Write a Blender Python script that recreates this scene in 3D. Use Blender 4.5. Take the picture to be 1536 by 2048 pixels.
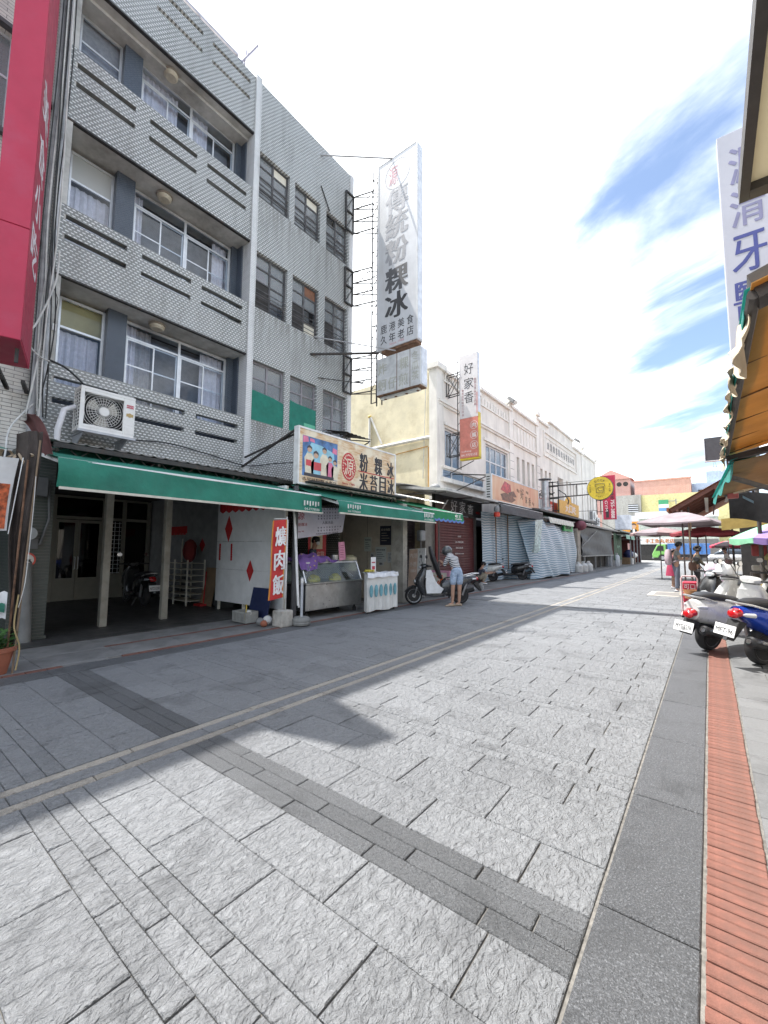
import bpy, bmesh, math, random
from mathutils import Vector, Matrix, Euler
R = math.radians
rnd = random.Random(11)
SC = bpy.context.scene
COL = SC.collection
for _o in list(bpy.data.objects):
    bpy.data.objects.remove(_o)

# ---------------------------------------------------------------- camera, sky, sun, exposure
cam_d = bpy.data.cameras.new('camera')
cam = bpy.data.objects.new('camera', cam_d)
COL.objects.link(cam)
cam_d.sensor_fit = 'VERTICAL'
cam_d.sensor_height = 36.0
cam_d.lens = 840.0 / 2048.0 * 36.0
cam_d.clip_start = 0.05
cam_d.clip_end = 2000
cam.matrix_world = Matrix(((0.79166417, 0.04910997, 0.60897952, 0.0),
                           (0.61092836, -0.07319879, -0.78829466, 0.0),
                           (0.00586344, 0.9961075, -0.08795153, 1.45),
                           (0, 0, 0, 1)))
SC.camera = cam

SUN_FROM = Vector((-6.0, -1.65, 13.9)).normalized()      # direction towards the sun
SUN_EL = math.asin(SUN_FROM.z)
world = bpy.data.worlds.new('World')
SC.world = world
world.use_nodes = True
def build_world():
    nt = world.node_tree
    nt.nodes.clear()
    N, L = nt.nodes.new, nt.links.new
    out = N('ShaderNodeOutputWorld')
    sky = N('ShaderNodeTexSky'); sky.sky_type = 'NISHITA'; sky.sun_disc = False
    sky.sun_elevation = SUN_EL
    sky.sun_rotation = math.atan2(SUN_FROM.x, SUN_FROM.y)
    sky.air_density = 1.0; sky.dust_density = 0.6; sky.ozone_density = 1.5
    bg = N('ShaderNodeBackground'); bg.inputs['Strength'].default_value = 0.115
    L(sky.outputs[0], bg.inputs['Color'])
    # cloud layer on the sky directions, stretched towards the horizon as a flat layer would be
    tc = N('ShaderNodeTexCoord')
    sep = N('ShaderNodeSeparateXYZ'); L(tc.outputs['Generated'], sep.inputs[0])
    zz = N('ShaderNodeMath'); zz.operation = 'MAXIMUM'; L(sep.outputs['Z'], zz.inputs[0]); zz.inputs[1].default_value = 0.0
    za = N('ShaderNodeMath'); za.operation = 'ADD'; L(zz.outputs[0], za.inputs[0]); za.inputs[1].default_value = 0.16
    dx = N('ShaderNodeMath'); dx.operation = 'DIVIDE'; L(sep.outputs['X'], dx.inputs[0]); L(za.outputs[0], dx.inputs[1])
    dy = N('ShaderNodeMath'); dy.operation = 'DIVIDE'; L(sep.outputs['Y'], dy.inputs[0]); L(za.outputs[0], dy.inputs[1])
    cmb = N('ShaderNodeCombineXYZ'); L(dx.outputs[0], cmb.inputs[0]); L(dy.outputs[0], cmb.inputs[1])
    mp0 = N('ShaderNodeMapping'); L(cmb.outputs[0], mp0.inputs[0]); mp0.inputs['Rotation'].default_value = (0, 0, R(CLOUD_ROT))
    mp = N('ShaderNodeMapping'); L(mp0.outputs[0], mp.inputs[0])
    mp.inputs['Scale'].default_value = (0.8, 2.1, 1); mp.inputs['Location'].default_value = CLOUD_OFF
    n1 = N('ShaderNodeTexNoise'); L(mp.outputs[0], n1.inputs['Vector'])
    n1.inputs['Scale'].default_value = 1.15; n1.inputs['Detail'].default_value = 9; n1.inputs['Roughness'].default_value = 0.56; n1.inputs['Distortion'].default_value = 0.35
    # thick veil of cloud round the sun and to the west, thinning to broken cloud in the east
    bias = N('ShaderNodeMapRange'); L(dx.outputs[0], bias.inputs[0])
    bias.inputs[1].default_value = -0.08; bias.inputs[2].default_value = -0.68; bias.inputs[3].default_value = -0.02; bias.inputs[4].default_value = 0.28
    add = N('ShaderNodeMath'); add.operation = 'ADD'; L(n1.outputs['Fac'], add.inputs[0]); L(bias.outputs[0], add.inputs[1])
    cr = N('ShaderNodeMapRange'); cr.interpolation_type = 'SMOOTHSTEP'; L(add.outputs[0], cr.inputs[0])
    cr.inputs[1].default_value = 0.37; cr.inputs[2].default_value = 0.67
    cr.inputs[3].default_value = 0.03; cr.inputs[4].default_value = 1.0
    bc = N('ShaderNodeBackground'); bc.inputs['Color'].default_value = (0.945, 0.972, 1.0, 1); bc.inputs['Strength'].default_value = CLOUD_STR
    mx = N('ShaderNodeMixShader'); L(cr.outputs[0], mx.inputs[0]); L(bg.outputs[0], mx.inputs[1]); L(bc.outputs[0], mx.inputs[2])
    L(mx.outputs[0], out.inputs['Surface'])
CLOUD_ROT, CLOUD_OFF, CLOUD_STR = 25.0, (1.7, 2.3, 0), 1.32
build_world()
sun_d = bpy.data.lights.new('sun', 'SUN')
sun_d.energy = 3.9; sun_d.angle = R(0.5); sun_d.color = (1.0, 0.965, 0.91)
sun = bpy.data.objects.new('sun', sun_d); COL.objects.link(sun)
sun.rotation_euler = SUN_FROM.to_track_quat('Z', 'Y').to_euler()
sun.location = (-20, -5, 40)
vs = SC.view_settings
vs.view_transform = 'Standard'; vs.look = 'None'; vs.gamma = 1.0; vs.exposure = 1.2; vs.use_curve_mapping = False
SC.cycles.max_bounces = 8; SC.cycles.diffuse_bounces = 4; SC.cycles.transparent_max_bounces = 12
SC.cycles.use_denoising = True

# ---------------------------------------------------------------- mesh builder
class MB:
    def __init__(s):
        s.v = []; s.f = []
    def add(s, vs_, fs_, M=None):
        n = len(s.v)
        if M is not None: vs_ = [M @ Vector(p) for p in vs_]
        s.v += [tuple(p) for p in vs_]
        s.f += [tuple(i + n for i in f) for f in fs_]
        return s
    def box(s, x0, x1, y0, y1, z0, z1, M=None):
        if x0 > x1: x0, x1 = x1, x0
        if y0 > y1: y0, y1 = y1, y0
        if z0 > z1: z0, z1 = z1, z0
        return s.add([(x0,y0,z0),(x1,y0,z0),(x1,y1,z0),(x0,y1,z0),(x0,y0,z1),(x1,y0,z1),(x1,y1,z1),(x0,y1,z1)],
              [(3,2,1,0),(4,5,6,7),(0,1,5,4),(1,2,6,5),(2,3,7,6),(3,0,4,7)], M)
    def cbox(s, x0, x1, y0, y1, z0, z1, c, M=None):
        """box with a chamfered top edge"""
        return s.add([(x0,y0,z0),(x1,y0,z0),(x1,y1,z0),(x0,y1,z0),(x0,y0,z1-c),(x1,y0,z1-c),(x1,y1,z1-c),(x0,y1,z1-c),
               (x0+c,y0+c,z1),(x1-c,y0+c,z1),(x1-c,y1-c,z1),(x0+c,y1-c,z1)],
              [(0,1,5,4),(1,2,6,5),(2,3,7,6),(3,0,4,7),(4,5,9,8),(5,6,10,9),(6,7,11,10),(7,4,8,11),(8,9,10,11)], M)
    def bar(s, p, q, w, h=None):
        p = Vector(p); q = Vector(q); d = q - p; L_ = d.length
        if L_ < 1e-6: return s
        h = h or w
        M = Matrix.Translation(p) @ d.to_track_quat('X', 'Z').to_matrix().to_4x4()
        return s.box(0, L_, -w/2, w/2, -h/2, h/2, M)
    def tube(s, pts, r, n=8, cap=True):
        pts = [Vector(p) for p in pts]; m = len(pts)
        rs = r if isinstance(r, (list, tuple)) else [r]*m
        rings = []; up = None
        for i, p in enumerate(pts):
            t = (pts[min(i+1, m-1)] - pts[max(i-1, 0)])
            t = t.normalized() if t.length > 1e-9 else Vector((0,0,1))
            if up is None:
                up = Vector((0,0,1)) if abs(t.z) < .95 else Vector((1,0,0))
            a = t.cross(up)
            if a.length < 1e-6: a = t.orthogonal()
            a.normalize(); b = a.cross(t).normalized(); up = b
            rings.append([p + (a*math.cos(k*2*math.pi/n) + b*math.sin(k*2*math.pi/n))*rs[i] for k in range(n)])
        return s.loft(rings, cap)
    def loft(s, rings, cap=True, close=True):
        n = len(rings[0]); o = len(s.v)
        for r_ in rings: s.v += [tuple(p) for p in r_]
        for i in range(len(rings)-1):
            for k in range(n if close else n-1):
                k2 = (k+1) % n
                s.f.append((o+i*n+k, o+i*n+k2, o+(i+1)*n+k2, o+(i+1)*n+k))
        if cap and close:
            s.f.append(tuple(o+k for k in reversed(range(n))))
            s.f.append(tuple(o+(len(rings)-1)*n+k for k in range(n)))
        return s
    def lathe(s, prof, n=20, M=None, cap=True):
        rings = []
        for r_, z in prof:
            ring = [Vector((r_*math.cos(k*2*math.pi/n), r_*math.sin(k*2*math.pi/n), z)) for k in range(n)]
            if M is not None: ring = [M @ p for p in ring]
            rings.append(ring)
        return s.loft(rings, cap)
    def disc(s, c, axis, r, t, n=20):
        M = Matrix.Translation(Vector(c)) @ Vector(axis).to_track_quat('Z', 'Y').to_matrix().to_4x4()
        return s.lathe([(r, -t/2), (r, t/2)], n, M)
    def prism(s, poly, axis, a, b, M=None):
        """polygon in the two other axes (in xyz order), extruded along axis from a to b"""
        def P3(u, w, t): return {'x': (t,u,w), 'y': (u,t,w), 'z': (u,w,t)}[axis]
        n = len(poly)
        vs_ = [P3(u, w, a) for u, w in poly] + [P3(u, w, b) for u, w in poly]
        fs_ = [tuple(range(n)), tuple(range(2*n-1, n-1, -1))] + [(i, i+n, (i+1) % n + n, (i+1) % n) for i in range(n)]
        return s.add(vs_, fs_, M)
    def sheet(s, fn, nu, nv, t=0.004):
        """surface fn(u,v)->xyz with a real thickness t"""
        P = [[Vector(fn(i/nu, j/nv)) for j in range(nv+1)] for i in range(nu+1)]
        def nrm(i, j):
            a = P[min(i+1,nu)][j] - P[max(i-1,0)][j]; b = P[i][min(j+1,nv)] - P[i][max(j-1,0)]
            c = a.cross(b)
            return c.normalized() if c.length > 1e-9 else Vector((0,0,1))
        o = len(s.v); W = nv+1; K = (nu+1)*W
        for i in range(nu+1):
            for j in range(W): s.v.append(tuple(P[i][j]))
        for i in range(nu+1):
            for j in range(W): s.v.append(tuple(P[i][j] - nrm(i,j)*t))
        I = lambda i, j, k=0: o + k*K + i*W + j
        for i in range(nu):
            for j in range(nv):
                s.f.append((I(i,j), I(i+1,j), I(i+1,j+1), I(i,j+1)))
                s.f.append((I(i,j,1), I(i,j+1,1), I(i+1,j+1,1), I(i+1,j,1)))
        for i in range(nu):
            s.f.append((I(i,0), I(i,0,1), I(i+1,0,1), I(i+1,0))); s.f.append((I(i,nv), I(i+1,nv), I(i+1,nv,1), I(i,nv,1)))
        for j in range(nv):
            s.f.append((I(0,j), I(0,j+1), I(0,j+1,1), I(0,j,1))); s.f.append((I(nu,j), I(nu,j,1), I(nu,j+1,1), I(nu,j+1)))
        return s
    def ball(s, c, r, n=12, m=8, sq=(1,1,1), jit=0, rng=None):
        rings = []
        for j in range(m+1):
            th = math.pi*j/m; th = min(max(th, .02), math.pi-.02)
            rings.append([Vector(c) + Vector((math.cos(2*math.pi*k/n)*math.sin(th)*sq[0], math.sin(2*math.pi*k/n)*math.sin(th)*sq[1], math.cos(th)*sq[2]))*(r*(1+(rng.uniform(-jit,jit) if jit else 0))) for k in range(n)])
        return s.loft(rings, True)
    def mesh(s, name):
        me = bpy.data.meshes.new(name)
        me.from_pydata(s.v, [], s.f)
        me.update()
        return me
    def obj(s, name, mat, parent=None, smooth=False, bevel=0.0, label=None, segs=1, ang=40):
        me = s.mesh(name)
        bm = bmesh.new(); bm.from_mesh(me)
        bmesh.ops.recalc_face_normals(bm, faces=bm.faces)
        if bevel > 0:
            es = [e for e in bm.edges if len(e.link_faces) == 2 and e.calc_face_angle(0) > R(35)]
            bmesh.ops.bevel(bm, geom=es, offset=bevel, segments=segs, profile=0.5, affect='EDGES', clamp_overlap=True)
        if smooth:
            for f in bm.faces: f.smooth = True
            for e in bm.edges:
                if len(e.link_faces) == 2 and e.calc_face_angle(0) > R(ang): e.smooth = False
        bm.to_mesh(me); bm.free()
        return link(name, me, mat, parent, label)

def link(name, me, mat, parent=None, label=None):
    o = bpy.data.objects.new(name, me); COL.objects.link(o)
    if mat is not None:
        me.materials.clear(); me.materials.append(mat)
    if parent is not None:
        o.parent = parent
        if parent.get('in_world'):           # its pieces are modelled straight in street coordinates
            o.matrix_parent_inverse = Matrix.Translation(-Vector(parent.location))
    if label: o['label'] = label
    return o

def sub(o, parent):
    """make o a sub-part of a part (same coordinates)"""
    o.parent = parent; o.matrix_parent_inverse = Matrix.Identity(4)
    return o

def tag(o, label=None, cat=None, group=None, kind=None):
    if label: o['label'] = label
    if cat: o['category'] = cat
    if group: o['group'] = group
    if kind: o['kind'] = kind
    return o

def thing(name, label, cat, loc=(0,0,0), rotz=0.0, group=None, kind=None, world=True):
    o = bpy.data.objects.new(name, None); COL.objects.link(o)
    o.empty_display_size = 0.2
    o.location = loc; o.rotation_euler = (0,0,rotz)
    if world: o['in_world'] = 1
    return tag(o, label, cat, group, kind)

def dup(root, loc, rotz=None, label=None, group=None):
    """copy of a thing with copies of its parts and sub-parts (mesh data shared)"""
    r_ = root.copy(); COL.objects.link(r_); r_.location = loc
    if rotz is not None: r_.rotation_euler = (0,0,rotz)
    if label: r_['label'] = label
    if group: r_['group'] = group
    def rec(a, b):
        for ch in list(KIDS.get(a.name, ())):
            c = ch.copy(); COL.objects.link(c); c.parent = b
            rec(ch, c)
    rec(root, r_)
    return r_
KIDS = {}
def index_kids():
    KIDS.clear()
    for o in bpy.data.objects:
        if o.parent: KIDS.setdefault(o.parent.name, []).append(o)

# ---------------------------------------------------------------- materials
MATS = {}
def _new(name):
    m = bpy.data.materials.new(name); m.use_nodes = True
    nt = m.node_tree; nt.nodes.clear()
    out = nt.nodes.new('ShaderNodeOutputMaterial')
    b = nt.nodes.new('ShaderNodeBsdfPrincipled')
    nt.links.new(b.outputs[0], out.inputs['Surface'])
    return m, nt, b, out
def _mixc(nt, fac, a, b, blend='MIX'):
    n = nt.nodes.new('ShaderNodeMix'); n.data_type = 'RGBA'; n.blend_type = blend
    for s_, v in ((n.inputs[0], fac), (n.inputs[6], a), (n.inputs[7], b)):
        if hasattr(v, 'node'): nt.links.new(v, s_)
        elif isinstance(v, (int, float)): s_.default_value = v
        else: s_.default_value = (*v[:3], 1)
    return n.outputs[2]
def _math(nt, op, a, b=None, c=None, clamp=False):
    n = nt.nodes.new('ShaderNodeMath'); n.operation = op; n.use_clamp = clamp
    for i, v in enumerate((a, b, c)):
        if v is None: continue
        if hasattr(v, 'node'): nt.links.new(v, n.inputs[i])
        else: n.inputs[i].default_value = v
    return n.outputs[0]
def _noise(nt, vec, scale, detail=4, rough=0.55, dist=0.0):
    n = nt.nodes.new('ShaderNodeTexNoise'); nt.links.new(vec, n.inputs['Vector'])
    n.inputs['Scale'].default_value = scale; n.inputs['Detail'].default_value = detail
    n.inputs['Roughness'].default_value = rough; n.inputs['Distortion'].default_value = dist
    return n.outputs['Fac']
def _map(nt, vec, scale=(1,1,1), rot=(0,0,0), loc=(0,0,0)):
    n = nt.nodes.new('ShaderNodeMapping'); nt.links.new(vec, n.inputs[0])
    n.inputs['Scale'].default_value = scale; n.inputs['Rotation'].default_value = rot; n.inputs['Location'].default_value = loc
    return n.outputs[0]
def _range(nt, v, a, b, c=0.0, d=1.0, smooth=False):
    n = nt.nodes.new('ShaderNodeMapRange'); nt.links.new(v, n.inputs[0])
    if smooth: n.interpolation_type = 'SMOOTHSTEP'
    for i, x in enumerate((a, b, c, d)): n.inputs[i+1].default_value = x
    return n.outputs[0]
def _bump(nt, b, h, dist=0.01, strength=1.0):
    n = nt.nodes.new('ShaderNodeBump'); nt.links.new(h, n.inputs['Height'])
    n.inputs['Distance'].default_value = dist; n.inputs['Strength'].default_value = strength
    nt.links.new(n.outputs[0], b.inputs['Normal'])
def _obj(nt):
    return nt.nodes.new('ShaderNodeTexCoord').outputs['Object']
def _rand(nt):
    a = nt.nodes.new('ShaderNodeObjectInfo').outputs['Random']
    b = nt.nodes.new('ShaderNodeNewGeometry').outputs['Random Per Island']
    return _math(nt, 'FRACT', _math(nt, 'ADD', a, b))

def M(name, col, rough=0.6, metal=0.0, var=0.12, vs=5.0, bump=0.0, bs=60.0, dirt=0.0, dcol=(0.05,0.045,0.04), ds=3.0,
      streak=False, tint=0.0, coat=0.0, spec=None, emit=None, sheen=0.0):
    if name in MATS: return MATS[name]
    m, nt, b, out = _new(name)
    vec = _obj(nt)
    b.inputs['Roughness'].default_value = rough; b.inputs['Metallic'].default_value = metal
    if spec is not None: b.inputs['Specular IOR Level'].default_value = spec
    if coat: b.inputs['Coat Weight'].default_value = coat; b.inputs['Coat Roughness'].default_value = 0.08
    c = None
    n1 = _noise(nt, vec, vs, 5, 0.6)
    lo = [max(0, x*(1-var*1.6)) for x in col[:3]]; hi = [min(1, x*(1+var*1.6)) for x in col[:3]]
    c = _mixc(nt, _range(nt, n1, 0.3, 0.7), lo, hi)
    if tint > 0:
        k = _range(nt, _rand(nt), 0, 1, 1-tint, 1+tint)
        n = nt.nodes.new('ShaderNodeVectorMath'); n.operation = 'SCALE'
        nt.links.new(c, n.inputs[0]); nt.links.new(k, n.inputs['Scale']); c = n.outputs[0]
    if dirt > 0:
        dv = _map(nt, vec, (1,1,0.12) if streak else (1,1,1), loc=(3.1,1.7,0.4))
        d = _noise(nt, dv, ds, 6, 0.65)
        c = _mixc(nt, _range(nt, d, 0.62-0.28*dirt, 0.86-0.2*dirt, 0, min(1, .35+.6*dirt)), c, dcol)
    nt.links.new(c, b.inputs['Base Color'])
    nt.links.new(_range(nt, _noise(nt, vec, vs*2.3, 3), 0.3, 0.7, max(0.02, rough-0.07), min(1, rough+0.07)), b.inputs['Roughness'])
    if bump > 0:
        _bump(nt, b, _noise(nt, vec, bs, 4, 0.6), bump)
    if emit:
        b.inputs['Emission Color'].default_value = (*emit[:3], 1); b.inputs['Emission Strength'].default_value = emit[3]
    MATS[name] = m
    return m

def tile_mat(name, axis, bw, rh, mortar, c1, c2, cm, bump=0.004, offset=0.5, msmooth=0.2, rough=0.45, dirt=0.0, dcol=(.09,.085,.07), inv=False, tz=None, squash=1.0):
    """small wall tiles; axis = normal of the wall"""
    if name in MATS: return MATS[name]
    m, nt, b, out = _new(name)
    vec = _obj(nt)
    sp = nt.nodes.new('ShaderNodeSeparateXYZ'); nt.links.new(vec, sp.inputs[0])
    cb = nt.nodes.new('ShaderNodeCombineXYZ')
    a, d = {'x': ('Y','Z'), 'y': ('X','Z'), 'z': ('X','Y')}[axis]
    nt.links.new(sp.outputs[a], cb.inputs[0]); nt.links.new(sp.outputs[d], cb.inputs[1])
    br = nt.nodes.new('ShaderNodeTexBrick'); nt.links.new(cb.outputs[0], br.inputs['Vector'])
    br.offset = offset; br.squash = squash
    br.inputs['Scale'].default_value = 1.0; br.inputs['Brick Width'].default_value = bw; br.inputs['Row Height'].default_value = rh
    br.inputs['Mortar Size'].default_value = mortar; br.inputs['Mortar Smooth'].default_value = msmooth; br.inputs['Bias'].default_value = 0.0
    br.inputs['Color1'].default_value = (*c1, 1); br.inputs['Color2'].default_value = (*c2, 1); br.inputs['Mortar'].default_value = (*cm, 1)
    c = br.outputs['Color']
    n1 = _noise(nt, vec, 1.3, 5, 0.6)
    c = _mixc(nt, _range(nt, n1, 0.35, 0.75, 0, 0.35), c, tuple(x*0.6 for x in c2))
    if tz:
        sn = _range(nt, _noise(nt, _map(nt, vec, (1, 5, 0.35)), 2.2, 5, .7), .42, .62)
        ym = _range(nt, sp.outputs['Y'], tz[0], tz[0]+.05)
        for zt in tz[1:]:
            zm = _math(nt, 'MULTIPLY', _range(nt, sp.outputs['Z'], zt-1.15, zt), _math(nt, 'LESS_THAN', sp.outputs['Z'], zt+.02))
            c = _mixc(nt, _math(nt, 'MULTIPLY', _math(nt, 'MULTIPLY', sn, zm), _math(nt, 'MULTIPLY', ym, .8)), c, (.17,.165,.145))
    if dirt > 0:
        dd = _noise(nt, _map(nt, vec, (1, 1, 0.16)), 3.2, 6, 0.7)
        c = _mixc(nt, _range(nt, dd, 0.60-0.22*dirt, 0.85-0.15*dirt, 0, .25+.6*dirt), c, dcol)
    nt.links.new(c, b.inputs['Base Color'])
    b.inputs['Roughness'].default_value = rough
    h = _math(nt, 'SUBTRACT', 1.0, br.outputs['Fac'])
    h = _math(nt, 'ADD', h, _math(nt, 'MULTIPLY', _noise(nt, vec, 90, 3), 0.25))
    _bump(nt, b, h, bump)
    MATS[name] = m
    return m

def glass_mat(name, tint=(0.8,0.85,0.88), refl=1.5, rough=0.03, opaque=0.0, film=(0.2,0.22,0.24)):
    """window glass: what is behind shows through, the sky reflects by Fresnel"""
    if name in MATS: return MATS[name]
    m = bpy.data.materials.new(name); m.use_nodes = True
    nt = m.node_tree; nt.nodes.clear(); N, L = nt.nodes.new, nt.links.new
    out = N('ShaderNodeOutputMaterial')
    tr = N('ShaderNodeBsdfTransparent'); tr.inputs[0].default_value = (*tint, 1)
    gl = N('ShaderNodeBsdfGlossy'); gl.inputs['Roughness'].default_value = rough; gl.inputs[0].default_value = (1,1,1,1)
    fr = N('ShaderNodeFresnel'); fr.inputs[0].default_value = refl
    mx = N('ShaderNodeMixShader'); 
    base = tr
    if opaque > 0:
        df = N('ShaderNodeBsdfDiffuse'); df.inputs[0].default_value = (*film, 1)
        m0 = N('ShaderNodeMixShader'); m0.inputs[0].default_value = opaque; L(tr.outputs[0], m0.inputs[1]); L(df.outputs[0], m0.inputs[2]); base = m0
    gm = N('ShaderNodeNewGeometry'); inv = N('ShaderNodeMath'); inv.operation = 'SUBTRACT'; inv.inputs[0].default_value = 1.0; L(gm.outputs['Backfacing'], inv.inputs[1])
    mu = N('ShaderNodeMath'); mu.operation = 'MULTIPLY'; L(fr.outputs[0], mu.inputs[0]); L(inv.outputs[0], mu.inputs[1])
    L(mu.outputs[0], mx.inputs[0]); L(base.outputs[0], mx.inputs[1]); L(gl.outputs[0], mx.inputs[2])
    L(mx.outputs[0], out.inputs['Surface'])
    MATS[name] = m
    return m

def cloth_mat(name, col, trans=0.4, rough=0.75, var=0.12, vs=2.5, bump=0.002, bs=30, dirt=0.35, dcol=None, ds=2.0):
    """thin awning or umbrella cloth that lets some light through"""
    if name in MATS: return MATS[name]
    m = M(name, col, rough, var=var, vs=vs, bump=bump, bs=bs, dirt=dirt, dcol=dcol or tuple(x*.6+.02 for x in col), ds=ds)
    nt = m.node_tree; b = nt.nodes['Principled BSDF']; out = nt.nodes['Material Output']
    tl = nt.nodes.new('ShaderNodeBsdfTranslucent'); tl.inputs[0].default_value = (*[min(1, c*1.2) for c in col], 1)
    mx = nt.nodes.new('ShaderNodeMixShader'); mx.inputs[0].default_value = trans
    nt.links.new(b.outputs[0], mx.inputs[1]); nt.links.new(tl.outputs[0], mx.inputs[2]); nt.links.new(mx.outputs[0], out.inputs['Surface'])
    return m
def split_loose(o):
    """one object for each loose piece of a mesh"""
    bm = bmesh.new(); bm.from_mesh(o.data); bm.verts.ensure_lookup_table()
    seen = set(); groups = []
    for v in bm.verts:
        if v.index in seen: continue
        st = [v]; seen.add(v.index); g_ = []
        while st:
            a = st.pop(); g_.append(a.index)
            for e in a.link_edges:
                w = e.other_vert(a)
                if w.index not in seen: seen.add(w.index); st.append(w)
        groups.append(set(g_))
    if len(groups) < 2: bm.free(); return
    src = o.data
    for k, g_ in enumerate(groups):
        idx = sorted(g_); mp = {i: j for j, i in enumerate(idx)}
        me = bpy.data.meshes.new(src.name)
        me.from_pydata([src.vertices[i].co[:] for i in idx], [], [tuple(mp[i] for i in p.vertices) for p in src.polygons if p.vertices[0] in g_])
        for m_ in src.materials: me.materials.append(m_)
        if src.polygons and src.polygons[0].use_smooth:
            for p in me.polygons: p.use_smooth = True
        if k == 0: o.data = me
        else:
            c = o.copy(); c.data = me; COL.objects.link(c)
    bm.free()
# ---------------------------------------------------------------- lettering
TXT = {}
def text_mesh(s, bold=0.0, depth=0.06, res=2):
    key = (s, bold, depth)
    if key in TXT: return TXT[key]
    c = bpy.data.curves.new('lettering', 'FONT'); c.body = s; c.size = 1.0; c.extrude = depth/2; c.offset = bold; c.resolution_u = res
    c.align_x = 'CENTER'; c.align_y = 'CENTER'
    o = bpy.data.objects.new('lettering', c); COL.objects.link(o)
    dg = bpy.context.evaluated_depsgraph_get(); dg.update()
    me = bpy.data.meshes.new_from_object(o.evaluated_get(dg))
    bpy.data.objects.remove(o)
    xs = [v.co.x for v in me.vertices]; ys = [v.co.y for v in me.vertices]
    if xs:
        cx, cy = (min(xs)+max(xs))/2, (min(ys)+max(ys))/2
        vsn = [(v.co.x-cx, v.co.y-cy, v.co.z) for v in me.vertices]; w, h = max(xs)-min(xs), max(ys)-min(ys)
    else: vsn, w, h = [], 1, 1
    fs = [tuple(p.vertices) for p in me.polygons]
    bpy.data.meshes.remove(me)
    TXT[key] = (vsn, fs, w, h)
    return TXT[key]
def letters(mb, s, c, right, up, h=None, w=None, bold=0.0, t=0.004):
    """add the string to a mesh: centre c, reading direction right, up vector, fitted to height h and/or width w"""
    vsn, fs, w0, h0 = text_mesh(s, min(bold, 0.0))
    right = Vector(right).normalized(); up = Vector(up).normalized(); nrm = right.cross(up).normalized()
    if h is None and w is None: h = 0.1
    sx = (w/w0) if w else (h/h0); sy = (h/h0) if h else (w/w0)
    c = Vector(c); hh = h or w
    if bold >= .012 and hh >= .2:
        for k_, d_ in ((1, -1), (2, 1)):
            e_ = c + right*(d_*bold*.9*sx)
            mb.add([e_ + right*(x*sx) + up*(y*sy*(1+.012*k_)) + nrm*(z/0.06*t*(1-.12*k_)) for x, y, z in vsn], fs)
    mb.add([c + right*(x*sx) + up*(y*sy) + nrm*(z/0.06*t) for x, y, z in vsn], fs)
    return mb
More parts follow.
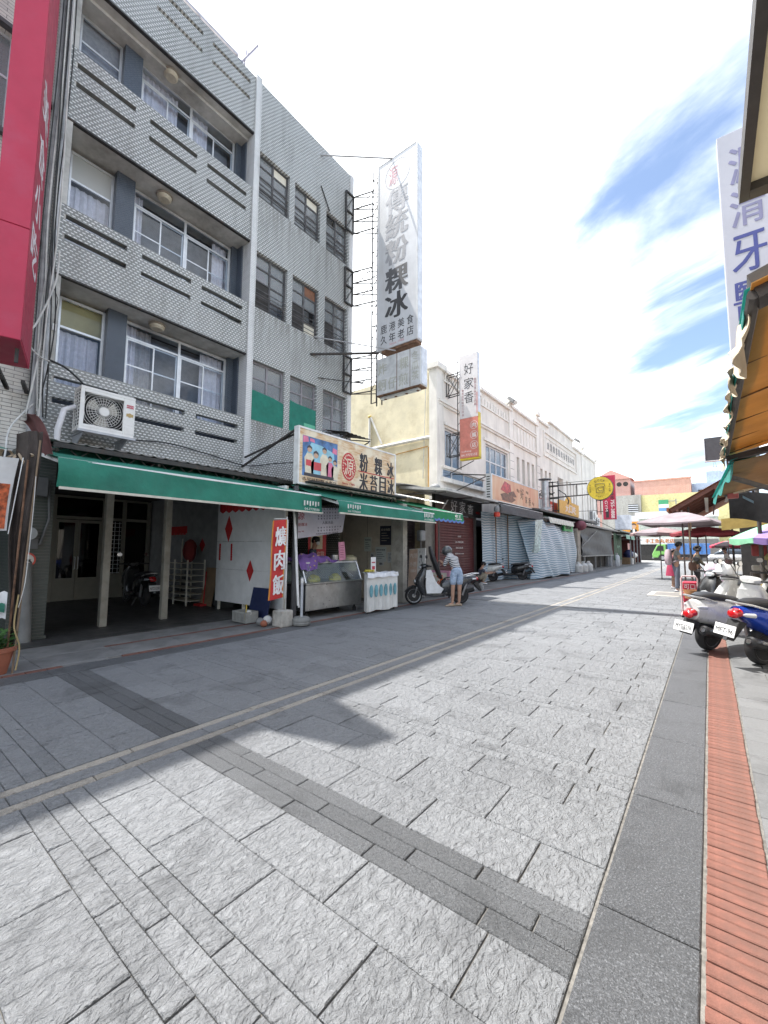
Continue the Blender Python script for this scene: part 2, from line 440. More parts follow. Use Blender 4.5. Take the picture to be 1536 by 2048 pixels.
# ---------------------------------------------------------------- paving
def granite(name, col, relief, freq=(26, 10), speck=0.25, rough=0.62, tint=0.09, fleck=0.0):
    m, nt, b, out = _new(name)
    g = nt.nodes.new('ShaderNodeNewGeometry')
    oi = nt.nodes.new('ShaderNodeObjectInfo')
    pos = g.outputs['Position']
    rn = _rand(nt)
    off = nt.nodes.new('ShaderNodeCombineXYZ')
    nt.links.new(_math(nt, 'MULTIPLY', rn, 37.0), off.inputs[0]); nt.links.new(_math(nt, 'MULTIPLY', rn, 91.0), off.inputs[1])
    ad = nt.nodes.new('ShaderNodeVectorMath'); nt.links.new(pos, ad.inputs[0]); nt.links.new(off.outputs[0], ad.inputs[1])
    vec = ad.outputs[0]
    v1 = _map(nt, vec, (freq[0], freq[1], 8))
    n1 = _noise(nt, v1, 1.0, 3, 0.5, 0.9)
    ridge = _math(nt, 'SUBTRACT', 1.0, _math(nt, 'MULTIPLY', _math(nt, 'ABSOLUTE', _math(nt, 'SUBTRACT', n1, 0.5)), 3.2))
    n2 = _noise(nt, vec, 55, 4, 0.6, 0.3)
    n3 = _noise(nt, vec, 260, 2, 0.6)
    patch = _noise(nt, pos, 0.9, 5, 0.62)
    k = _range(nt, rn, 0, 1, 1-tint, 1+tint)
    fine_ = 0
    base = _mixc(nt, _range(nt, n3, 0.38, 0.62), [x*(1-speck) for x in col], [min(1, x*(1+speck)) for x in col])
    base = _mixc(nt, _range(nt, n2, 0.35, 0.7), [x*0.86 for x in col], base)
    base = _mixc(nt, _range(nt, patch, 0.52, 0.78, 0, 0.42), base, [x*0.55 for x in col])
    if fleck: base = _mixc(nt, _range(nt, _noise(nt, vec, 120, 4, 0.6, 0.4), 0.53, 0.66), base, [fleck*x/col[1] for x in col])
    stain = _noise(nt, pos, 2.1, 7, 0.68, 0.5)
    base = _mixc(nt, _range(nt, stain, 0.53, 0.64, 0, 0.55), base, [x*0.5 for x in col])
    vor = nt.nodes.new('ShaderNodeTexVoronoi'); nt.links.new(pos, vor.inputs['Vector']); vor.inputs['Scale'].default_value = 2.3; vor.inputs['Randomness'].default_value = 1
    base = _mixc(nt, _range(nt, vor.outputs['Distance'], 0.06, 0.085, 0.6, 0.0), base, [x*0.45 for x in col])
    spots = _noise(nt, pos, 2.6, 6, 0.7)
    base = _mixc(nt, _range(nt, spots, 0.70, 0.78, 0, 0.35), base, (0.5, 0.48, 0.42))
    sc = nt.nodes.new('ShaderNodeVectorMath'); sc.operation = 'SCALE'; nt.links.new(base, sc.inputs[0]); nt.links.new(k, sc.inputs['Scale'])
    nt.links.new(sc.outputs[0], b.inputs['Base Color'])
    b.inputs['Roughness'].default_value = rough; b.inputs['Specular IOR Level'].default_value = 0.45
    nb = _noise(nt, _map(nt, vec, (freq[0]*.95, freq[1]*1.15, 20)), 1.0, 6, 0.6, 0.9)
    h = _math(nt, 'ADD', _math(nt, 'MULTIPLY', ridge, 0.5), _math(nt, 'MULTIPLY', nb, 1.6))
    h = _math(nt, 'ADD', h, _math(nt, 'ADD', _math(nt, 'MULTIPLY', n2, 0.35), _math(nt, 'MULTIPLY', n3, 0.12)))
    base = _mixc(nt, _range(nt, nb, 0.36, 0.62), [x*0.72 for x in col], base)
    h = _math(nt, 'MULTIPLY', h, _range(nt, _math(nt, 'FRACT', _math(nt, 'MULTIPLY', rn, 7.3)), 0, 1, .85, 1.1))
    _bump(nt, b, h, relief)
    return m
SLAB = granite('chiselled_granite', (0.25, 0.257, 0.268), 0.034, (24, 13), tint=0.055)
SLABD = granite('dark_granite', (0.125, 0.129, 0.135), 0.012, (70, 60), 0.7, 0.55, fleck=0.16)
KERB = granite('kerb_granite', (0.085, 0.088, 0.094), 0.006, (80, 70), 0.75, 0.5, fleck=0.19)
DRAIN = granite('drain_granite', (0.40, 0.365, 0.32), 0.020, (30, 22), 0.3, 0.7)
PALE = granite('pale_slab', (0.17, 0.173, 0.176), 0.003, (50, 50), 0.2, 0.7)
BRICK = M('red_brick', (0.205, 0.078, 0.055), 0.8, var=0.22, vs=16, bump=0.003, bs=160, tint=0.13, dirt=0.7, dcol=(.13,.075,.06), ds=3.0)
JOINT = M('joint_sand', (0.17, 0.16, 0.145), 0.95, var=0.25, vs=30, bump=0.003, bs=160)
ASPH = M('asphalt', (0.09, 0.10, 0.105), 0.9, var=0.2, vs=3, bump=0.003, bs=150)
CONC = M('concrete_floor', (0.20, 0.197, 0.193), 0.85, var=0.2, vs=2.2, bump=0.002, bs=80, dirt=0.6, dcol=(.07,.068,.065), ds=1.3)
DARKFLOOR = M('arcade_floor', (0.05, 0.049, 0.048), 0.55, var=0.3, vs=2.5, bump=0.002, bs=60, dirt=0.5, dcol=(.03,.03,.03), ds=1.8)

g = MB()
g.add([(-260,-60,-.09),(260,-60,-.09),(260,320,-.09),(-260,320,-.09)], [(0,1,2,3)])
tag(g.obj('ground', ASPH), kind='structure')

pave = MB().box(-6.29, 6.0, -3.0, 64, -.08, -.012).obj('pavement', JOINT)
tag(pave, kind='structure')
GAP = 0.0027
_meshcache = {}
def slab_mesh(w, l, c, mat):
    key = (round(w,3), round(l,3), c, mat.name)
    if key not in _meshcache:
        me = MB().cbox(-w/2, w/2, -l/2, l/2, -.04, 0, c).mesh('slab')
        me.materials.append(mat); _meshcache[key] = me
    return _meshcache[key]
stuff_slabs = {}
count = {}
def lay(name, x0, x1, y0, y1, mat, far, c=0.004, gap=GAP, lim=290):
    gx, gy = (.0045, .0017) if name == 'paving_slab' else (gap, gap)
    """one stone: an object of its own where it shows large, else into the shared far field"""
    if x1-x0 < .03 or y1-y0 < .03: return
    z = rnd.uniform(-.0022, .0015)
    if not far and count.get(name, 0) < lim:
        count[name] = count.get(name, 0)+1
        o = bpy.data.objects.new(name, slab_mesh(x1-x0-2*gx, y1-y0-2*gy, c, mat)); COL.objects.link(o)
        o.location = ((x0+x1)/2, (y0+y1)/2, z); o.rotation_euler = (rnd.uniform(-.0022,.0022), rnd.uniform(-.0022,.0022), rnd.uniform(-.0015,.0015))
        o.parent = pave
    else:
        stuff_slabs.setdefault((name, mat.name), (MB(), mat))[0].cbox(x0+gx, x1-gx, y0+gy, y1-gy, -.04+z, z, c)
rows = [0.72, 0.82, 0.92, 1.02, 1.325, 1.625, 1.73, 1.83, 1.93, 2.25, 2.645, 2.925, 3.02, 3.11, 3.21]
kinds = ['n','n','n','w','w','d','d','d','w','w','w','n','n','n']
y = 3.21; rep = 0
while y < 62:
    dark = abs(y - 10.75) < .55 or abs(y-19.9) < .55 or abs(y-29.0) < .55
    for k_, d_ in [('w', .30), ('w', .30), ('w', .31)] + [('d' if dark else 'n', .1)]*3:
        y += d_; rows.append(y); kinds.append(k_)
yb = .72; back = []
for k_, d_ in [('w', .3)]*3 + [('n', .1)]*3 + [('w', .3)]*3 + [('d', .1)]*3 + [('w', .3)]*5:
    back.append((yb-d_, yb, k_)); yb -= d_
allrows = [(rows[i], rows[i+1], kinds[i]) for i in range(len(kinds))] + back
allrows.sort(key=lambda r_: (r_[0] < 0.3, r_[0]))
ph = {}
for i, (a, b_, k_) in enumerate(allrows):
    off = (0.0, 0.3)[i % 2] if k_ == 'w' else (0.0, .22, .41, .12, .33)[i % 5]+rnd.uniform(0,.05)
    mat = SLABD if k_ == 'd' else SLAB
    far = b_ > 9.3 or b_ < -0.2
    for xa, xb in ((-3.105, -.445), (-5.93, -3.405)):
        x = xb + off
        while x > xa:
            x0_, x1_ = max(xa, x-.593), min(xb, x)
            if x1_-x0_ > .02: lay('paving_slab', x0_, x1_, a, b_, mat, far)
            x -= .593
# drain: two rows of rough pale stones and the slot stones between them
for xa, xb in ((-3.402, -3.325), (-3.185, -3.108)):
    y = -2.9 + (.3 if xa < -3.3 else 0)
    while y < 62:
        lay('drain_stone', xa, xb, y, y+1.0, DRAIN, y > 12 or y < -.5, .005); y += 1.0
y = -2.9
while y < 62:
    lay('drain_cover', -3.322, -3.188, y, y+.6, SLAB, y > 12 or y < -.5); y += .6
# kerb band of dark granite beside the brick band, and the brick band itself
y = -1.97
while y < 62:
    lay('kerb_slab', -.438, -.094, y, y+1.0, KERB, y > 16 or y < -.5, .004, .004); y += 1.0
y = -1.0; 
while y < 40:
    lay('brick', -.085+rnd.uniform(-.002,.002), .142+rnd.uniform(-.002,.002), y, y+.0625, BRICK, y < .3, .004, .0037); y += .0625
# pale slabs in front of the stalls
y = -1.0; i = 0
while y < 40:
    x = .15 - (0.3 if i % 2 else 0)
    while x < 5.9:
        lay('pale_slab', max(.15, x), x+.6, y, y+.3, PALE, x > 2.2 or y > 9 or y < .6, .004, .003); x += .6
    y += .3; i += 1
# rough dark band along the arcade side, with a lengthwise brick row behind it
y = -2.6
while y < 62:
    lay('band_slab', -6.27, -5.935, y, y+.6, SLABD, y > 13 or y < -.3, .003, .0025); y += .6
for (name, mn), (mb, mat) in stuff_slabs.items():
    o = mb.obj(name, mat, pave); tag(o, kind='stuff')
# pavement in front of the arcade: concrete slabs with joints, a brick row, and the dark arcade floor
walk = MB().box(-9.2, -6.285, -3.0, 64, -.08, -.016).obj('arcade_pavement', JOINT)
tag(walk, kind='structure')
pave = walk; stuff_slabs = {}; count['brick'] = 0
y = 0.2
while y < 30:
    if not (1.78 < y < 2.28):
        lay('brick', -6.39, -6.285, y, y+.205, BRICK, y > 12, .004, .003)
    if 2.2 < y < 6 : lay('brick', -7.16, -7.06, y, y+.205, BRICK, False, .004, .003)
    y += .205
y = -2.9; i = 0
while y < 62:
    for j, (xa, xb) in enumerate(((-7.055, -6.395), (-7.8, -7.165 if 2.1 < y < 5.9 else -7.06))):
        lay('concrete_slab', xa, xb, y, y+.9, CONC, y > 13, .003, .003)
    if not (2.1 < y < 5.9): lay('concrete_slab', -7.16, -7.06, y, y+.9, CONC, True, .003, .0)
    y += .9
y = 1.78
MB().box(-6.392, -6.288, 1.785, 2.28, -.04, -.001).obj('concrete_patch', CONC, walk)
for (name, mn), (mb, mat) in stuff_slabs.items():
    o = mb.obj(name, mat, walk); tag(o, kind='stuff')
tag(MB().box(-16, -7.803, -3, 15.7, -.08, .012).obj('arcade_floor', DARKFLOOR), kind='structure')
# ---------------------------------------------------------------- shared palette
WHITEM = M('white_paint', (0.72, 0.72, 0.71), 0.5, var=0.06, dirt=0.35, dcol=(.35,.33,.3), ds=3)
ALU = M('aluminium', (0.60, 0.62, 0.64), 0.38, metal=0.5, var=0.06, dirt=.2, dcol=(.3,.3,.3))
STEEL = M('stainless_steel', (0.52, 0.52, 0.50), 0.34, metal=0.85, var=0.10, vs=7, bump=0.0006, bs=90, dirt=.3, dcol=(.3,.28,.24))
BLACKM = M('black_iron', (0.035, 0.033, 0.032), 0.6, var=0.2, dirt=0.35, dcol=(.12,.06,.035), ds=6)
RUST = M('rusty_iron', (0.16, 0.085, 0.05), 0.85, var=0.35, vs=9, bump=.001, bs=120)
BLACKP = M('black_plastic', (0.02, 0.02, 0.021), 0.45, var=0.1)
RUBBER = M('rubber', (0.022, 0.022, 0.023), 0.8, var=0.15, bump=.0008, bs=140)
GREYP = M('grey_plastic', (0.22, 0.225, 0.23), 0.5, var=0.1, dirt=.3, dcol=(.1,.1,.1))
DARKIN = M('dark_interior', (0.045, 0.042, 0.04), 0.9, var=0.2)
PLASTER = M('soffit_plaster', (0.55, 0.55, 0.53), 0.85, var=0.08, dirt=0.75, dcol=(.20,.19,.17), ds=1.1, bump=.002, bs=30)
TILEA = tile_mat('woven_wall_tile', 'x', 0.086, 0.056, 0.019, (0.86,0.875,0.87), (0.76,0.775,0.77), (0.235,0.245,0.235), 0.014, dirt=0.38, rough=0.35, msmooth=0.12, tz=(6.04, 10.64, 7.60, 4.64))
TILEAY = tile_mat('woven_wall_tile_side', 'y', 0.088, 0.058, 0.018, (0.78,0.79,0.77), (0.66,0.67,0.65), (0.20,0.205,0.185), 0.009, dirt=0.5, rough=0.35)
TILEW = tile_mat('white_strip_tile', 'x', 0.20, 0.045, 0.004, (0.72,0.73,0.73), (0.66,0.67,0.67), (0.35,0.35,0.34), 0.004, offset=0.0, dirt=.35)
MOSAIC = tile_mat('blue_mosaic', 'x', 0.052, 0.026, 0.0028, (0.075,0.098,0.135), (0.055,0.072,0.10), (0.16,0.18,0.20), 0.003, dirt=.2, rough=0.3)
MOSAICY = tile_mat('blue_mosaic_side', 'y', 0.052, 0.026, 0.0028, (0.075,0.098,0.135), (0.055,0.072,0.10), (0.15,0.17,0.20), 0.003, dirt=.2, rough=0.3)
TILEB = tile_mat('cream_split_tile', 'x', 0.24, 0.062, 0.0045, (0.66,0.63,0.58), (0.55,0.53,0.49), (0.17,0.16,0.15), 0.006, dirt=.4, rough=0.55)
TILEG = tile_mat('green_small_tile', 'y', 0.11, 0.05, 0.005, (0.06,0.072,0.063), (0.05,0.06,0.053), (0.11,0.11,0.105), 0.003, dirt=.4)
GLASS = glass_mat('window_glass', (0.86,0.89,0.92), 1.5)
GLASSD = glass_mat('dusty_window_glass', (0.75,0.77,0.78), 1.5, 0.08, 0.40, (0.34,0.36,0.37))
FROST = glass_mat('frosted_glass', (0.7,0.7,0.7), 1.45, 0.25, 0.9, (0.42,0.43,0.42))
CURTAIN = M('lace_curtain', (0.74, 0.70, 0.75), 0.85, var=0.08, vs=14)
CURTAIN2 = M('grey_curtain', (0.42, 0.40, 0.41), 0.9, var=0.1, vs=14)
YELLOWIN = M('yellowed_board', (0.50, 0.42, 0.20), 0.8, var=0.12, vs=1.5)
DKFRAME = M('dark_window_frame', (0.075, 0.072, 0.075), 0.6, var=0.2, dirt=.4, dcol=(.2,.19,.18))
BOARD = M('cream_board', (0.66, 0.62, 0.52), 0.8, var=0.06, dirt=.25, dcol=(.4,.36,.3))
PINKCL = M('pink_cloth', (0.62, 0.30, 0.48), 0.85, var=.12)
WOODP = M('brown_board', (0.20, 0.09, 0.05), 0.7, var=.2, vs=9)
GRNET = M('green_net', (0.015, 0.17, 0.125), 0.8, var=0.12, vs=5, bump=.001, bs=240)
GREENC = cloth_mat('green_awning_cloth', (0.04, 0.27, 0.19), .35, bump=.03, bs=4, dirt=.5, dcol=(.04,.17,.13))
GREENL = cloth_mat('bright_green_awning', (0.045, 0.33, 0.15), .45)
CREAMP = M('cream_paint', (0.58, 0.55, 0.47), 0.6, var=0.08, dirt=.4, dcol=(.28,.25,.2), ds=2.5)
TIN = M('old_tin', (0.30, 0.295, 0.285), 0.5, metal=.5, var=.25, vs=4, dirt=.6, dcol=(.13,.08,.055), ds=3)
REDP = M('red_paper', (0.44, 0.02, 0.022), 0.7, var=.08)
WHITEW = M('white_board', (0.66, 0.66, 0.66), 0.65, var=.05, dirt=.35, dcol=(.4,.39,.37), ds=1.4)
CABLEW = M('pale_cable', (0.55, 0.55, 0.53), 0.6, dirt=.4, dcol=(.2,.2,.2))
CABLEB = M('black_cable', (0.02, 0.02, 0.02), 0.6)

XF = -8.9
def curtain(parent, x, y0, y1, z0, z1, mat, amp=.018, n=None, name='curtain'):
    w = y1-y0; k = max(3, int(w*9)) if n is None else n
    ph_ = rnd.random()*6
    return MB().sheet(lambda u, v: (x + amp*math.sin(u*k*6.28+ph_+.5*math.sin(v*3)) + .006*math.sin(u*k*17), y0+w*u, z0+(z1-z0)*v), max(24, k*6), 3, .003).obj(name, mat, parent, smooth=True)

def window(parent, x, y0, y1, z0, z1, ys, zs, frame, fw=.035, dep=.06, panes=None, glass=None, fd=None, sash=None):
    """frame with mullions at ys (list) and rails at zs; a pane of glass in every opening. Faces +X."""
    m = MB()
    m.box(x-dep, x, y0, y0+fw, z0, z1); m.box(x-dep, x, y1-fw, y1, z0, z1)
    m.box(x-dep+.002, x-.002, y0+fw, y1-fw, z0, z0+fw); m.box(x-dep+.002, x-.002, y0+fw, y1-fw, z1-fw, z1)
    for y_ in ys: m.box(x-dep+.004, x-.004, y_-fw*.5, y_+fw*.5, z0+fw, z1-fw)
    yy = [y0]+list(ys)+[y1]
    for i in range(len(yy)-1):
        for z_ in zs: m.box(x-dep+.008, x-.008, yy[i]+(fw if i == 0 else fw*.5), yy[i+1]-(fw if i == len(yy)-2 else fw*.5), z_-fw*.4, z_+fw*.4)
    w = m.obj('window', frame, parent)
    zz = [z0]+list(zs)+[z1]
    for i in range(len(yy)-1):
        for j in range(len(zz)-1):
            g_ = glass or GLASS
            if panes and (i, j) in panes: g_ = panes[(i, j)]
            if g_ is None: continue
            MB().box(x-dep*.5-.003, x-dep*.5+.003, yy[i]+.012, yy[i+1]-.012, zz[j]+.012, zz[j+1]-.012).obj('pane', g_, w)
    return w

A = thing('apartment_building', 'four storey grey building clad in woven relief tiles with recessed balconies', 'building', (XF, 5.8, 0))
YL, YP0, YP1, YR = 1.90, 5.865, 6.03, 9.72
ROOF = 13.9
# street wall of the plain bay with its nine window openings
wy = [(6.05, 7.075), (7.262, 8.252), (8.51, 9.487)]
wz = [(4.66, 6.21), (7.62, 9.15), (10.65, 11.95)]
m = MB(); th = .24
zb = [3.0] + [z for p in wz for z in p] + [ROOF]
for k in range(0, len(zb), 2):
    m.box(XF-th, XF, YP1, YR, zb[k], zb[k+1])
for z0_, z1_ in wz:
    yb_ = [YP1] + [y for p in wy for y in p] + [YR]
    for k in range(0, len(yb_), 2):
        if yb_[k+1]-yb_[k] > .005: m.box(XF-th, XF, yb_[k], yb_[k+1], z0_, z1_)
m.obj('street_wall', TILEA, A)
MB().box(XF-.001, XF+.018, 9.56, 9.735, 3.0, ROOF+.02).obj('corner_strip', TILEW, A)
MB().box(XF-.30, XF+.05, YP0, YP1, 2.9, ROOF+.06).obj('pilaster', TILEW, A)
# side walls, rear wall, roof slab and inner floors
MB().box(-19, XF-.0, YR, YR+.02, 3.0, ROOF).box(-19, XF-th, YR-.2, YR-.001, 0.0, ROOF-.02).obj('side_wall', TILEAY, A)
MB().box(-19, XF-.01, YL, YL+.18, 3.0, ROOF-.03).obj('party_wall', PLASTER, A)
MB().box(-19, XF-th-.01, YL+.19, YR-.21, ROOF-1.7, ROOF-1.5).obj('roof_slab', PLASTER, A)
MB().box(-19, -18.8, YL+.19, YR-.21, 0, ROOF-1.7).obj('rear_wall', PLASTER, A)
inner = MB()
for z_ in (6.3, 9.3):
    inner.box(-18.8, XF-th-.005, YP1-.05, YR-.21, z_-.06, z_+.18)
inner.box(-18.8, XF-th-.005, YL+.19, YR-.21, 3.02, 3.30)
inner.box(-12.2, -12.0, YL+.19, YR-.21, 3.3, 12.1)
inner.obj('inner_floor', DARKIN, A)
# balcony fronts with pairs of long slots
def parapet(z0, z1, s, lim=True):
    m_ = MB(); h = .105; x0, x1 = XF-.13, XF
    m_.box(x0, x1, YL, YP0, z0, s[0])
    ys_ = [YL, 2.05, 3.09, 3.37, 4.405, 4.65, 5.705, YP0]
    for k_, b0 in enumerate(s):
        for j in range(0, 8, 2): m_.box(x0, x1, ys_[j], ys_[j+1], b0, b0+h)
        top = s[k_+1] if k_+1 < len(s) else z1
        m_.box(x0, x1, YL, YP0, b0+h, top)
    return m_.obj('balcony_front', TILEA, A)
parapet(3.30, 4.665, (3.955, 4.325))
parapet(6.30, 7.62, (6.96, 7.335))
parapet(9.30, 10.75, (9.99, 10.375))
pr = parapet(12.30, ROOF, (13.08, 13.54))
SLOTC = M('cream_slot_lining', (0.52,0.46,0.36), .8, var=.15, dirt=.5, dcol=(.25,.2,.14))
ml = MB()
for b0 in (13.08, 13.54):
    for a_, b_ in ((2.05,3.09),(3.37,4.405),(4.65,5.705)): ml.box(XF-.16, XF-.131, a_-.03, b_+.03, b0-.03, b0+.135)
ml.obj('slot_backing', SLOTC, A)
for z_ in (3.30, 6.30, 9.30, 12.30):      # dark drip edge under each front, soffit behind it
    MB().box(XF-.07, XF+.006, YL, YP0, z_-.035, z_-.001).obj('drip_edge', BLACKM, A)
    if z_ > 4:
        MB().box(-9.9, XF-.072, YL+.181, YP0-.001, z_-.03, z_+.14).obj('soffit', PLASTER, A)
# each recessed balcony: blue mosaic piers, a narrow window and a four light window
for fl, zf in enumerate((3.30, 6.30, 9.30)):
    zt = zf+2.97
    MB().box(-9.42, XF-.14, YL+.181, 1.99, zf, zt).box(-9.55, -9.42, YL+.181, 2.205, zf, zt).obj('mosaic_pier', MOSAIC, A)
    MB().box(-9.55, -9.36, 2.985, 3.335, zf, zt).obj('mosaic_pier', MOSAIC, A)
    MB().box(-9.55, -9.42, 5.69, YP0-.001, zf, zt).obj('mosaic_pier', MOSAIC, A)
    MB().box(-9.42, XF-.305, YP0-.03, YP0, zf, zt).box(-9.41, XF-.31, YP0-.003, YP0+.12, zf, zt).obj('mosaic_cheek', MOSAICY, A)
    MB().box(-9.53, -9.49, 2.206, 2.984, zf, zf+1.0).box(-9.53, -9.49, 3.336, 5.689, zf, zf+1.0).obj('sill_wall', MOSAIC, A)
    z0w = zf+1.0
    lp = {(0,1): None} if fl != 1 else {}
    w = window(A, -9.50, 2.206, 2.984, z0w, zf+2.9, [], [zf+2.32], ALU, .05, .05, panes={(0,1): (FROST if fl == 1 else GLASS)} if fl != 0 else {})
    if fl == 0:
        MB().box(-9.62, -9.60, 2.2, 2.99, zf+2.32, zf+2.93).obj('inner_board', YELLOWIN, w)
    elif fl == 2:
        MB().box(-9.62, -9.60, 2.2, 2.99, zf+2.2, zf+2.93).obj('inner_board', CURTAIN2, w)
    curtain(w, -9.63, 2.22, 2.97 if fl else 2.93, z0w, zf+2.28, CURTAIN)
    w2 = window(A, -9.50, 3.336, 5.689, z0w, zf+2.93, [4.505], [zf+2.585], ALU, .055, .05)
    sm = MB()
    for ya, yb2 in ((3.40, 3.97), (3.945, 4.475), (4.54, 5.12), (5.09, 5.63)):
        xo = -9.515 if ya in (3.40, 4.54) else -9.535
        sm.box(xo-.015, xo, ya, ya+.03, z0w+.05, zf+2.56); sm.box(xo-.015, xo, yb2-.03, yb2, z0w+.05, zf+2.56)
        rails = (z0w+.05, z0w+.48, zf+1.98) if fl < 2 else (z0w+.05,)
        for zr in rails: sm.box(xo-.014, xo-.001, ya+.03, yb2-.03, zr, zr+.028)
        sm.box(xo-.014, xo-.001, ya+.03, yb2-.03, zf+2.53, zf+2.56)
    sm.obj('sash', ALU, w2)
    cs = {0: [(3.36, 3.62), (5.08, 5.66)], 1: [(3.36, 3.6), (5.28, 5.66)], 2: [(3.36, 4.25), (4.6, 5.0)]}[fl]
    for ca, cb in cs: curtain(w2, -9.66, ca, cb, z0w, zf+2.9, CURTAIN)
    if fl == 0: curtain(w2, -9.70, 3.5, 3.95, z0w, zf+2.9, CURTAIN2)
    MB().box(-9.99, -9.97, YL+.2, YP0-.1, zf, zf+2.97).obj('room_back', M('room_grey', (0.20,0.21,0.235), .9), A)
LAMPG = M('lamp_glass', (0.55,0.50,0.40), .4, var=.1, dirt=.4, dcol=(.3,.24,.15)); 
for fl, zt in enumerate((6.27, 9.27, 12.27)):
    lamp = thing('ceiling_lamp', 'round flush lamp under the soffit of the %s balcony' % ('lowest', 'middle', 'topmost')[fl], 'ceiling lamp', (-9.22, 3.87, zt), world=False, group='balcony ceiling lamps')
    MB().lathe([(.15,0),(.17,-.02),(.17,-.04),(.15,-.05)], 24).obj('rim', M('lamp_rim', (.28,.24,.2), .5), lamp, smooth=True)
    MB().lathe([(.15,-.03),(.145,-.09),(.11,-.125),(.02,-.13)], 24).obj('shade', LAMPG, lamp, smooth=True)
# windows of the plain bay: dark iron frames, low guard bars, boards and cloths here and there
for fl, (z0_, z1_) in enumerate(wz):
    for k, (a_, b_) in enumerate(wy):
        zm = z0_ + (z1_-z0_)*(.52 if fl else .47)
        ymid = (a_+b_)/2
        pn = {}
        gl = GLASSD
        if fl == 2: pn = {(1,3): BOARD} if k < 2 else {(0,3): GLASS}
        if fl == 1: pn = {(0,0): DARKIN, (0,1): DARKIN, (1,0): GLASS} if k == 0 else ({(0,0): DARKIN, (0,1): DARKIN, (1,3): WOODP, (1,0): BOARD, (1,1): GLASS} if k == 1 else {(0,1): DARKIN, (0,0): DARKIN, (1,1): GLASSD})
        fr_ = DKFRAME if fl else M('brown_grey_frame', (0.23,0.22,0.24), .6, var=.15)
        zq = [z0_+(zm-z0_)*.5, zm, zm+(z1_-zm)*.5]
        w = window(A, XF-.09, a_, b_, z0_, z1_, [ymid], zq, fr_, .05, .06, panes=pn, glass=gl)
        MB().box(XF-.42, XF-.40, a_, b_, z0_, z1_).obj('room_back', M('dim_curtain', (0.24,0.25,0.26), .9, var=.15, vs=8), w)
        if fl == 1 and k == 0: MB().sheet(lambda u, v: (XF-.19+.01*math.sin(u*9), a_+.06+.42*u, zm+.03+(.55-.45*u*u)*v), 8, 4, .004).obj('hung_cloth', PINKCL, w)
        if fl:
            gb = MB()
            for q in range(5): gb.bar((XF-.05, a_, z0_+.08+q*.115), (XF-.05, b_, z0_+.08+q*.115), .014)
            gb.obj('guard_bar', DKFRAME, w)
        if fl == 0 and k < 2:
            hh = .80 if k == 0 else .86
            MB().sheet(lambda u, v: (XF-.02-.012*math.sin(u*6)*v, a_-.01+(b_-a_+.03)*u, z0_-.02+(hh-.12*u*u if k == 0 else hh+.1*max(0,.3-u)-.05*u)*v), 10, 6, .004).obj('green_net', GRNET, w)
            if k == 1: MB().box(XF-.016, XF-.012, ymid+.05, b_-.02, z0_, z0_+.34).obj('net_patch', M('pale_net',(.12,.42,.28),.8), w)
# roof rail
m = MB()
m.bar((XF-.25, 2.0, 14.28), (XF-.25, 5.45, 14.28), .10, .07)
for y_ in (2.2, 3.3, 4.4, 5.42): m.bar((XF-.25, y_, ROOF-.05), (XF-.25, y_, 14.26), .05)
m.obj('roof_rail', M('bleached_steel', (.48,.46,.50), .5, metal=.3), A)
m = MB().box(XF-.5, XF-.22, 5.46, 5.62, ROOF-.6, 14.25)
m.obj('rail_post', M('grey_blue_paint', (.2,.21,.27), .6), A)
m = MB().tube([(XF-.3, 5.55, 14.2), (XF-.1, 5.95, 15.0)], .03, 6).tube([(XF-.3, 5.6, 13.5), (XF-.25, 5.72, 14.75)], .02, 6).tube([(XF-.3, 5.7, 14.2), (XF-.1, 6.3, 14.75)], .008, 5)
m.obj('aerial', M('grey_paint', (.35,.33,.4), .5), A)
MB().tube([(XF+.01, 8.25, 12.55), (XF+.03, 8.62, 11.95)], .018, 6).obj('loose_rod', BLACKM, A)
# arcade: posts, ceiling, rear shop front
for y_ in (3.05, 4.14): MB().box(-8.92, -8.80, y_-.06, y_+.06, 0.012, 3.02).obj('arcade_post', M('post_cream', (.27,.25,.21), .6, dirt=.5, dcol=(.15,.13,.1), ds=4), A, bevel=.006)
MB().box(-9.5, -8.42, 1.62, 2.10, 0.012, 3.02).box(-9.52, -8.40, 1.60, 2.12, 0.012, .06).obj('tiled_pier', TILEG, A)
MB().box(-14.6, XF-.01, YL-.3, YR-.2, 2.90, 3.02).obj('arcade_ceiling', M('dim_ceiling', (.08,.075,.07), .9), A)
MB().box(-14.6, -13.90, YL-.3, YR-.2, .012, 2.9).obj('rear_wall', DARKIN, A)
DOORM = M('cream_door_paint', (0.17, 0.16, 0.13), 0.55, var=0.06, dirt=.3, dcol=(.18,.16,.12))
m = MB(); xd = -13.75
for y_ in (2.75, 3.46, 4.64, 5.16, 5.86): m.box(xd-.1, xd, y_-.05, y_+.05, .012, 2.85)
m.box(xd-.09, xd-.01, 2.8, 5.81, 2.22, 2.30); m.box(xd-.09, xd-.01, 2.8, 5.81, 2.80, 2.86)
m.box(xd-.08, xd-.02, 2.8, 3.41, .012, .6); m.box(xd-.08, xd-.02, 5.21, 5.81, .012, .7); m.box(xd-.08, xd-.02, 4.69, 5.11, .012, .7)
m.obj('shop_front_frame', DOORM, A)
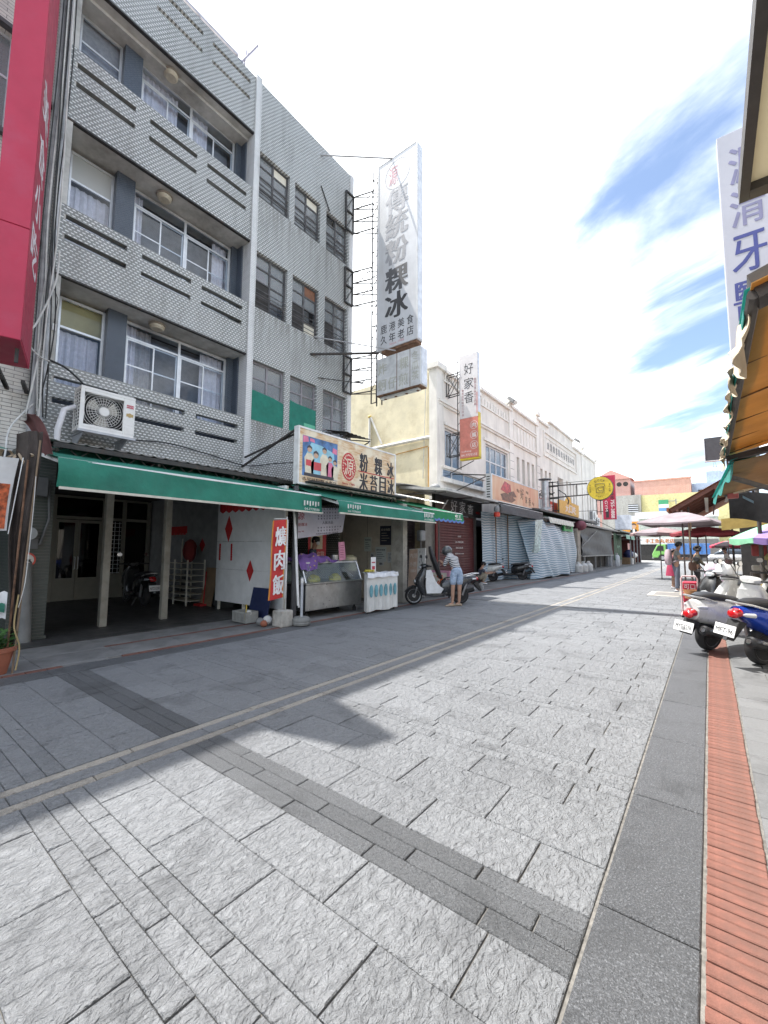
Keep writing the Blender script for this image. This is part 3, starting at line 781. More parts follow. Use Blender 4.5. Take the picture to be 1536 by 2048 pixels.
for a_, b_ in ((3.515, 4.005), (4.015, 4.585)):
    d = MB().box(xd-.05, xd-.01, a_, a_+.06, .02, 2.2).box(xd-.05, xd-.01, b_-.06, b_, .02, 2.2).box(xd-.049, xd-.011, a_+.06, b_-.06, .02, .62).box(xd-.049, xd-.011, a_+.06, b_-.06, 2.12, 2.2).obj('door', DOORM, A)
    MB().box(xd-.035, xd-.028, a_+.06, b_-.06, .62, 2.12).obj('pane', glass_mat('door_glass', (.22,.22,.22), 1.5), d)
    yh = b_-.03 if a_ < 3.9 else a_+.03
    MB().tube([(xd-.01, yh, .85), (xd+.04, yh, .87), (xd+.04, yh, 1.17), (xd-.01, yh, 1.19)], .011, 6).obj('handle', ALU, d)
for y0_, y1_ in ((2.82, 3.40), (4.71, 5.10)):
    m = MB()
    for q in range(1, 14): m.bar((xd-.03, y0_, .6+q*.12), (xd-.03, y1_, .6+q*.12), .012)
    for q in range(1, int((y1_-y0_)/.12)+1): m.bar((xd-.03, y0_+q*.12-.02, .6), (xd-.03, y0_+q*.12-.02, 2.2), .012)
    m.obj('window_grille', ALU, A)
MB().box(xd-.06, xd-.052, 2.8, 5.8, .6, 2.8).obj('shop_front_glass', glass_mat('door_glass', (.22,.22,.22), 1.5), A)
# white hoarding between the arcade and the ice shop, with red papers on it
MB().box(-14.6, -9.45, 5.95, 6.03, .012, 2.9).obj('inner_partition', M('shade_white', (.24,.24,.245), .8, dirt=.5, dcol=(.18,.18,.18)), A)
MB().box(-9.5, -9.36, 5.66, 6.06, .012, 2.9).obj('dark_post', M('dark_post_paint', (.05,.055,.055), .6), A)
hb = thing('hoarding', 'white board hoarding on short legs with red paper diamonds pasted on it', 'hoarding', (-8.0, 5.55, 0))
for z0_, z1_ in ((.22, .96), (.966, 1.60), (1.606, 2.75)):
    MB().box(-9.34, -6.86, 5.55, 5.585, z0_, z1_).obj('panel', WHITEW, hb)
MB().box(-9.3, -9.25, 5.59, 5.64, .0, 2.75).box(-8.3, -8.25, 5.59, 5.64, 0, 2.75).box(-6.92, -6.87, 5.59, 5.64, 0, 2.75).obj('leg', CREAMP, hb)
def diamond(x, z, w, h, y=5.546, owner=hb):
    MB().prism([(x-w, z), (x, z-h), (x+w, z), (x, z+h)], 'y', y-.003, y).obj('paper_diamond', REDP, owner)
diamond(-8.86, 1.9, .155, .315); diamond(-7.98, .96, .13, .235)
def couplet(x, z0, z1, w=.06, y=5.546, owner=hb):
    m_ = MB().box(x-w/2, x+w/2, y-.003, y, z0, z1)
    for q in range(7): m_.lathe([(w*.62, -.003), (w*.62, 0)], 8, Matrix.Translation((x, y-.001, z0+(z1-z0)*(q+.5)/7)) @ Matrix.Rotation(R(90), 4, 'X'))
    m_.obj('paper_couplet', REDP, owner)
couplet(-9.20, 1.17, 1.55); couplet(-8.72, 1.17, 1.55)
m = MB()
for q in range(9): m.sheet(lambda u, v: (-9.25+q*.26+.25*u, 5.54-.01*math.sin(u*6), 2.30+.03*math.cos(u*6.28)+.35*v), 4, 2, .002)
m.obj('paper_valance', REDP, hb)
m = MB().prism([(-10.86,1.53),(-10.72,1.35),(-10.58,1.53),(-10.72,1.71)], 'y', 5.94, 5.945).obj('paper_diamond', REDP, A)
m = MB().box(-12.63, -11.56, 5.935, 5.945, 1.86, 2.06)
for q in range(6): m.box(-12.6+q*.17, -12.48+q*.17, 5.934, 5.946, 1.82, 1.87)
m.obj('paper_valance', REDP, A)
# ---------------------------------------------------------------- neighbour on the near side of the street front
B0 = thing('corner_building', 'cream split-tile building behind the big blank red sign box', 'building', (XF, 0.5, 0))
m = MB()
m.box(XF-.3, XF, -6, .35, 3.0, 13.9).box(XF-.3, XF, 1.22, YL-.003, 3.0, 13.9)
for z0_, z1_ in ((3.0, 4.9), (6.6, 8.3), (10.05, 11.3), (13.0, 13.9)): m.box(XF-.3, XF, .35, 1.22, z0_, z1_)
m.obj('street_wall', TILEB, B0)
MB().box(-19, XF-.31, -6, YL-.004, 12.9, 13.2).box(-19, -18.7, -6, YL-.004, 0, 12.9).box(-19, XF-.31, -6, -5.7, 0, 12.9).obj('rear_structure', PLASTER, B0)
for z0_, z1_ in ((4.9, 6.6), (8.3, 10.05), (11.3, 13.0)):
    w = window(B0, XF-.06, .36, 1.21, z0_, z1_, [.78], [z0_+1.0], ALU, .05, .05, glass=GLASSD)
    curtain(w, XF-.25, .38, 1.2, z0_+.02, z1_-.02, CURTAIN)
    MB().box(XF-.02, XF+.10, .30, 1.27, z0_-.10, z0_-.02).obj('sill', M('dark_sill',(.09,.09,.095),.7), w)
    MB().box(XF-.02, XF+.12, .30, 1.27, z1_+.02, z1_+.09).obj('lintel', M('dark_sill',(.09,.09,.095),.7), w)
m = MB().box(-14, XF, -6, YL-.01, 2.85, 3.0).box(-14.2, -14.0, -6, YL-.01, 0, 2.85)
m.obj('shop_ceiling', DARKIN, B0)

# tall red sign box, turned a little to the street
REDS = M('faded_red_enamel', (0.43, 0.024, 0.065), 0.55, var=.05, vs=2, dirt=.2, dcol=(.4,.08,.14), ds=1.2, bump=.0008, bs=160)
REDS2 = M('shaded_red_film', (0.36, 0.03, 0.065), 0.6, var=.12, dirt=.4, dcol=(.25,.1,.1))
rs = thing('red_sign_box', 'tall blank red sign box jutting out over the street, one seam across it', 'sign', (-7.25, 1.305, 4.24), R(-16.7), world=False)
# local: +y runs along the wide face, -x goes back to the wall
m = MB().box(-1.15, 0, -.36, 0, 0, 1.60).box(-1.15, 0, -.36, 0, 1.606, 8.0)
m.obj('box', REDS, rs, bevel=.008)
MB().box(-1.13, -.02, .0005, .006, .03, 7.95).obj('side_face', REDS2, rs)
lt = MB()
for s_, z_ in (('美', 3.9), ('食', 3.1), ('小', 2.35), ('吃', 1.6)):
    letters(lt, s_, (-.55, .009, z_), (-1,0,0), (0,0,1), h=.6, w=.75, bold=.02)
lt.obj('lettering', M('chalk_white', (.62,.58,.6), .7), rs)
m = MB()
for z_ in (-.22, 2.4, 5.0, 7.4):
    m.bar((-1.14, -.30, z_), (-1.85, -.30, z_), .05); m.bar((-1.14, -.06, z_), (-1.75, -.06, z_), .05)
m.bar((-.3, -.3, -.02), (-.3, -.3, -.22), .04).bar((-.3, -.06, -.02), (-.3, -.06, -.22), .04).bar((-.3, -.3, -.22), (-1.8, -.3, -.22), .05)
m.obj('bracket', BLACKM, rs)

# pipes and a tangle of cables down the joint between the two buildings
dp = thing('downpipe_run', 'grey drain pipes running down the joint between cream and grey buildings', 'pipe', (XF, 1.83, 0))
MB().tube([(-8.82, 1.80, 13.5), (-8.82, 1.80, 3.1)], .05, 10).obj('pipe', M('old_pipe', (.33,.33,.34), .6, dirt=.4), dp, smooth=True)
MB().tube([(-8.84, 1.92, 13.7), (-8.84, 1.93, 3.4)], .035, 10).obj('pipe', M('pale_pipe', (.52,.54,.56), .6, dirt=.4), dp, smooth=True)
def cable(pts, r=.011, mat=None, label='', n=14, name='cable', group=None):
    P = [Vector(p) for p in pts]; out = []
    for i in range(len(P)-1):
        p0 = P[max(i-1,0)]; p1 = P[i]; p2 = P[i+1]; p3 = P[min(i+2, len(P)-1)]
        for k in range(n):
            t = k/n
            out.append(.5*((2*p1)+(p2-p0)*t+(2*p0-5*p1+4*p2-p3)*t*t+(3*p1-p0-3*p2+p3)*t*t*t))
    out.append(P[-1])
    o = MB().tube(out, r, 6).obj(name, mat or CABLEB, None, smooth=True)
    return tag(o, label, 'cable', group)
g_ = 'cables down the joint between the two buildings'
ORD = ('first','second','third','fourth','fifth','sixth','seventh')
for k in range(7):
    x_ = -8.78 + .03*(k % 3); y_ = 1.78+.025*k
    cable([(x_, y_, 13.3), (x_+.03, y_+rnd.uniform(-.04,.04), 10.2), (x_, y_+rnd.uniform(-.05,.05), 7.2), (x_+.02, y_+rnd.uniform(-.08,.08), 5.2), (x_+.05, y_+rnd.uniform(-.1,.1), 3.6)], .010+.004*(k%2), CABLEW if k % 2 else CABLEB, ORD[k]+' cable from the red sign box hanging down the joint between the buildings', group=g_)
cable([(-8.70, 1.98, 6.6), (-8.70, 1.96, 6.0), (-8.68, 1.76, 5.2), (-8.64, 1.62, 4.85), (-8.66, 1.8, 4.62), (-8.74, 2.05, 4.6)], .014, CABLEW, 'looping white cable bulging out beside the balcony corner')
cable([(-8.72, 1.95, 4.62), (-8.6, 2.2, 4.5), (-8.4, 2.5, 4.15)], .018, CABLEB, 'black cable running from the balcony corner to the fan unit')
cable([(-8.84, 3.1, 3.5), (-8.83, 4.0, 3.62), (-8.83, 5.0, 3.55), (-8.8, 5.9, 3.45), (-8.7, 6.7, 3.62), (-7.4, 6.2, 3.4)], .013, CABLEB, 'black cable sagging along the lowest balcony front above the awning')
cable([(-8.82, 1.86, 3.9), (-8.5, 1.5, 3.3), (-7.9, 1.35, 2.7), (-7.4, 1.1, 2.55), (-7.0, .7, 2.5)], .012, CABLEW, 'pale cable strung across in front of the shaded tarp')
sw = thing('switch_box', 'small switch box dangling on a wire by the blue mosaic pier', 'switch', (-8.9, 2.02, 5.3))
MB().box(-8.88, -8.86, 2.0, 2.05, 5.22, 5.34).obj('case', WHITEM, sw); MB().tube([(-8.87,2.02,5.34),(-8.87,2.05,5.8),(-8.9,1.95,6.1)], .006, 5).obj('wire', CABLEB, sw)

# split air conditioner outdoor unit
def make_ac(name, label, loc, sx=.85, sz=.76, dep=.34, brand=None, white=None):
    """fan faces +X; local origin = lower rear corner on the bracket"""
    t = thing(name, label, 'air conditioner', loc, world=False)
    wm = white or M('ac_white', (0.74, 0.735, 0.71), 0.45, var=.04, dirt=.3, dcol=(.45,.42,.36), ds=2.5)
    b = MB()
    b.box(0, dep, 0, sx, 0, .05).box(0, dep, 0, sx, sz-.05, sz).box(0, .03, .001, sx-.001, .05, sz-.05)
    fx0, fx1 = .06, .06+.60*sx/.85*1.0
    b.box(dep-.035, dep, 0, fx0, .05, sz-.05).box(dep-.035, dep, fx1, sx, .05, sz-.05).box(dep-.035, dep, fx0, fx1, .05, .10).box(dep-.035, dep, fx0, fx1, sz-.10, sz-.05)
    b.box(0.03, dep-.035, sx-.02, sx, .05, sz-.05)
    for q in range(11):                       # louvred end
        z_ = .05+q*(sz-.1)/11
        b.box(.03, dep-.035, 0, .012, z_, z_+.022)
    for q in range(1, 3): b.box(.03+q*(dep-.065)/3-.01, .03+q*(dep-.065)/3+.01, 0, .011, .05, sz-.05)
    b.obj('casing', wm, t, bevel=.006)
    MB().box(.03, .05, .02, sx-.03, .06, sz-.06).box(.05, dep-.04, .014, .02, .06, sz-.06).obj('inside', BLACKP, t)
    cy, cz, r_ = (fx0+fx1)/2, sz/2, min(fx1-fx0, sz-.2)/2-.012
    gr = MB()
    for q in range(30):
        a = q*2*math.pi/30
        gr.tube([(dep-.012, cy+.07*math.cos(a), cz+.07*math.sin(a)), (dep-.004, cy+r_*math.cos(a), cz+r_*math.sin(a))], .0035, 4)
    for rr in (.3, .5, .7, .86, 1.0, 1.16, 1.32):
        pts = []
        for k in range(33):
            a = k*2*math.pi/32
            yy, zz = cy+rr*r_*math.cos(a), cz+rr*r_*math.sin(a)
            yy = min(max(yy, fx0+.004), fx1-.004); zz = min(max(zz, .104), sz-.104)
            pts.append((dep-.008, yy, zz))
        gr.tube(pts, .0032, 4)
    gr.obj('fan_guard', wm, t)
    MB().disc((dep-.006, cy, cz), (1,0,0), .075, .012, 24).obj('hub', wm, t, smooth=True)
    bl = MB()
    for k in range(3):
        a0 = k*2.094
        bl.sheet(lambda u, v: (dep-.12+.06*v, cy+(.05+(r_-.07)*u)*math.cos(a0+.9*v), cz+(.05+(r_-.07)*u)*math.sin(a0+.9*v)), 5, 6, .004)
    bl.obj('fan_blade', M('fan_grey', (.45,.43,.38), .6), t, smooth=True)
    if brand:
        MB().box(dep, dep+.004, fx1+.045, sx-.03, sz-.215, sz-.155).obj('badge', M('badge_red', (.45,.03,.07), .5), t)
        letters(MB(), brand, (dep+.005, (fx1+.045+sx-.03)/2, sz-.185), (0,1,0), (0,0,1), w=.115, h=.030, bold=.02, t=.002).obj('lettering', WHITEM, t)
        MB().disc((dep+.003, (fx1+sx)/2+.008, sz-.345), (1,0,0), .04, .005, 18).box(dep, dep+.005, (fx1+sx)/2-.05, (fx1+sx)/2+.066, sz-.372, sz-.318).obj('sticker', M('gold_sticker', (.42,.30,.12), .5), t)
    for k in range(4):
        z_ = .07+k*.155
        MB().prism([(fx1+.03, z_), (sx-.02, z_), (sx-.015, z_+.01), (sx-.015, z_+.115), (fx1+.03, z_+.125), (fx1+.022, z_+.07)], 'x', dep-.002, dep+.0025).obj('raised_panel', wm, t, bevel=.002)
    br = MB()
    for y_ in (.08, sx-.1):
        br.box(-.22, dep+.03, y_-.02, y_+.02, -.035, -.002)
        br.prism([(-.22, -.04), (dep+.0, -.04), (-.22, -.33)], 'y', y_-.004, y_+.004)
    br.box(dep+.0, dep+.035, -.03, sx+.02, -.04, -.0)
    br.obj('bracket', M('bracket_grey', (.38,.40,.43), .45, metal=.4), t)
    return t
ac = make_ac('air_conditioner', 'white fan unit on a bracket below the lowest balcony', (-8.66, 2.33, 3.45), .86, .76, .345, 'HITACHI')
o = MB().tube([(-8.5, 2.31, 3.85), (-8.45, 2.15, 3.75), (-8.45, 2.08, 3.4), (-8.5, 2.10, 3.05)], .045, 10).obj('refrigerant_pipe', M('lagging', (.58,.58,.6), .7), None, smooth=True)
tag(o, 'white lagged pipe curving down from the fan unit', 'pipe')

# brown tarps and ropes of the neighbouring stall, with its pot plant and banner
TARPB = M('brown_tarp', (0.06, 0.047, 0.041), 0.8, var=.25, vs=4, bump=.003, bs=22, dirt=.4, dcol=(.03,.025,.02))
TARPR = M('maroon_tarp', (0.15, 0.06, 0.06), 0.75, var=.2, vs=4, bump=.002, bs=24)
def cloth(fn, nu, nv, mat, name, label, cat='tarp', t=.004, parent=None):
    o = MB().sheet(fn, nu, nv, t).obj(name, mat, parent, smooth=True, ang=70)
    return tag(o, label, cat) if parent is None else o
cloth(lambda u, v: (-6.62+.10*math.sin(v*6+u*5)*v-.10*u+.03*math.sin(u*17+v*3), 1.30+.05*u+(.235*v**.8)*(u-.30)+.02*math.sin(v*9), .01+2.82*v+.12*u*v), 16, 24, TARPB, 'tarp', 'ragged brown tarp hanging to the ground in front of the tiled pier')
cloth(lambda u, v: (-7.3+.55*v, 1.40+.22*u+.02*math.sin(v*7), 3.16-.42*u*u-.10*u*v-.02*math.sin(v*8+u*4)), 12, 8, TARPR, 'tarp', 'maroon tarp flap drooping from the tin roof corner below the fan unit')
o = MB()
for q in range(7):
    o.sheet(lambda u, v: (-6.75+.02*q+.05*math.sin(v*6+q), 1.02+.055*q+.03*u+.03*math.sin(v*5+q*2), 2.62-(.10+.07*(q%3))*v), 2, 6, .003)
tag(o.obj('torn_awning_edge', M('tan_rag', (.42,.33,.23), .85, var=.2), None, smooth=True), 'torn pale edge of the old stall canopy above the brown tarp', 'awning')
GB = M('dim_green_cloth', (.03,.16,.11), .8, var=.2)
cloth(lambda u, v: (-7.3+.75*v, -1.2+2.35*u, 2.75-.16*v+.02*math.sin(u*14)), 24, 6, GB, 'stall_canopy', 'green canopy of the stall beside the brown tarp', 'awning')
m = thing('aluminium_rail', 'slotted aluminium rail under the green stall canopy', 'rail', (-6.7, .3, 2.5))
MB().box(-6.72, -6.66, -1.2, 1.12, 2.46, 2.53).obj('rail', ALU, m)
ban = thing('stall_banner', 'white banner with a red dish picture hung against the brown tarp', 'banner', (-6.4, 1.13, 1.6))
cloth(lambda u, v: (-6.46+.10*v*v-.03*u, .86+.33*u+.10*v*v*.4, 1.62+.85*v+.02*u), 6, 12, WHITEW, 'sheet', '', parent=ban)
cloth(lambda u, v: (-6.452+.10*(v*.62)**2-.03*u+.012, .875+.29*u+.04*(v*.6)**2, 1.66+.52*v), 6, 8, M('food_print', (.42,.09,.03), .6, var=.5, vs=16), 'picture', '', parent=ban)
MB().tube([(-6.46,1.2,1.6),(-6.36,1.26,2.5)], .005, 6).obj('edge_rod', WHITEM, ban)
def pole(name, label, p, q, r, mat, cat='pole', n=10):
    return tag(MB().tube([p, q], r, n).obj(name, mat, None, smooth=True), label, cat)
pole('canopy_pole', 'thin canopy pole between brown tarp and tiled pier', (-6.42, 1.33, 0), (-6.42, 1.42, 2.75), .010, M('aged_wood', (.20,.14,.09), .8))
pole('canopy_pole', 'second thin pole leaning close to the brown tarp', (-6.5, 1.28, 0), (-6.48, 1.33, 2.5), .011, RUST)
cable([(-6.40, 1.40, 2.3), (-6.40, 1.40, 1.9), (-6.38, 1.385, 1.35), (-6.38, 1.37, 1.0), (-6.38, 1.33, .75)], .004, CABLEW, 'grey rope tied along the thin canopy pole', name='rope')
cable([(-6.36, 1.32, .9), (-6.35, 1.30, .55), (-6.34, 1.36, .3), (-6.33, 1.34, .05)], .008, M('yellow_rope', (.36,.27,.13), .8), 'yellowish rope trailing down beside the flower pot', name='rope')
tag(MB().tube([(-8.30, 1.83, 0), (-8.42, 1.80, 1.2)], .085, 14).obj('drain_pipe', M('grey_pvc', (.16,.16,.155), .6, dirt=.4, dcol=(.12,.12,.11)), None, smooth=True), 'thick grey drain pipe leaning against the tiled pier', 'pipe')
em = thing('electric_meter', 'round electric meter on the shaded tiled pier', 'meter', (-8.0, 1.74, 1.6))
MB().disc((-8.36, 1.80, 1.66), (1,-.1,0), .10, .07, 20).obj('dial', M('meter_glass', (.30,.31,.31), .2), em, smooth=True)
MB().box(-8.42, -8.36, 1.70, 1.92, 1.42, 1.58).obj('case', M('dim_grey_plastic', (.10,.10,.10), .6), em)
ebx = thing('fuse_box', 'grey fuse box with a conduit high on the tiled pier', 'fuse box', (-8.3, 1.86, 2.3))
MB().box(-8.40, -8.28, 1.80, 1.98, 2.25, 2.55).obj('case', M('dim_grey_plastic', (.10,.10,.10), .6), ebx, bevel=.008); MB().tube([(-8.36, 2.0, 2.5), (-8.36, 2.04, 1.9), (-8.38, 1.95, 1.5), (-8.38,1.8,1.45)], .018, 8).obj('conduit', M('dim_grey_plastic', (.10,.10,.10), .6), ebx, smooth=True)
ns = thing('no_smoking_sign', 'round red ringed no smoking sign on the tiled pier', 'sign', (-8.35, 1.76, 1.27))
MB().disc((-8.385, 1.80, 1.25), (1,0,0), .115, .008, 28).obj('ring', M('sign_red', (.55,.06,.04), .5), ns)
MB().disc((-8.378, 1.80, 1.25), (1,0,0), .09, .008, 28).obj('disc', M('sign_cream', (.5,.45,.4), .5), ns)
MB().bar((-8.370, 1.735, 1.29), (-8.370, 1.865, 1.21), .006, .02).box(-8.373, -8.370, 1.75, 1.85, 1.238, 1.258).obj('symbol', BLACKP, ns)
pl = thing('number_plate', 'small yellowed address plate above the no smoking sign', 'plate', (-8.38, 1.8, 1.45))
MB().box(-8.388, -8.378, 1.72, 1.88, 1.44, 1.52).obj('plate', M('plate_yellow', (.42,.36,.22), .6), pl)
# flower pot
pot = thing('flower_pot', 'terracotta pot of green leaves beside the brown tarp', 'flower pot', (-6.52, 1.19, 0.0), world=False)
TERRA = M('terracotta', (.38,.13,.075), .8, var=.1, dirt=.3, dcol=(.2,.1,.07))
MB().lathe([(.11,0),(.165,.255),(.185,.255),(.19,.30),(.165,.305),(.16,.25),(.02,.25)], 26).obj('pot', TERRA, pot, smooth=True)
lf = MB()
for q in range(70):
    a = rnd.uniform(0, 6.28); r0 = rnd.uniform(0, .12); l = rnd.uniform(.07, .14); h0 = .26+rnd.uniform(0, .22); el = rnd.uniform(-.2, .9)
    c_, s_ = math.cos(a), math.sin(a); w_ = l*.30
    p0 = Vector((c_*r0, s_*r0, h0)); d = Vector((c_*math.cos(el), s_*math.cos(el), math.sin(el))); sd = Vector((-s_, c_, .2))
    lf.add([p0, p0+d*l*.5+sd*w_, p0+d*l, p0+d*l*.5-sd*w_], [(0,1,2,3)])
    lf.tube([(p0.x*.4, p0.y*.4, .25), p0], .003, 4)
tag(lf.obj('foliage', M('pot_leaf', (.05,.13,.03), .6, var=.3, vs=20), pot), kind='stuff')
hb_ = thing('cloth_bundle', 'white and green cloths hung from the rope over the pot', 'cloth', (-6.42, 1.16, .8))
cloth(lambda u, v: (-6.38+.03*math.sin(u*7), 1.00+.22*u, .62+.30*v+.03*math.sin(u*9)), 8, 6, WHITEW, 'white_cloth', '', parent=hb_)
cloth(lambda u, v: (-6.36+.03*math.sin(u*7), 1.00+.20*u, .70+.10*v+.02*math.sin(u*9)), 8, 4, GB, 'green_cloth', '', parent=hb_)
# ---------------------------------------------------------------- tin roofs, awnings and the ice shop in front of the grey building
def tin_roof(name, label, x0, z0, x1, z1, y0, y1, mat=None, pitch=.19, amp=.02, droop=None, t=.004):
    """corrugated sheet sloping from (x0,z0) at the wall to (x1,z1) at the street; ridges run down the slope"""
    n = int((y1-y0)/pitch*6)
    r_ = thing(name, label, 'roof', ((x0+x1)/2, (y0+y1)/2, z1))
    def fn(u, v):
        y_ = y0+(y1-y0)*u
        return (x0+(x1-x0)*v, y_, z0+(z1-z0)*v+amp*max(0, math.sin(y_/pitch*6.283))**2+(droop(u, v) if droop else 0))
    MB().sheet(fn, n, 4, t).obj('sheet', mat or TIN, r_)
    return r_
def lattice(m, p, q, h, step=.25, r=.012):
    p = Vector(p); q = Vector(q); d = (q-p); n = max(1, int(d.length/step)); dn = Vector((0,0,-h))
    m.bar(p, q, r*2); m.bar(p+dn, q+dn, r*2)
    for i in range(n):
        a = p+d*(i/n); b = p+d*((i+1)/n)
        m.bar(a, b+dn, r*1.3) if i % 2 else m.bar(a+dn, b, r*1.3)
    return m
tr = tin_roof('tin_roof', 'dark edged tin roof above the long green awning', XF+.01, 3.26, -7.2, 2.94, 1.75, 6.1)
m = MB(); lattice(m, (-7.28, 1.75, 2.90), (-7.28, 6.1, 2.90), .14, .16, .008)
m.box(-7.24, -7.2, 1.75, 6.1, 2.86, 2.93)
for y_ in (1.8, 3.2, 4.6, 6.05): m.bar((-8.9, y_, 3.12), (-7.25, y_, 2.83), .04)
m.obj('truss', BLACKM, tr)

def awning(name, label, xb, zb_, xf, zf, zv, y0, y1, mat, sag=.03, scallop=0, yb0=None, yb1=None, rail=True, kick=0.05, fold=.0, hem=True):
    """roll-out awning: cloth from the roller (xb,zb) to the front rail (xf,zf), valance down to zv"""
    t = thing(name, label, 'awning', (xf, (y0+y1)/2, zv))
    yb0 = y0 if yb0 is None else yb0; yb1 = y1 if yb1 is None else yb1
    n = int((y1-y0)/.12)
    MB().sheet(lambda u, v: (xb+(xf-xb)*v, (yb0+(yb1-yb0)*u)*(1-v)+(y0+(y1-y0)*u)*v, zb_+(zf-zb_)*v-sag*math.sin(v*3.14)+.008*math.sin(u*23+v*2)*v), n, 8, .004).obj('canopy', mat, t, smooth=True, ang=80)
    def val(u, v):
        y_ = y0+(y1-y0)*u
        z_ = zf+(zv-zf)*v
        if scallop: z_ += -.05*v*abs(math.sin(u*scallop*math.pi))
        w_ = fold*math.sin(u*11)*math.sin(v*2.5)+fold*.6*math.sin(u*29+1)*v
        cor = fold*2.2*math.exp(-((u*(y1-y0))/.35)**2)*math.sin(v*4)
        return (xf+.012+kick*v+w_+cor, y_, z_)
    MB().sheet(val, n*(2 if scallop else 1)*2, 8, .004).obj('valance', mat, t, smooth=True, ang=80)
    if hem and not scallop: MB().box(xf+.01+kick, xf+.035+kick, y0+.02, y1-.02, zv-.03, zv+.004).obj('hem_bar', CREAMP, t)
    m_ = MB().tube([(xf, y0+.01, zf-.015), (xf, y1-.01, zf-.015)], .022, 8)
    for y_ in (y0+.12, y1-.12): m_.bar((xb, y_, zb_-.12), (xf-.02, y_, zf-.06), .06, .045)
    m_.obj('arm', WHITEM, t)
    return t
a1 = awning('green_awning', 'long dark green awning across the arcade of the grey building', -7.9, 2.98, -6.42, 2.575, 2.20, 1.60, 6.14, GREENC, yb0=1.66, fold=.02)
lt = MB()
letters(lt, '04-7778500', (-6.345, 5.83, 2.245), (0,1,0), (0,0,1), w=.40, h=.05, bold=.01)
for k in range(6): lt.box(-6.352, -6.347, 5.61+k*.075, 5.645+k*.075, 2.31+.02*(k%2), 2.41)
lt.obj('lettering', M('awning_print', (.62,.66,.62), .7), a1)
a2 = awning('green_awning', 'dark green awning over the ice counter', -7.1, 2.82, -5.98, 2.44, 2.19, 6.16, 10.0, GREENC, fold=.015, yb0=5.9)
lt = MB()
letters(lt, '04-7778500', (-5.905, 6.62, 2.235), (0,1,0), (0,0,1), w=.40, h=.04, bold=.01)
for k in range(6): lt.box(-5.915, -5.91, 6.42+k*.075, 6.455+k*.075, 2.29+.02*(k%2), 2.38)
letters(lt, '04-7778500', (-5.905, 9.62, 2.235), (0,1,0), (0,0,1), w=.45, h=.05, bold=.01)
for k in range(6): lt.box(-5.915, -5.91, 9.40+k*.08, 9.44+k*.08, 2.29+.02*(k%2), 2.40)
lt.obj('lettering', M('awning_print', (.62,.66,.62), .7), a2)
tin_roof('tin_roof', 'rusty tin roof edge below the painted ice sign', XF+.01, 3.2, -6.75, 2.80, 6.2, 9.9)
a3 = awning('green_awning', 'short bright green awning with a blue scalloped hem', -7.6, 2.98, -6.2, 2.585, 2.36, 9.75, 12.1, GREENL, scallop=9, fold=.0)
MB().sheet(lambda u, v: (-6.2+.065+.002, 9.75+2.35*u, 2.365-.06*v-.05*abs(math.sin(u*9*math.pi))), 72, 2, .004).obj('blue_hem', M('blue_trim', (.10,.20,.50), .7), a3)
lt = MB(); letters(lt, '傘王', (-6.128, 11.7, 2.47), (0,1,0), (0,0,1), h=.11, w=.4, bold=.02); lt.box(-6.13,-6.127, 11.5, 11.95, 2.375, 2.395); lt.obj('lettering', WHITEM, a3)
# light tin roofs further along, up to the yellow wall
tr = tin_roof('tin_roof', 'pale curved tin roof above the short bright green awning', -9.4, 3.55, -7.0, 2.98, 9.9, 12.6, M('pale_tin', (.50,.50,.48), .45, metal=.4, dirt=.5, dcol=(.22,.15,.10)), .16, .03)
tr2 = thing('lean_to', 'weathered lean-to with a rumpled sheet roof against the yellow wall', 'shed', (-10, 12.5, 3.0))
MB().sheet(lambda u, v: (-12.4+3.9*u, 10.2+3.6*v, 3.95-.22*u+.06*math.sin(v*5+u*4)+.03*math.sin(u*14)), 20, 10, .02).obj('roof_sheet', M('grey_felt', (.36,.35,.33), .8, var=.2, dirt=.5), tr2, smooth=True)
MB().box(-12.4, -8.6, 13.6, 13.7, .01, 3.85).box(-9.0, -8.9, 10.2, 13.6, 2.9, 3.75).obj('wall', M('grimy_yellow', (.42,.37,.24), .85, var=.2, dirt=.7, dcol=(.15,.13,.09)), tr2)
MB().box(-12.4, -8.5, 10.1, 15.7, 2.86, 2.92).obj('ceiling', DARKIN, tr2)

# ---- painted sign board of the ice shop
sb = thing('shop_sign', 'sand coloured sign board with a group photo and black lettering above the ice counter', 'sign', (-6.9, 7.6, 2.85))
SX = -6.82
SANDM, _nt, _b, _o = _new('sand_print')
_v = _obj(_nt)
_n = _noise(_nt, _map(_nt, _v, (1, 1.6, 22)), 2.2, 5, .6, .6); _n2 = _noise(_nt, _v, 2.5, 4)
_c = _mixc(_nt, _range(_nt, _n, .35, .65), (.50,.27,.11), (.74,.62,.42))
_c = _mixc(_nt, _range(_nt, _n2, .46, .60), _c, (.74,.66,.50))
_nt.links.new(_c, _b.inputs['Base Color']); _b.inputs['Roughness'].default_value = .45
MB().box(SX-.12, SX, 5.86, 9.30, 2.86, 4.04).obj('panel', SANDM, sb)
m = MB()
m.box(SX-.13, SX+.015, 5.82, 5.86, 2.82, 4.08).box(SX-.13, SX+.015, 9.30, 9.34, 2.82, 4.08).box(SX-.13, SX+.014, 5.86, 9.30, 4.04, 4.08).box(SX-.13, SX+.014, 5.86, 9.30, 2.82, 2.86)
m.obj('frame', WHITEM, sb)
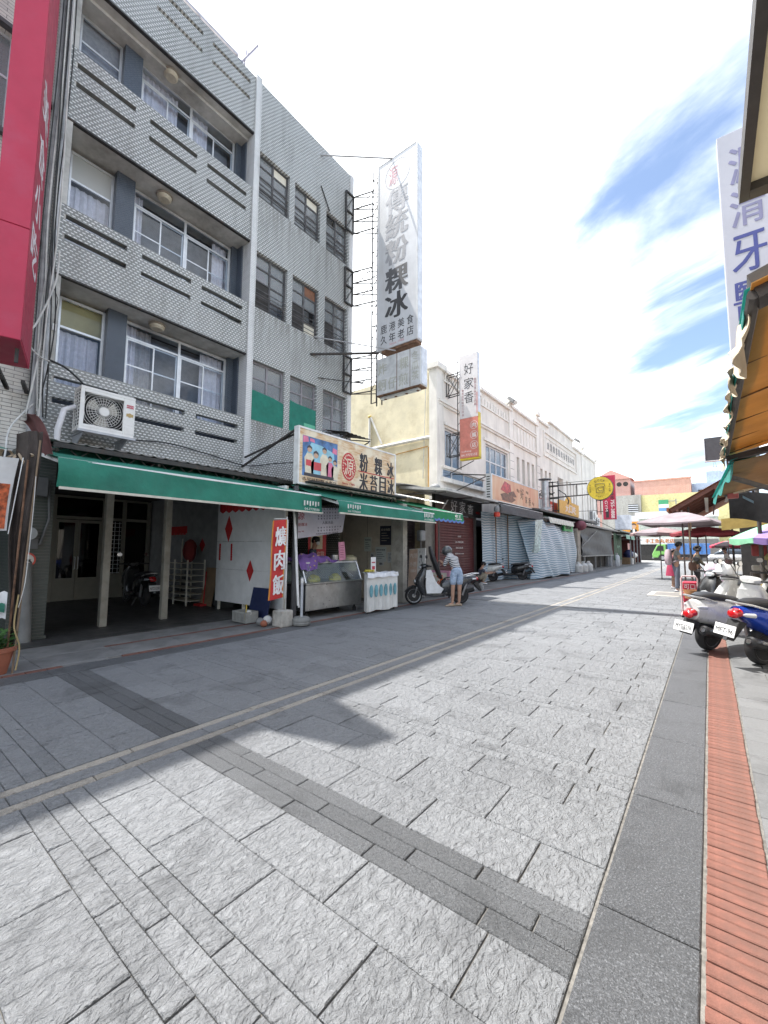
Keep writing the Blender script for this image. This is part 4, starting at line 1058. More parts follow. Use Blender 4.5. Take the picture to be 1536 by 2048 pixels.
# snapshot of five people on a blue stage
ph_ = MB().box(SX, SX+.003, 5.95, 7.02, 3.02, 3.90).obj('photo_print', M('photo_blue', (.06,.16,.36), .4, var=.35, vs=5), sb)
m = MB()
PHC = {'cream': M('print_cream', (.66,.60,.46), .4), 'skin': M('print_skin', (.52,.33,.22), .4), 'hair': M('print_dark', (.03,.03,.04), .4), 'pink': M('print_pink', (.62,.16,.28), .4), 'lblue': M('print_light_blue', (.25,.50,.62), .4), 'red': M('print_red', (.55,.05,.06), .4)}
def fig(y_, z_, s_, shirt):
    m_ = MB().prism([(y_-.10*s_, 3.03), (y_-.13*s_, z_-.18*s_), (y_-.06*s_, z_-.08*s_), (y_+.06*s_, z_-.08*s_), (y_+.13*s_, z_-.18*s_), (y_+.10*s_, 3.03)], 'x', SX+.003, SX+.005); m_.obj('photo_figure', PHC[shirt], ph_)
    MB().disc((SX+.005, y_, z_), (1,0,0), .062*s_, .003, 14).obj('photo_face', PHC['skin'], ph_)
    MB().prism([(y_-.065*s_, z_), (y_-.06*s_, z_+.05*s_), (y_, z_+.085*s_), (y_+.06*s_, z_+.05*s_), (y_+.065*s_, z_), (y_+.02, z_+.03*s_), (y_-.03, z_+.03*s_)], 'x', SX+.006, SX+.0075).obj('photo_hair', PHC['hair'], ph_)
for y_, z_, s_, c_ in ((6.15, 3.62, 1.1, 'cream'), (6.60, 3.66, 1.05, 'cream'), (6.34, 3.52, 1.2, 'lblue'), (6.78, 3.50, .95, 'pink'), (6.94, 3.44, .9, 'cream')): fig(y_, z_, s_, c_)
MB().box(SX+.008, SX+.009, 6.05, 6.20, 3.25, 3.38).box(SX+.008, SX+.009, 6.28, 6.5, 3.18, 3.36).obj('photo_gift', PHC['red'], ph_)
MB().box(SX+.008, SX+.009, 6.0, 6.9, 3.02, 3.09).obj('photo_shadow', PHC['hair'], ph_)
MB().prism([(5.96,3.74),(6.12,3.78),(6.1,3.89),(5.96,3.89)], 'x', SX+.003, SX+.006).prism([(6.15,3.80),(6.3,3.79),(6.28,3.86),(6.16,3.87)], 'x', SX+.003, SX+.006).prism([(6.85,3.66),(7.0,3.64),(7.0,3.76),(6.87,3.78)], 'x', SX+.003, SX+.006).obj('photo_balloon', PHC['pink'], ph_)
MB().prism([(6.0,3.4),(6.2,3.78),(6.5,3.76),(6.9,3.66),(6.95,3.3)], 'x', SX+.0031, SX+.0036).obj('photo_tent', PHC['lblue'], ph_)
# caption, red round seal, lettering
lt = MB()
for s_, y_, z_, w_, h_, mt in (('粉', 7.98, 3.62, .27, .42, 0), ('粿', 8.57, 3.62, .27, .42, 0), ('冰', 9.10, 3.60, .25, .40, 0), ('米', 7.98, 3.14, .27, .40, 0), ('苔', 8.38, 3.13, .26, .40, 0), ('目', 8.76, 3.14, .23, .40, 0), ('冰', 9.12, 3.13, .25, .40, 0)):
    letters(lt, s_, (SX+.002, y_, z_), (0,1,0), (0,0,1), h=h_*1.08, w=w_*1.12, bold=.05, t=.006)
letters(lt, '古早味粉粿冰老店', (SX+.003, 6.48, 2.955), (0,1,0), (0,0,1), h=.075, w=1.05, bold=.03, t=.004)
lt.obj('lettering', M('ink_black', (.012,.012,.018), .5), sb)
SEAL = M('seal_red', (.46,.02,.025), .5, var=.05)
MB().prism([(7.42+.25*math.cos(a*.2618), 3.43+.345*math.sin(a*.2618)) for a in range(24)], 'x', SX, SX+.004).obj('seal', SEAL, sb)
lt = MB(); letters(lt, '源', (SX+.006, 7.42, 3.43), (0,1,0), (0,0,1), h=.42, w=.33, bold=.0, t=.004)
for k in range(26):
    a = k*.2417; lt.box(SX+.004, SX+.006, 7.42+.205*math.cos(a)-.012, 7.42+.205*math.cos(a)+.012, 3.43+.285*math.sin(a)-.02, 3.43+.285*math.sin(a)+.02)
lt.obj('seal_mark', M('seal_cream', (.72,.62,.48), .5), sb)
lt = MB(); letters(lt, 'Since 1985', (SX+.004, 7.42, 3.01), (0,1,0), (0,0,1), h=.055, w=.44, bold=.01, t=.003); lt.box(SX, SX+.004, 7.76, 9.26, 3.372, 3.396); lt.obj('red_line', SEAL, sb)
m = MB()
for y_ in (5.9, 7.6, 9.25): m.bar((SX-.1, y_, 3.95), (XF, y_, 3.9-.25), .035); m.bar((SX-.08, y_, 2.9), (SX-.08, y_, 2.55), .05)
m.bar((SX-.06, 5.85, 4.03), (XF, 5.86, 3.42), .04)
m.obj('strut', BLACKM, sb)
# window air conditioner under a little rusty roof, behind the sign
wa = thing('window_air_conditioner', 'old boxy air conditioner under a little black tin roof at the building corner', 'air conditioner', (-8.4, 8.9, 3.9))
MB().box(XF, -8.42, 8.75, 9.45, 4.15, 4.60).obj('casing', M('aged_white', (.55,.54,.5), .6, dirt=.5), wa, bevel=.01)
MB().box(-8.42, -8.405, 9.0, 9.40, 4.19, 4.56).obj('coil', BLACKP, wa)
m = MB()
for q in range(8): m.box(-8.9+.06*q, -8.87+.06*q, 8.742, 8.75, 4.2, 4.56)
m.obj('louvre', BLACKP, wa)
m = MB().sheet(lambda u, v: (XF+.9*v, 8.6+1.15*u, 4.98-.22*v+.012*math.sin(u*40)), 40, 3, .006)
m.bar((XF, 8.65, 4.9), (-8.05, 8.65, 4.72), .03).bar((XF, 9.7, 4.9), (-8.05, 9.7, 4.72), .03).bar((XF, 9.7, 4.45), (-8.1, 9.7, 4.70), .025).bar((XF, 8.65, 4.45), (-8.1, 8.65, 4.7), .025).bar((XF, 8.7, 4.13), (-8.4, 8.7, 4.13), .04).bar((XF, 9.5, 4.13), (-8.4, 9.5, 4.13), .04)
m.obj('rain_roof', BLACKM, wa)
ob = thing('light_box_sign', 'small light box with green lettering peeping over the sand coloured sign', 'sign', (-7.6, 10.0, 3.9))
MB().box(-8.55, -7.55, 10.0, 10.25, 3.72, 4.32).obj('box', M('box_dark', (.12,.10,.09), .6), ob, bevel=.01)
MB().box(-8.5, -7.72, 9.985, 9.999, 3.76, 4.28).obj('face', WHITEM, ob)
letters(MB(), '門市部', (-8.1, 9.982, 4.06), (1,0,0), (0,0,1), h=.24, w=.62, bold=.03).obj('lettering', M('teal_ink', (.03,.20,.20), .5), ob)

# ---- inside of the ice shop
sh = thing('ice_shop', 'open fronted ice shop room with plain plywood walls', 'shop', (-8.5, 7.8, 0))
PLY = M('plywood', (.52,.46,.37), .75, var=.08, vs=2.5, dirt=.3, dcol=(.18,.15,.11))
m = MB().box(-13, -7.0, 9.58, 9.64, .012, 2.85).obj('side_wall', PLY, sh)
for k in range(6): MB().box(-13+k*1.0+.98, -13+k*1.0+1.0, 9.572, 9.58, .012, 2.8).obj('batten', M('ply_batten', (.26,.22,.17), .8), m)
MB().box(-13.1, -13.0, 6.04, 9.58, .012, 2.85).obj('rear_wall', M('shop_back', (.16,.15,.14), .9), sh)
MB().box(-13, -6.6, 6.04, 9.58, 2.86, 2.90).obj('ceiling', DARKIN, sh)
MB().box(-7.0, -6.60, 9.40, 9.60, .012, 2.7).obj('post', M('post_grey', (.33,.31,.27), .7, dirt=.4), sh)
pole('steel_post', 'dark steel post where the white hoarding meets the ice shop', (-6.72, 5.72, .0), (-6.75, 5.74, 2.75), .055, M('dark_steel', (.06,.06,.065), .5))
pole('bamboo_pole', 'pale pole leaning behind the red banner flag', (-6.35, 5.52, .35), (-6.75, 5.70, 2.25), .022, WHITEM)
pole('bamboo_pole', 'second pale pole leaning by the dark steel post', (-6.42, 5.60, .3), (-6.72, 5.72, 2.0), .018, ALU)
# menu sheet hung behind the awning
mn = thing('menu_banner', 'white menu banner of small lilac print hung above the ice counter', 'banner', (-6.9, 6.7, 2.0))
MX = -7.0
MB().prism([(6.00, 1.66), (7.42, 1.85), (7.55, 2.44), (6.00, 2.34)], 'x', MX-.006, MX).obj('sheet', cloth_mat('menu_white', (.76,.74,.82), .35, .55, dirt=0), mn)
lt = MB()
def at_menu(u, v): return (MX+.002, 6.02+1.45*u, 1.70+.13*u+.62*v)
letters(lt, '人氣冰品', at_menu(.62, .45), (0,1,.09), (0,0,1), h=.07, w=.34, bold=.0, t=.002)
for r_, n_ in ((.95,8),(.82,8),(.70,8),(.60,8),(.27,9),(.16,8)):
    for k in range(n_): letters(lt, '粉粿冰豆綠紅圓芋'[k % 8], at_menu(.42+k*.062, r_), (0,1,.09), (0,0,1), h=.038, w=.045, t=.002)
letters(lt, '內用請先點餐付款 自助取餐', at_menu(.62, .05), (0,1,.09), (0,0,1), h=.04, w=.72, t=.002)
lt.obj('lettering', M('menu_ink', (.08,.06,.14), .6), mn)
lt = MB(); letters(lt, '源', at_menu(.06, .74), (0,1,.09), (0,0,1), h=.18, w=.20, bold=.02, t=.002); letters(lt, '粉粿冰', at_menu(.10, .42), (0,1,.09), (0,0,1), h=.075, w=.26, bold=.02, t=.002); letters(lt, 'Since 1985', at_menu(.07, .18), (0,1,.09), (0,0,1), h=.03, w=.16, t=.002)
lt.obj('red_lettering', M('menu_red', (.38,.03,.05), .6), mn)
# papers stuck on the shop walls: facing the street side wall (-Y)
def notice(label, x, z, w, h, col, y=9.57, txt=None, tcol=(.05,.05,.06), face='y', rows_=4, cat='notice'):
    t = thing('notice', label, cat, (x, y, z))
    if face == 'y':
        MB().box(x-w/2, x+w/2, y-.006, y-.001, z-h/2, z+h/2).obj('sheet', M('paper_%d%d%d' % tuple(int(c*99) for c in col), col, .6, var=.04), t)
        lt_ = MB()
        if txt: letters(lt_, txt, (x, y-.008, z+h*.3), (1,0,0), (0,0,1), h=h*.13, w=w*.8, bold=.02, t=.002)
        for k in range(rows_): lt_.box(x-w*.36, x+w*(.1+.25*((k*7)%3)/2), y-.009, y-.006, z+h*(.12-.13*k)-.006, z+h*(.12-.13*k)+.006)
    else:
        MB().box(y-.001, y+.005, x-w/2, x+w/2, z-h/2, z+h/2).obj('sheet', M('paper_%d%d%d' % tuple(int(c*99) for c in col), col, .6, var=.04), t)
        lt_ = MB()
        if txt: letters(lt_, txt, (y+.007, x, z-h*.28), (0,1,0), (0,0,1), h=h*.2, w=w*.8, bold=.03, t=.002)
        for k in range(rows_): lt_.box(y+.005, y+.008, x-w*.3, x+w*.3, z+h*(.33-.13*k)-.006, z+h*(.33-.13*k)+.006)
    lt_.obj('lettering', M('ink_%d%d%d' % tuple(int(c*99) for c in tcol), tcol, .6), t)
    return t
notice('black food poster high on the plywood wall', -7.33, 1.84, .40, .55, (.03,.03,.045), tcol=(.5,.45,.35), txt='美食地圖')
notice('pale green notice with a bowl drawing on the plywood wall', -7.99, 1.59, .27, .42, (.50,.54,.48), txt='營業時間')
notice('larger pale notice under the black food poster', -7.50, 1.30, .40, .42, (.48,.50,.47), txt='請依序排隊')
notice('narrow pale notice low beside the post', -7.17, 1.22, .17, .30, (.52,.52,.50), txt='內用')
notice('small pale slip left of the larger notice', -7.81, 1.27, .15, .16, (.5,.5,.48))
notice('small pale slip hanging below the larger notice', -7.48, 1.04, .18, .12, (.5,.5,.48))
notice('red and cream price board hung behind the counter', 7.45, 1.50, .62, .62, (.50,.05,.06), y=-7.9, face='x', txt='請先付款', tcol=(.7,.6,.5))
nb = notice('cream card in front of the red price board', 7.42, 1.62, .40, .36, (.60,.52,.38), y=-7.89, face='x')
# ---- ice counter: steel chest with a slanted glass case
fz = thing('ice_counter', 'stainless steel ice counter with a slanted glass display case', 'counter', (-6.95, 6.85, 0))
MB().box(-7.40, -6.62, 5.96, 7.72, .16, .70).obj('chest', STEEL, fz, bevel=.012)
MB().box(-7.42, -6.595, 5.94, 7.74, .70, .735).obj('worktop', STEEL, fz, bevel=.008)
MB().box(-7.40, -7.34, 6.0, 7.68, .74, 1.10).obj('case_back', M('case_back_white', (.42,.44,.42), .5), fz)
MB().box(-7.41, -6.63, 5.952, 5.958, .16, .69).obj('side_cladding', M('dark_cladding', (.045,.045,.05), .5), fz)
ft = MB()
for x_, y_ in ((-6.75, 6.08), (-6.75, 7.6), (-7.3, 6.08), (-7.3, 7.6)): ft.lathe([(.045, .0), (.045,.09), (.02,.10), (.02,.16)], 12, Matrix.Translation((x_, y_, 0)))
ft.obj('caster', RUBBER, fz)
fr = MB()
for y_ in (5.96, 7.70):
    fr.bar((-6.64, y_, .735), (-6.80, y_, 1.14), .03); fr.bar((-6.80, y_, 1.14), (-7.35, y_, 1.17), .03); fr.bar((-7.35, y_, .735), (-7.35, y_, 1.17), .03)
fr.bar((-6.80, 5.96, 1.145), (-6.80, 7.70, 1.145), .03).bar((-7.35, 5.96, 1.17), (-7.35, 7.70, 1.17), .03)
fr.obj('case_frame', ALU, fz)
CASEG = glass_mat('display_glass', (.80,.84,.84), 1.45)
MB().add([(-6.64,5.97,.74),(-6.64,7.69,.74),(-6.80,7.69,1.13),(-6.80,5.97,1.13),(-6.646,5.97,.74),(-6.646,7.69,.74),(-6.806,7.69,1.13),(-6.806,5.97,1.13)], [(0,1,2,3),(7,6,5,4),(0,4,5,1),(1,5,6,2),(2,6,7,3),(3,7,4,0)]).obj('front_glass', CASEG, fz)
MB().box(-7.34, -6.81, 5.97, 7.69, 1.15, 1.158).obj('top_glass', CASEG, fz)
for y_ in (5.97, 7.685): MB().prism([(-6.65,.74),(-6.80,1.13),(-7.34,1.15),(-7.34,.74)], 'y', y_, y_+.006).obj('end_glass', CASEG, fz)
sl = MB()
for k in range(22): sl.bar((-6.78, 6.05+k*.073, .80), (-7.2, 6.12+k*.073, 1.0), .012, .004)
sl.obj('rack_slat', ALU, fz)
for k, (y_, c_) in enumerate(((6.42, (.50,.42,.05)), (7.08, (.46,.40,.06)))):
    b_ = MB().ball((-6.9, y_, .76), .16, 14, 8, (.8, 1.1, .75), .12, rnd).obj('jelly_heap', M('yellow_jelly', (.52,.43,.06), .35, var=.15, vs=20), None, smooth=True)
    tag(b_, ('tall heap of yellow jelly in the glass case nearest its end', 'flatter heap of yellow jelly in the middle of the glass case')[k], 'food', 'heaps of yellow jelly in the glass case')
cloth_p = M('purple_cloth', (.17,.085,.29), .8, var=.12, vs=6)
def hump(u, v):
    y_ = 5.90+1.08*u; x_ = -7.30+.58*v
    z_ = 1.182+.14*math.sin(min(1,u*1.05)*math.pi)**.6*math.sin(min(1, v*1.1)*math.pi)**.5+.025*math.sin(u*19+v*7)+.02*math.sin(v*17)
    if v > .85 and u < .42: z_ -= (v-.85)*1.15
    return (x_+ (.03*math.sin(u*21) if v > .85 else 0), y_, z_)
pc = thing('purple_cloth', 'purple patterned cloth thrown over things on the ice counter', 'cloth', (-7.0, 6.5, 1.17))
MB().sheet(hump, 30, 18, .006).obj('cloth', cloth_p, pc, smooth=True, ang=80)
st = MB()
for q in range(16):
    u, v = rnd.uniform(.05,.95), rnd.uniform(.3,.98); p = Vector(hump(u, v)); st.ball((p.x+.006, p.y, p.z+.004), .017, 6, 4)
st.obj('star_print', M('print_gold', (.55,.42,.16), .7), pc)
pk = thing('price_card', 'pink price card standing on the counter beside the steel pot', 'card', (-6.95, 7.34, 1.16))
MB().prism([(7.24,1.17),(7.46,1.20),(7.40,1.62),(7.20,1.60)], 'x', -6.92, -6.912).obj('card', M('pink_card', (.62,.26,.38), .6), pk)
lt = MB()
for k in range(6): lt.box(-6.912, -6.909, 7.26+.003*k, 7.38, 1.25+k*.055, 1.262+k*.055)
lt.obj('lettering', M('maroon_ink', (.25,.04,.09), .6), pk)
pt = thing('steel_pot', 'small steel pot on the counter beside the pink card', 'pot', (-7.0, 7.16, 1.165), world=False)
MB().lathe([(.085,0),(.09,.01),(.09,.14),(.082,.14),(.08,.02)], 20).obj('pot', STEEL, pt, smooth=True)
rc = thing('rice_cooker', 'cream domed rice cooker behind the counter end', 'cooker', (-7.25, 7.93, .90), world=False)
MB().lathe([(.20,0),(.225,.04),(.225,.24),(.20,.26)], 26).obj('body', M('cooker_cream', (.46,.42,.28), .5), rc, smooth=True)
MB().lathe([(.215,.262),(.20,.34),(.12,.39),(.03,.40)], 26).obj('lid', M('cooker_cream', (.46,.42,.28), .5), rc, smooth=True)
MB().box(.19, .235, -.05, .05, .2, .28).obj('handle', GREYP, rc)
# table beside it under a white cloth printed with leaves
tb = thing('cloth_table', 'small table beside the ice counter draped in white cloth printed with blue leaves', 'table', (-6.3, 7.9, 0))
def skirt(u, v):
    # front and end of the table as one hanging cloth
    y0_, y1_ = 7.30, 8.40
    L_ = .20+1.1; s = u*L_
    if s < .20: x_, y_ = -6.29+s*.9, y0_+.12-.6*s
    else: x_, y_ = -6.11+.05*(s-.20)/1.1, y0_+(s-.20)
    f = .018*math.sin(s*21)+.012*math.sin(s*47)
    return (x_+(f if s > .20 else 0)*(1-v), y_, .05+.83*v-.015*math.sin(s*9)*(1-v))
MB().sheet(skirt, 60, 8, .005).obj('skirt', M('table_cloth', (.62,.62,.60), .8, var=.05, dirt=.25, dcol=(.42,.41,.38)), tb, smooth=True, ang=80)
lfm = M('leaf_print', (.16,.36,.42), .8, var=.2)
for k in range(6):
    y_ = 7.42+k*.175
    p_ = []
    for a in range(12): p_.append((y_+.055*math.sin(a*.5236)*(1 if a < 7 else 1), .50+.14*math.cos(a*.5236)))
    MB().prism(p_, 'x', -6.085+.02*(k/5), -6.068+.02*(k/5)).obj('leaf_print', lfm, tb)
MB().sheet(lambda u, v: (-6.32+.26*v, 7.27+1.17*u+.10*(1-v)*(1-u), .90+.05*math.exp(-((v-.98)/.1)**2)*0+.012*math.sin(u*17+v*9)-(.10 if v > .97 else 0)), 26, 12, .008).obj('table_top', M('plastic_sheet', (.66,.67,.70), .4), tb, smooth=True, ang=60)
lg = MB()
for x_, y_ in ((-6.25, 7.44), (-6.25, 8.34), (-6.14, 7.38), (-6.14, 8.34)): lg.box(x_-.02, x_+.02, y_-.02, y_+.02, 0, .87)
lg.obj('leg', BLACKM, tb)
tagc = thing('table_stand_card', 'white stand card on the cloth table', 'card', (-6.3, 7.75, .92))
MB().box(-6.30, -6.292, 7.66, 7.84, .92, 1.26).obj('card', WHITEM, tagc); MB().box(-6.292, -6.289, 7.70, 7.80, .97, 1.05).box(-6.292, -6.289, 7.69, 7.81, 1.12, 1.15).obj('print', M('menu_red', (.38,.03,.05), .6), tagc)
fb = thing('food_tray', 'tray of yellow fruit pieces on the cloth table', 'tray', (-6.35, 7.48, .91))
MB().box(-6.31, -6.10, 7.36, 7.62, .915, .93).obj('tray', STEEL, fb); m = MB()
for q in range(14): m.ball((rnd.uniform(-6.28,-6.14), rnd.uniform(7.40,7.58), .945), .035, 6, 4)
tag(m.obj('fruit_piece', M('yellow_jelly', (.52,.43,.06), .35), fb), kind='stuff')
# banner flag in its concrete block
fl = thing('banner_flag', 'red banner flag with white lettering planted in a concrete block', 'flag', (-6.35, 5.3, 0))
FX = -6.40
def flagp(u, v): return (FX+.012*math.sin(v*6+u*3), 4.885+.30*u-.015*(1-v)*(1-u)+.045*v, .50+1.47*v+.035*u)
MB().sheet(flagp, 8, 22, .003).obj('flag_cloth', M('flag_red', (.52,.035,.035), .7, var=.08), fl, smooth=True)
MB().sheet(lambda u, v: tuple(Vector(flagp(-.07+.09*u, v))+Vector((.003,0,0))), 2, 22, .003).sheet(lambda u, v: tuple(Vector(flagp(.94+.07*u, v))+Vector((.003,0,0))), 2, 22, .003).obj('flag_edge', M('flag_orange', (.60,.24,.03), .7), fl, smooth=True)
lt = MB()
for s_, z_ in (('爌', 1.68), ('肉', 1.235), ('飯', .78)): letters(lt, s_, (FX+.020, 5.045+.05*(z_-.5)/1.5, z_), (0,1,.1), (0,0,1), h=.36, w=.235, bold=.04, t=.006)
lt.obj('lettering', M('flag_white', (.74,.72,.72), .6), fl)
MB().tube([(FX-.01, 5.265, .2), (FX-.01, 5.24, 2.06)], .012, 8).tube([(FX-.01, 5.25, 2.02), (FX-.01, 4.93, 2.0)], .009, 6).obj('pole', WHITEM, fl, smooth=True)
MB().sheet(lambda u, v: (FX-.012, 5.235+.045*u, .5+1.5*v), 2, 4, .004).obj('white_sleeve', WHITEM, fl)
blk = thing('concrete_block', 'stained white concrete block holding the red banner flag', 'block', (-6.40, 5.26, 0))
MB().box(-6.54, -6.26, 5.06, 5.33, .0, .30).obj('block', M('stained_concrete', (.46,.44,.40), .85, var=.15, dirt=.6, dcol=(.2,.17,.14), ds=6), blk, bevel=.02, segs=2)
pb = thing('parking_post', 'pale pole set in a low round concrete base painted like a tyre', 'post', (-6.18, 5.46, 0), world=False)
MB().lathe([(.12,0),(.165,.02),(.175,.06),(.165,.075),(.172,.10),(.165,.13),(.13,.165),(.05,.17)], 26).obj('base', M('cement_base', (.20,.20,.19), .85, var=.15, dirt=.3), pb, smooth=True)
MB().lathe([(.026,.15),(.026,.90)], 12).obj('pole', M('pole_pale', (.42,.44,.47), .5), pb, smooth=True); MB().lathe([(.028,.80),(.028,.88)], 12).obj('cap', WHITEM, pb)
# clutter under the hoarding
tl = thing('blue_panel', 'dark blue panel leaning under the hoarding beside the banner flag', 'panel', (-7.0, 5.2, 0))
MB().box(0, .62, 0, .02, 0, .60, Matrix.Translation((-7.55, 5.22, .06)) @ Matrix.Rotation(R(-12), 4, 'X')).obj('panel', M('navy_panel', (.012,.02,.07), .6), tl)
bs = thing('grey_basket', 'grey slotted basket on the ground under the hoarding', 'basket', (-7.3, 4.98, 0))
m = MB().box(-7.5, -7.05, 4.85, 5.12, .02, .04)
for q in range(10): m.box(-7.5+q*.046, -7.475+q*.046, 4.84, 4.85, .04, .22)
m.box(-7.5, -7.05, 4.838, 4.852, .2, .23).box(-7.5, -7.05, 5.11, 5.12, .04, .23).box(-7.06, -7.05, 4.85, 5.11, .04, .23).box(-7.5, -7.49, 4.85, 5.11, .04, .23); m.obj('basket', M('basket_grey', (.30,.30,.28), .6), bs)
bt = thing('spray_bottle', 'yellow bottle in the grey basket', 'bottle', (-7.2, 4.95, .05), world=False)
MB().lathe([(.03,0),(.032,.12),(.012,.17),(.012,.30),(.004,.31)], 12).obj('bottle', M('yellow_plastic', (.55,.38,.04), .4), bt, smooth=True)
mg = thing('white_cup', 'white cup in the grey basket beside the yellow bottle', 'cup', (-7.10, 4.94, .16), world=False)
MB().lathe([(.035,0),(.045,.09),(.04,.09),(.03,.01)], 14).tube([(.04,0,.02),(.075,0,.03),(.075,0,.065),(.042,0,.075)], .006, 6).obj('cup', WHITEM, mg, smooth=True)
for k, (x_, y_, s_, mt, lb) in enumerate(((-6.72, 5.10, .11, WHITEM, 'white plastic jug lying behind the concrete block'), (-6.62, 4.94, .075, M('terracotta', (.38,.13,.075), .8), 'small brown pot beside the concrete block'), (-6.78, 4.97, .09, M('rag_grey', (.2,.2,.2), .9), 'dark grey rag heap under the red banner flag'))):
    tag(MB().ball((x_, y_, s_*.8), s_, 12, 8, (1, .8, .8), .08, rnd).obj(('jug','clay_pot','rag')[k], mt, None, smooth=True), lb, ('jug','pot','rag')[k])
bd = thing('leaning_board', 'brown board leaning on the inner partition beside the metal rack', 'board', (-10.6, 5.7, 0))
MB().box(0, .55, 0, .015, 0, .95, Matrix.Translation((-10.35, 5.72, .015)) @ Matrix.Rotation(R(-10), 4, 'X')).obj('board', M('brown_ply', (.22,.15,.09), .8), bd)
rk = thing('metal_rack', 'pale metal shelf rack standing against the inner partition', 'rack', (-11, 5.6, 0))
m = MB()
for x_ in (-11.5, -10.95, -10.3):
    for y_ in (5.35, 5.80): m.box(x_-.015, x_+.015, y_-.015, y_+.015, .015, 1.15 if x_ > -11 else 1.7)
m.obj('upright', CREAMP, rk)
for q in range(7):
    MB().box(-11.5, -10.3, 5.37, 5.78, .12+q*.155, .135+q*.155).obj('shelf', CREAMP, rk)
rd = thing('red_jacket', 'dark red jacket thrown on top of the metal rack', 'jacket', (-10.7, 5.6, 1.1))
MB().ball((-10.7, 5.6, 1.38), .26, 12, 8, (.8, .6, 1.1), .08, rnd).obj('cloth', M('dark_red_cloth', (.16,.02,.02), .9), rd, smooth=True)
dst = thing('red_dustpan', 'red long handled dustpan by the inner partition', 'dustpan', (-10.1, 5.6, 0))
MB().tube([(-10.15, 5.72, .05), (-10.2, 5.8, .85)], .016, 6).box(-10.3, -10.0, 5.55, 5.8, .015, .06).obj('pan', REDP, dst)
# ---------------------------------------------------------------- tall sign on a lattice at the building corner
SIGNW = M('aged_sign_white', (0.60, 0.61, 0.63), 0.5, var=.05, vs=2, dirt=.5, dcol=(.42,.40,.37), ds=1.6, streak=True)
SIGNE = M('sign_edge', (0.62,0.66,0.72), .45, dirt=.25, dcol=(.4,.4,.4))
bsn = thing('vertical_sign', 'very tall white sign with fading characters on a lattice at the building corner', 'sign', (-7.2, 10.05, 7.6))
SY = 9.9
MB().box(-7.95, -6.46, SY, SY+.32, 7.60, 13.90).obj('box', SIGNW, bsn, bevel=.012)
MB().box(-6.46, -6.445, SY+.03, SY+.29, 7.63, 13.87).obj('edge_panel', SIGNE, bsn)
MB().box(-7.96, -6.44, SY-.012, SY+.02, 13.86, 13.91).box(-7.97, -7.94, SY-.012, SY, 7.6, 13.86).box(-6.47, -6.44, SY-.012, SY, 7.6, 13.86).obj('trim', WHITEM, bsn)
MB().box(-7.8, -6.5, SY+.02, SY+.3, 7.52, 7.60).obj('rusty_underside', RUST, bsn)
for s_, z_, g_ in (('傳', 12.36, .40), ('統', 11.55, .36), ('粉', 10.68, .33), ('粿', 9.76, .10), ('冰', 8.92, .06)):
    letters(MB(), s_, (-7.22, SY-.003, z_), (1,0,0), (0,0,1), h=.80, w=.82, bold=.04, t=.006).obj('lettering', M('ink_grey_%d' % int(g_*100), (g_, g_, g_*1.04), .6), bsn)
lt = MB()
for k, s_ in enumerate('鹿港美食'): letters(lt, s_, (-7.70+.33*k, SY-.002, 8.27), (1,0,0), (0,0,1), h=.29, w=.24, bold=.008)
for k, s_ in enumerate('久年老店'): letters(lt, s_, (-7.70+.33*k, SY-.002, 7.92), (1,0,0), (0,0,1), h=.29, w=.24, bold=.008)
lt.obj('lettering', M('ink_dark', (.03,.03,.035), .6), bsn)
lt = MB(); letters(lt, 'Since 1985', (-7.2, SY-.002, 7.72), (1,0,0), (0,0,1), h=.07, w=.55, bold=.01)
letters(lt, '源', (-7.35, SY-.002, 13.25), (1,0,0), (0,0,1), h=.62, w=.34, bold=.0, t=.004)
lt.obj('red_lettering', M('faded_pink', (.58,.30,.33), .6), bsn)
MB().lathe([(.46,0),(.49,0),(.49,.004),(.46,.004)], 32, Matrix.Translation((-7.2, SY+.0005, 13.25)) @ Matrix.Rotation(R(90), 4, 'X'), cap=False).obj('seal_ring', M('faded_ring', (.52,.51,.52), .6), bsn)
lb = thing('light_box_sign', 'rusty edged light box with ghosted food names below the very tall white sign', 'sign', (-7.15, 10.1, 6.2))
MB().box(-7.97, -6.34, SY, SY+.36, 6.19, 7.36).obj('box', M('ghost_white', (.62,.63,.63), .5, dirt=.35, dcol=(.45,.44,.41), ds=2), lb, bevel=.015)
MB().box(-6.34, -6.325, SY+.03, SY+.33, 6.22, 7.33).obj('edge_panel', SIGNE, lb)
m = MB().box(-7.2, -7.18, SY-.006, SY, 6.2, 7.35).box(-6.72, -6.705, SY-.006, SY, 6.2, 7.35).box(-7.96, -6.35, SY-.004, SY+.34, 6.16, 6.19); m.obj('seam', RUST, lb)
lt = MB()
for s_, x_, z_, h_ in (('炸', -7.74, 7.0, .36), ('粿', -6.93, 6.98, .36), ('蚵', -7.74, 6.48, .36), ('仔', -7.36, 6.48, .36), ('煎', -6.95, 6.48, .36), ('冬', -6.53, 7.1, .26), ('瓜', -6.53, 6.8, .26), ('茶', -6.53, 6.5, .26)):
    letters(lt, s_, (x_, SY-.0015, z_), (1,0,0), (0,0,1), h=h_, w=h_*.9, bold=.02)
lt.obj('lettering', M('ghost_letter', (.47,.47,.41), .6), lb)
MB().box(-7.9, -6.5, SY+.10, SY+.26, 6.10, 6.16).obj('underside', M('ghost_white', (.55,.56,.56), .5), lb)
for k in range(4): MB().disc((-7.75+.4*k, SY+.18, 6.095), (0,0,1), .045, .02, 12).obj('socket', RUST, lb)
lat = thing('lattice_bracket', 'black iron lattice column and arms holding the very tall white sign off the building', 'bracket', (-8.4, 9.8, 6))
m = MB()
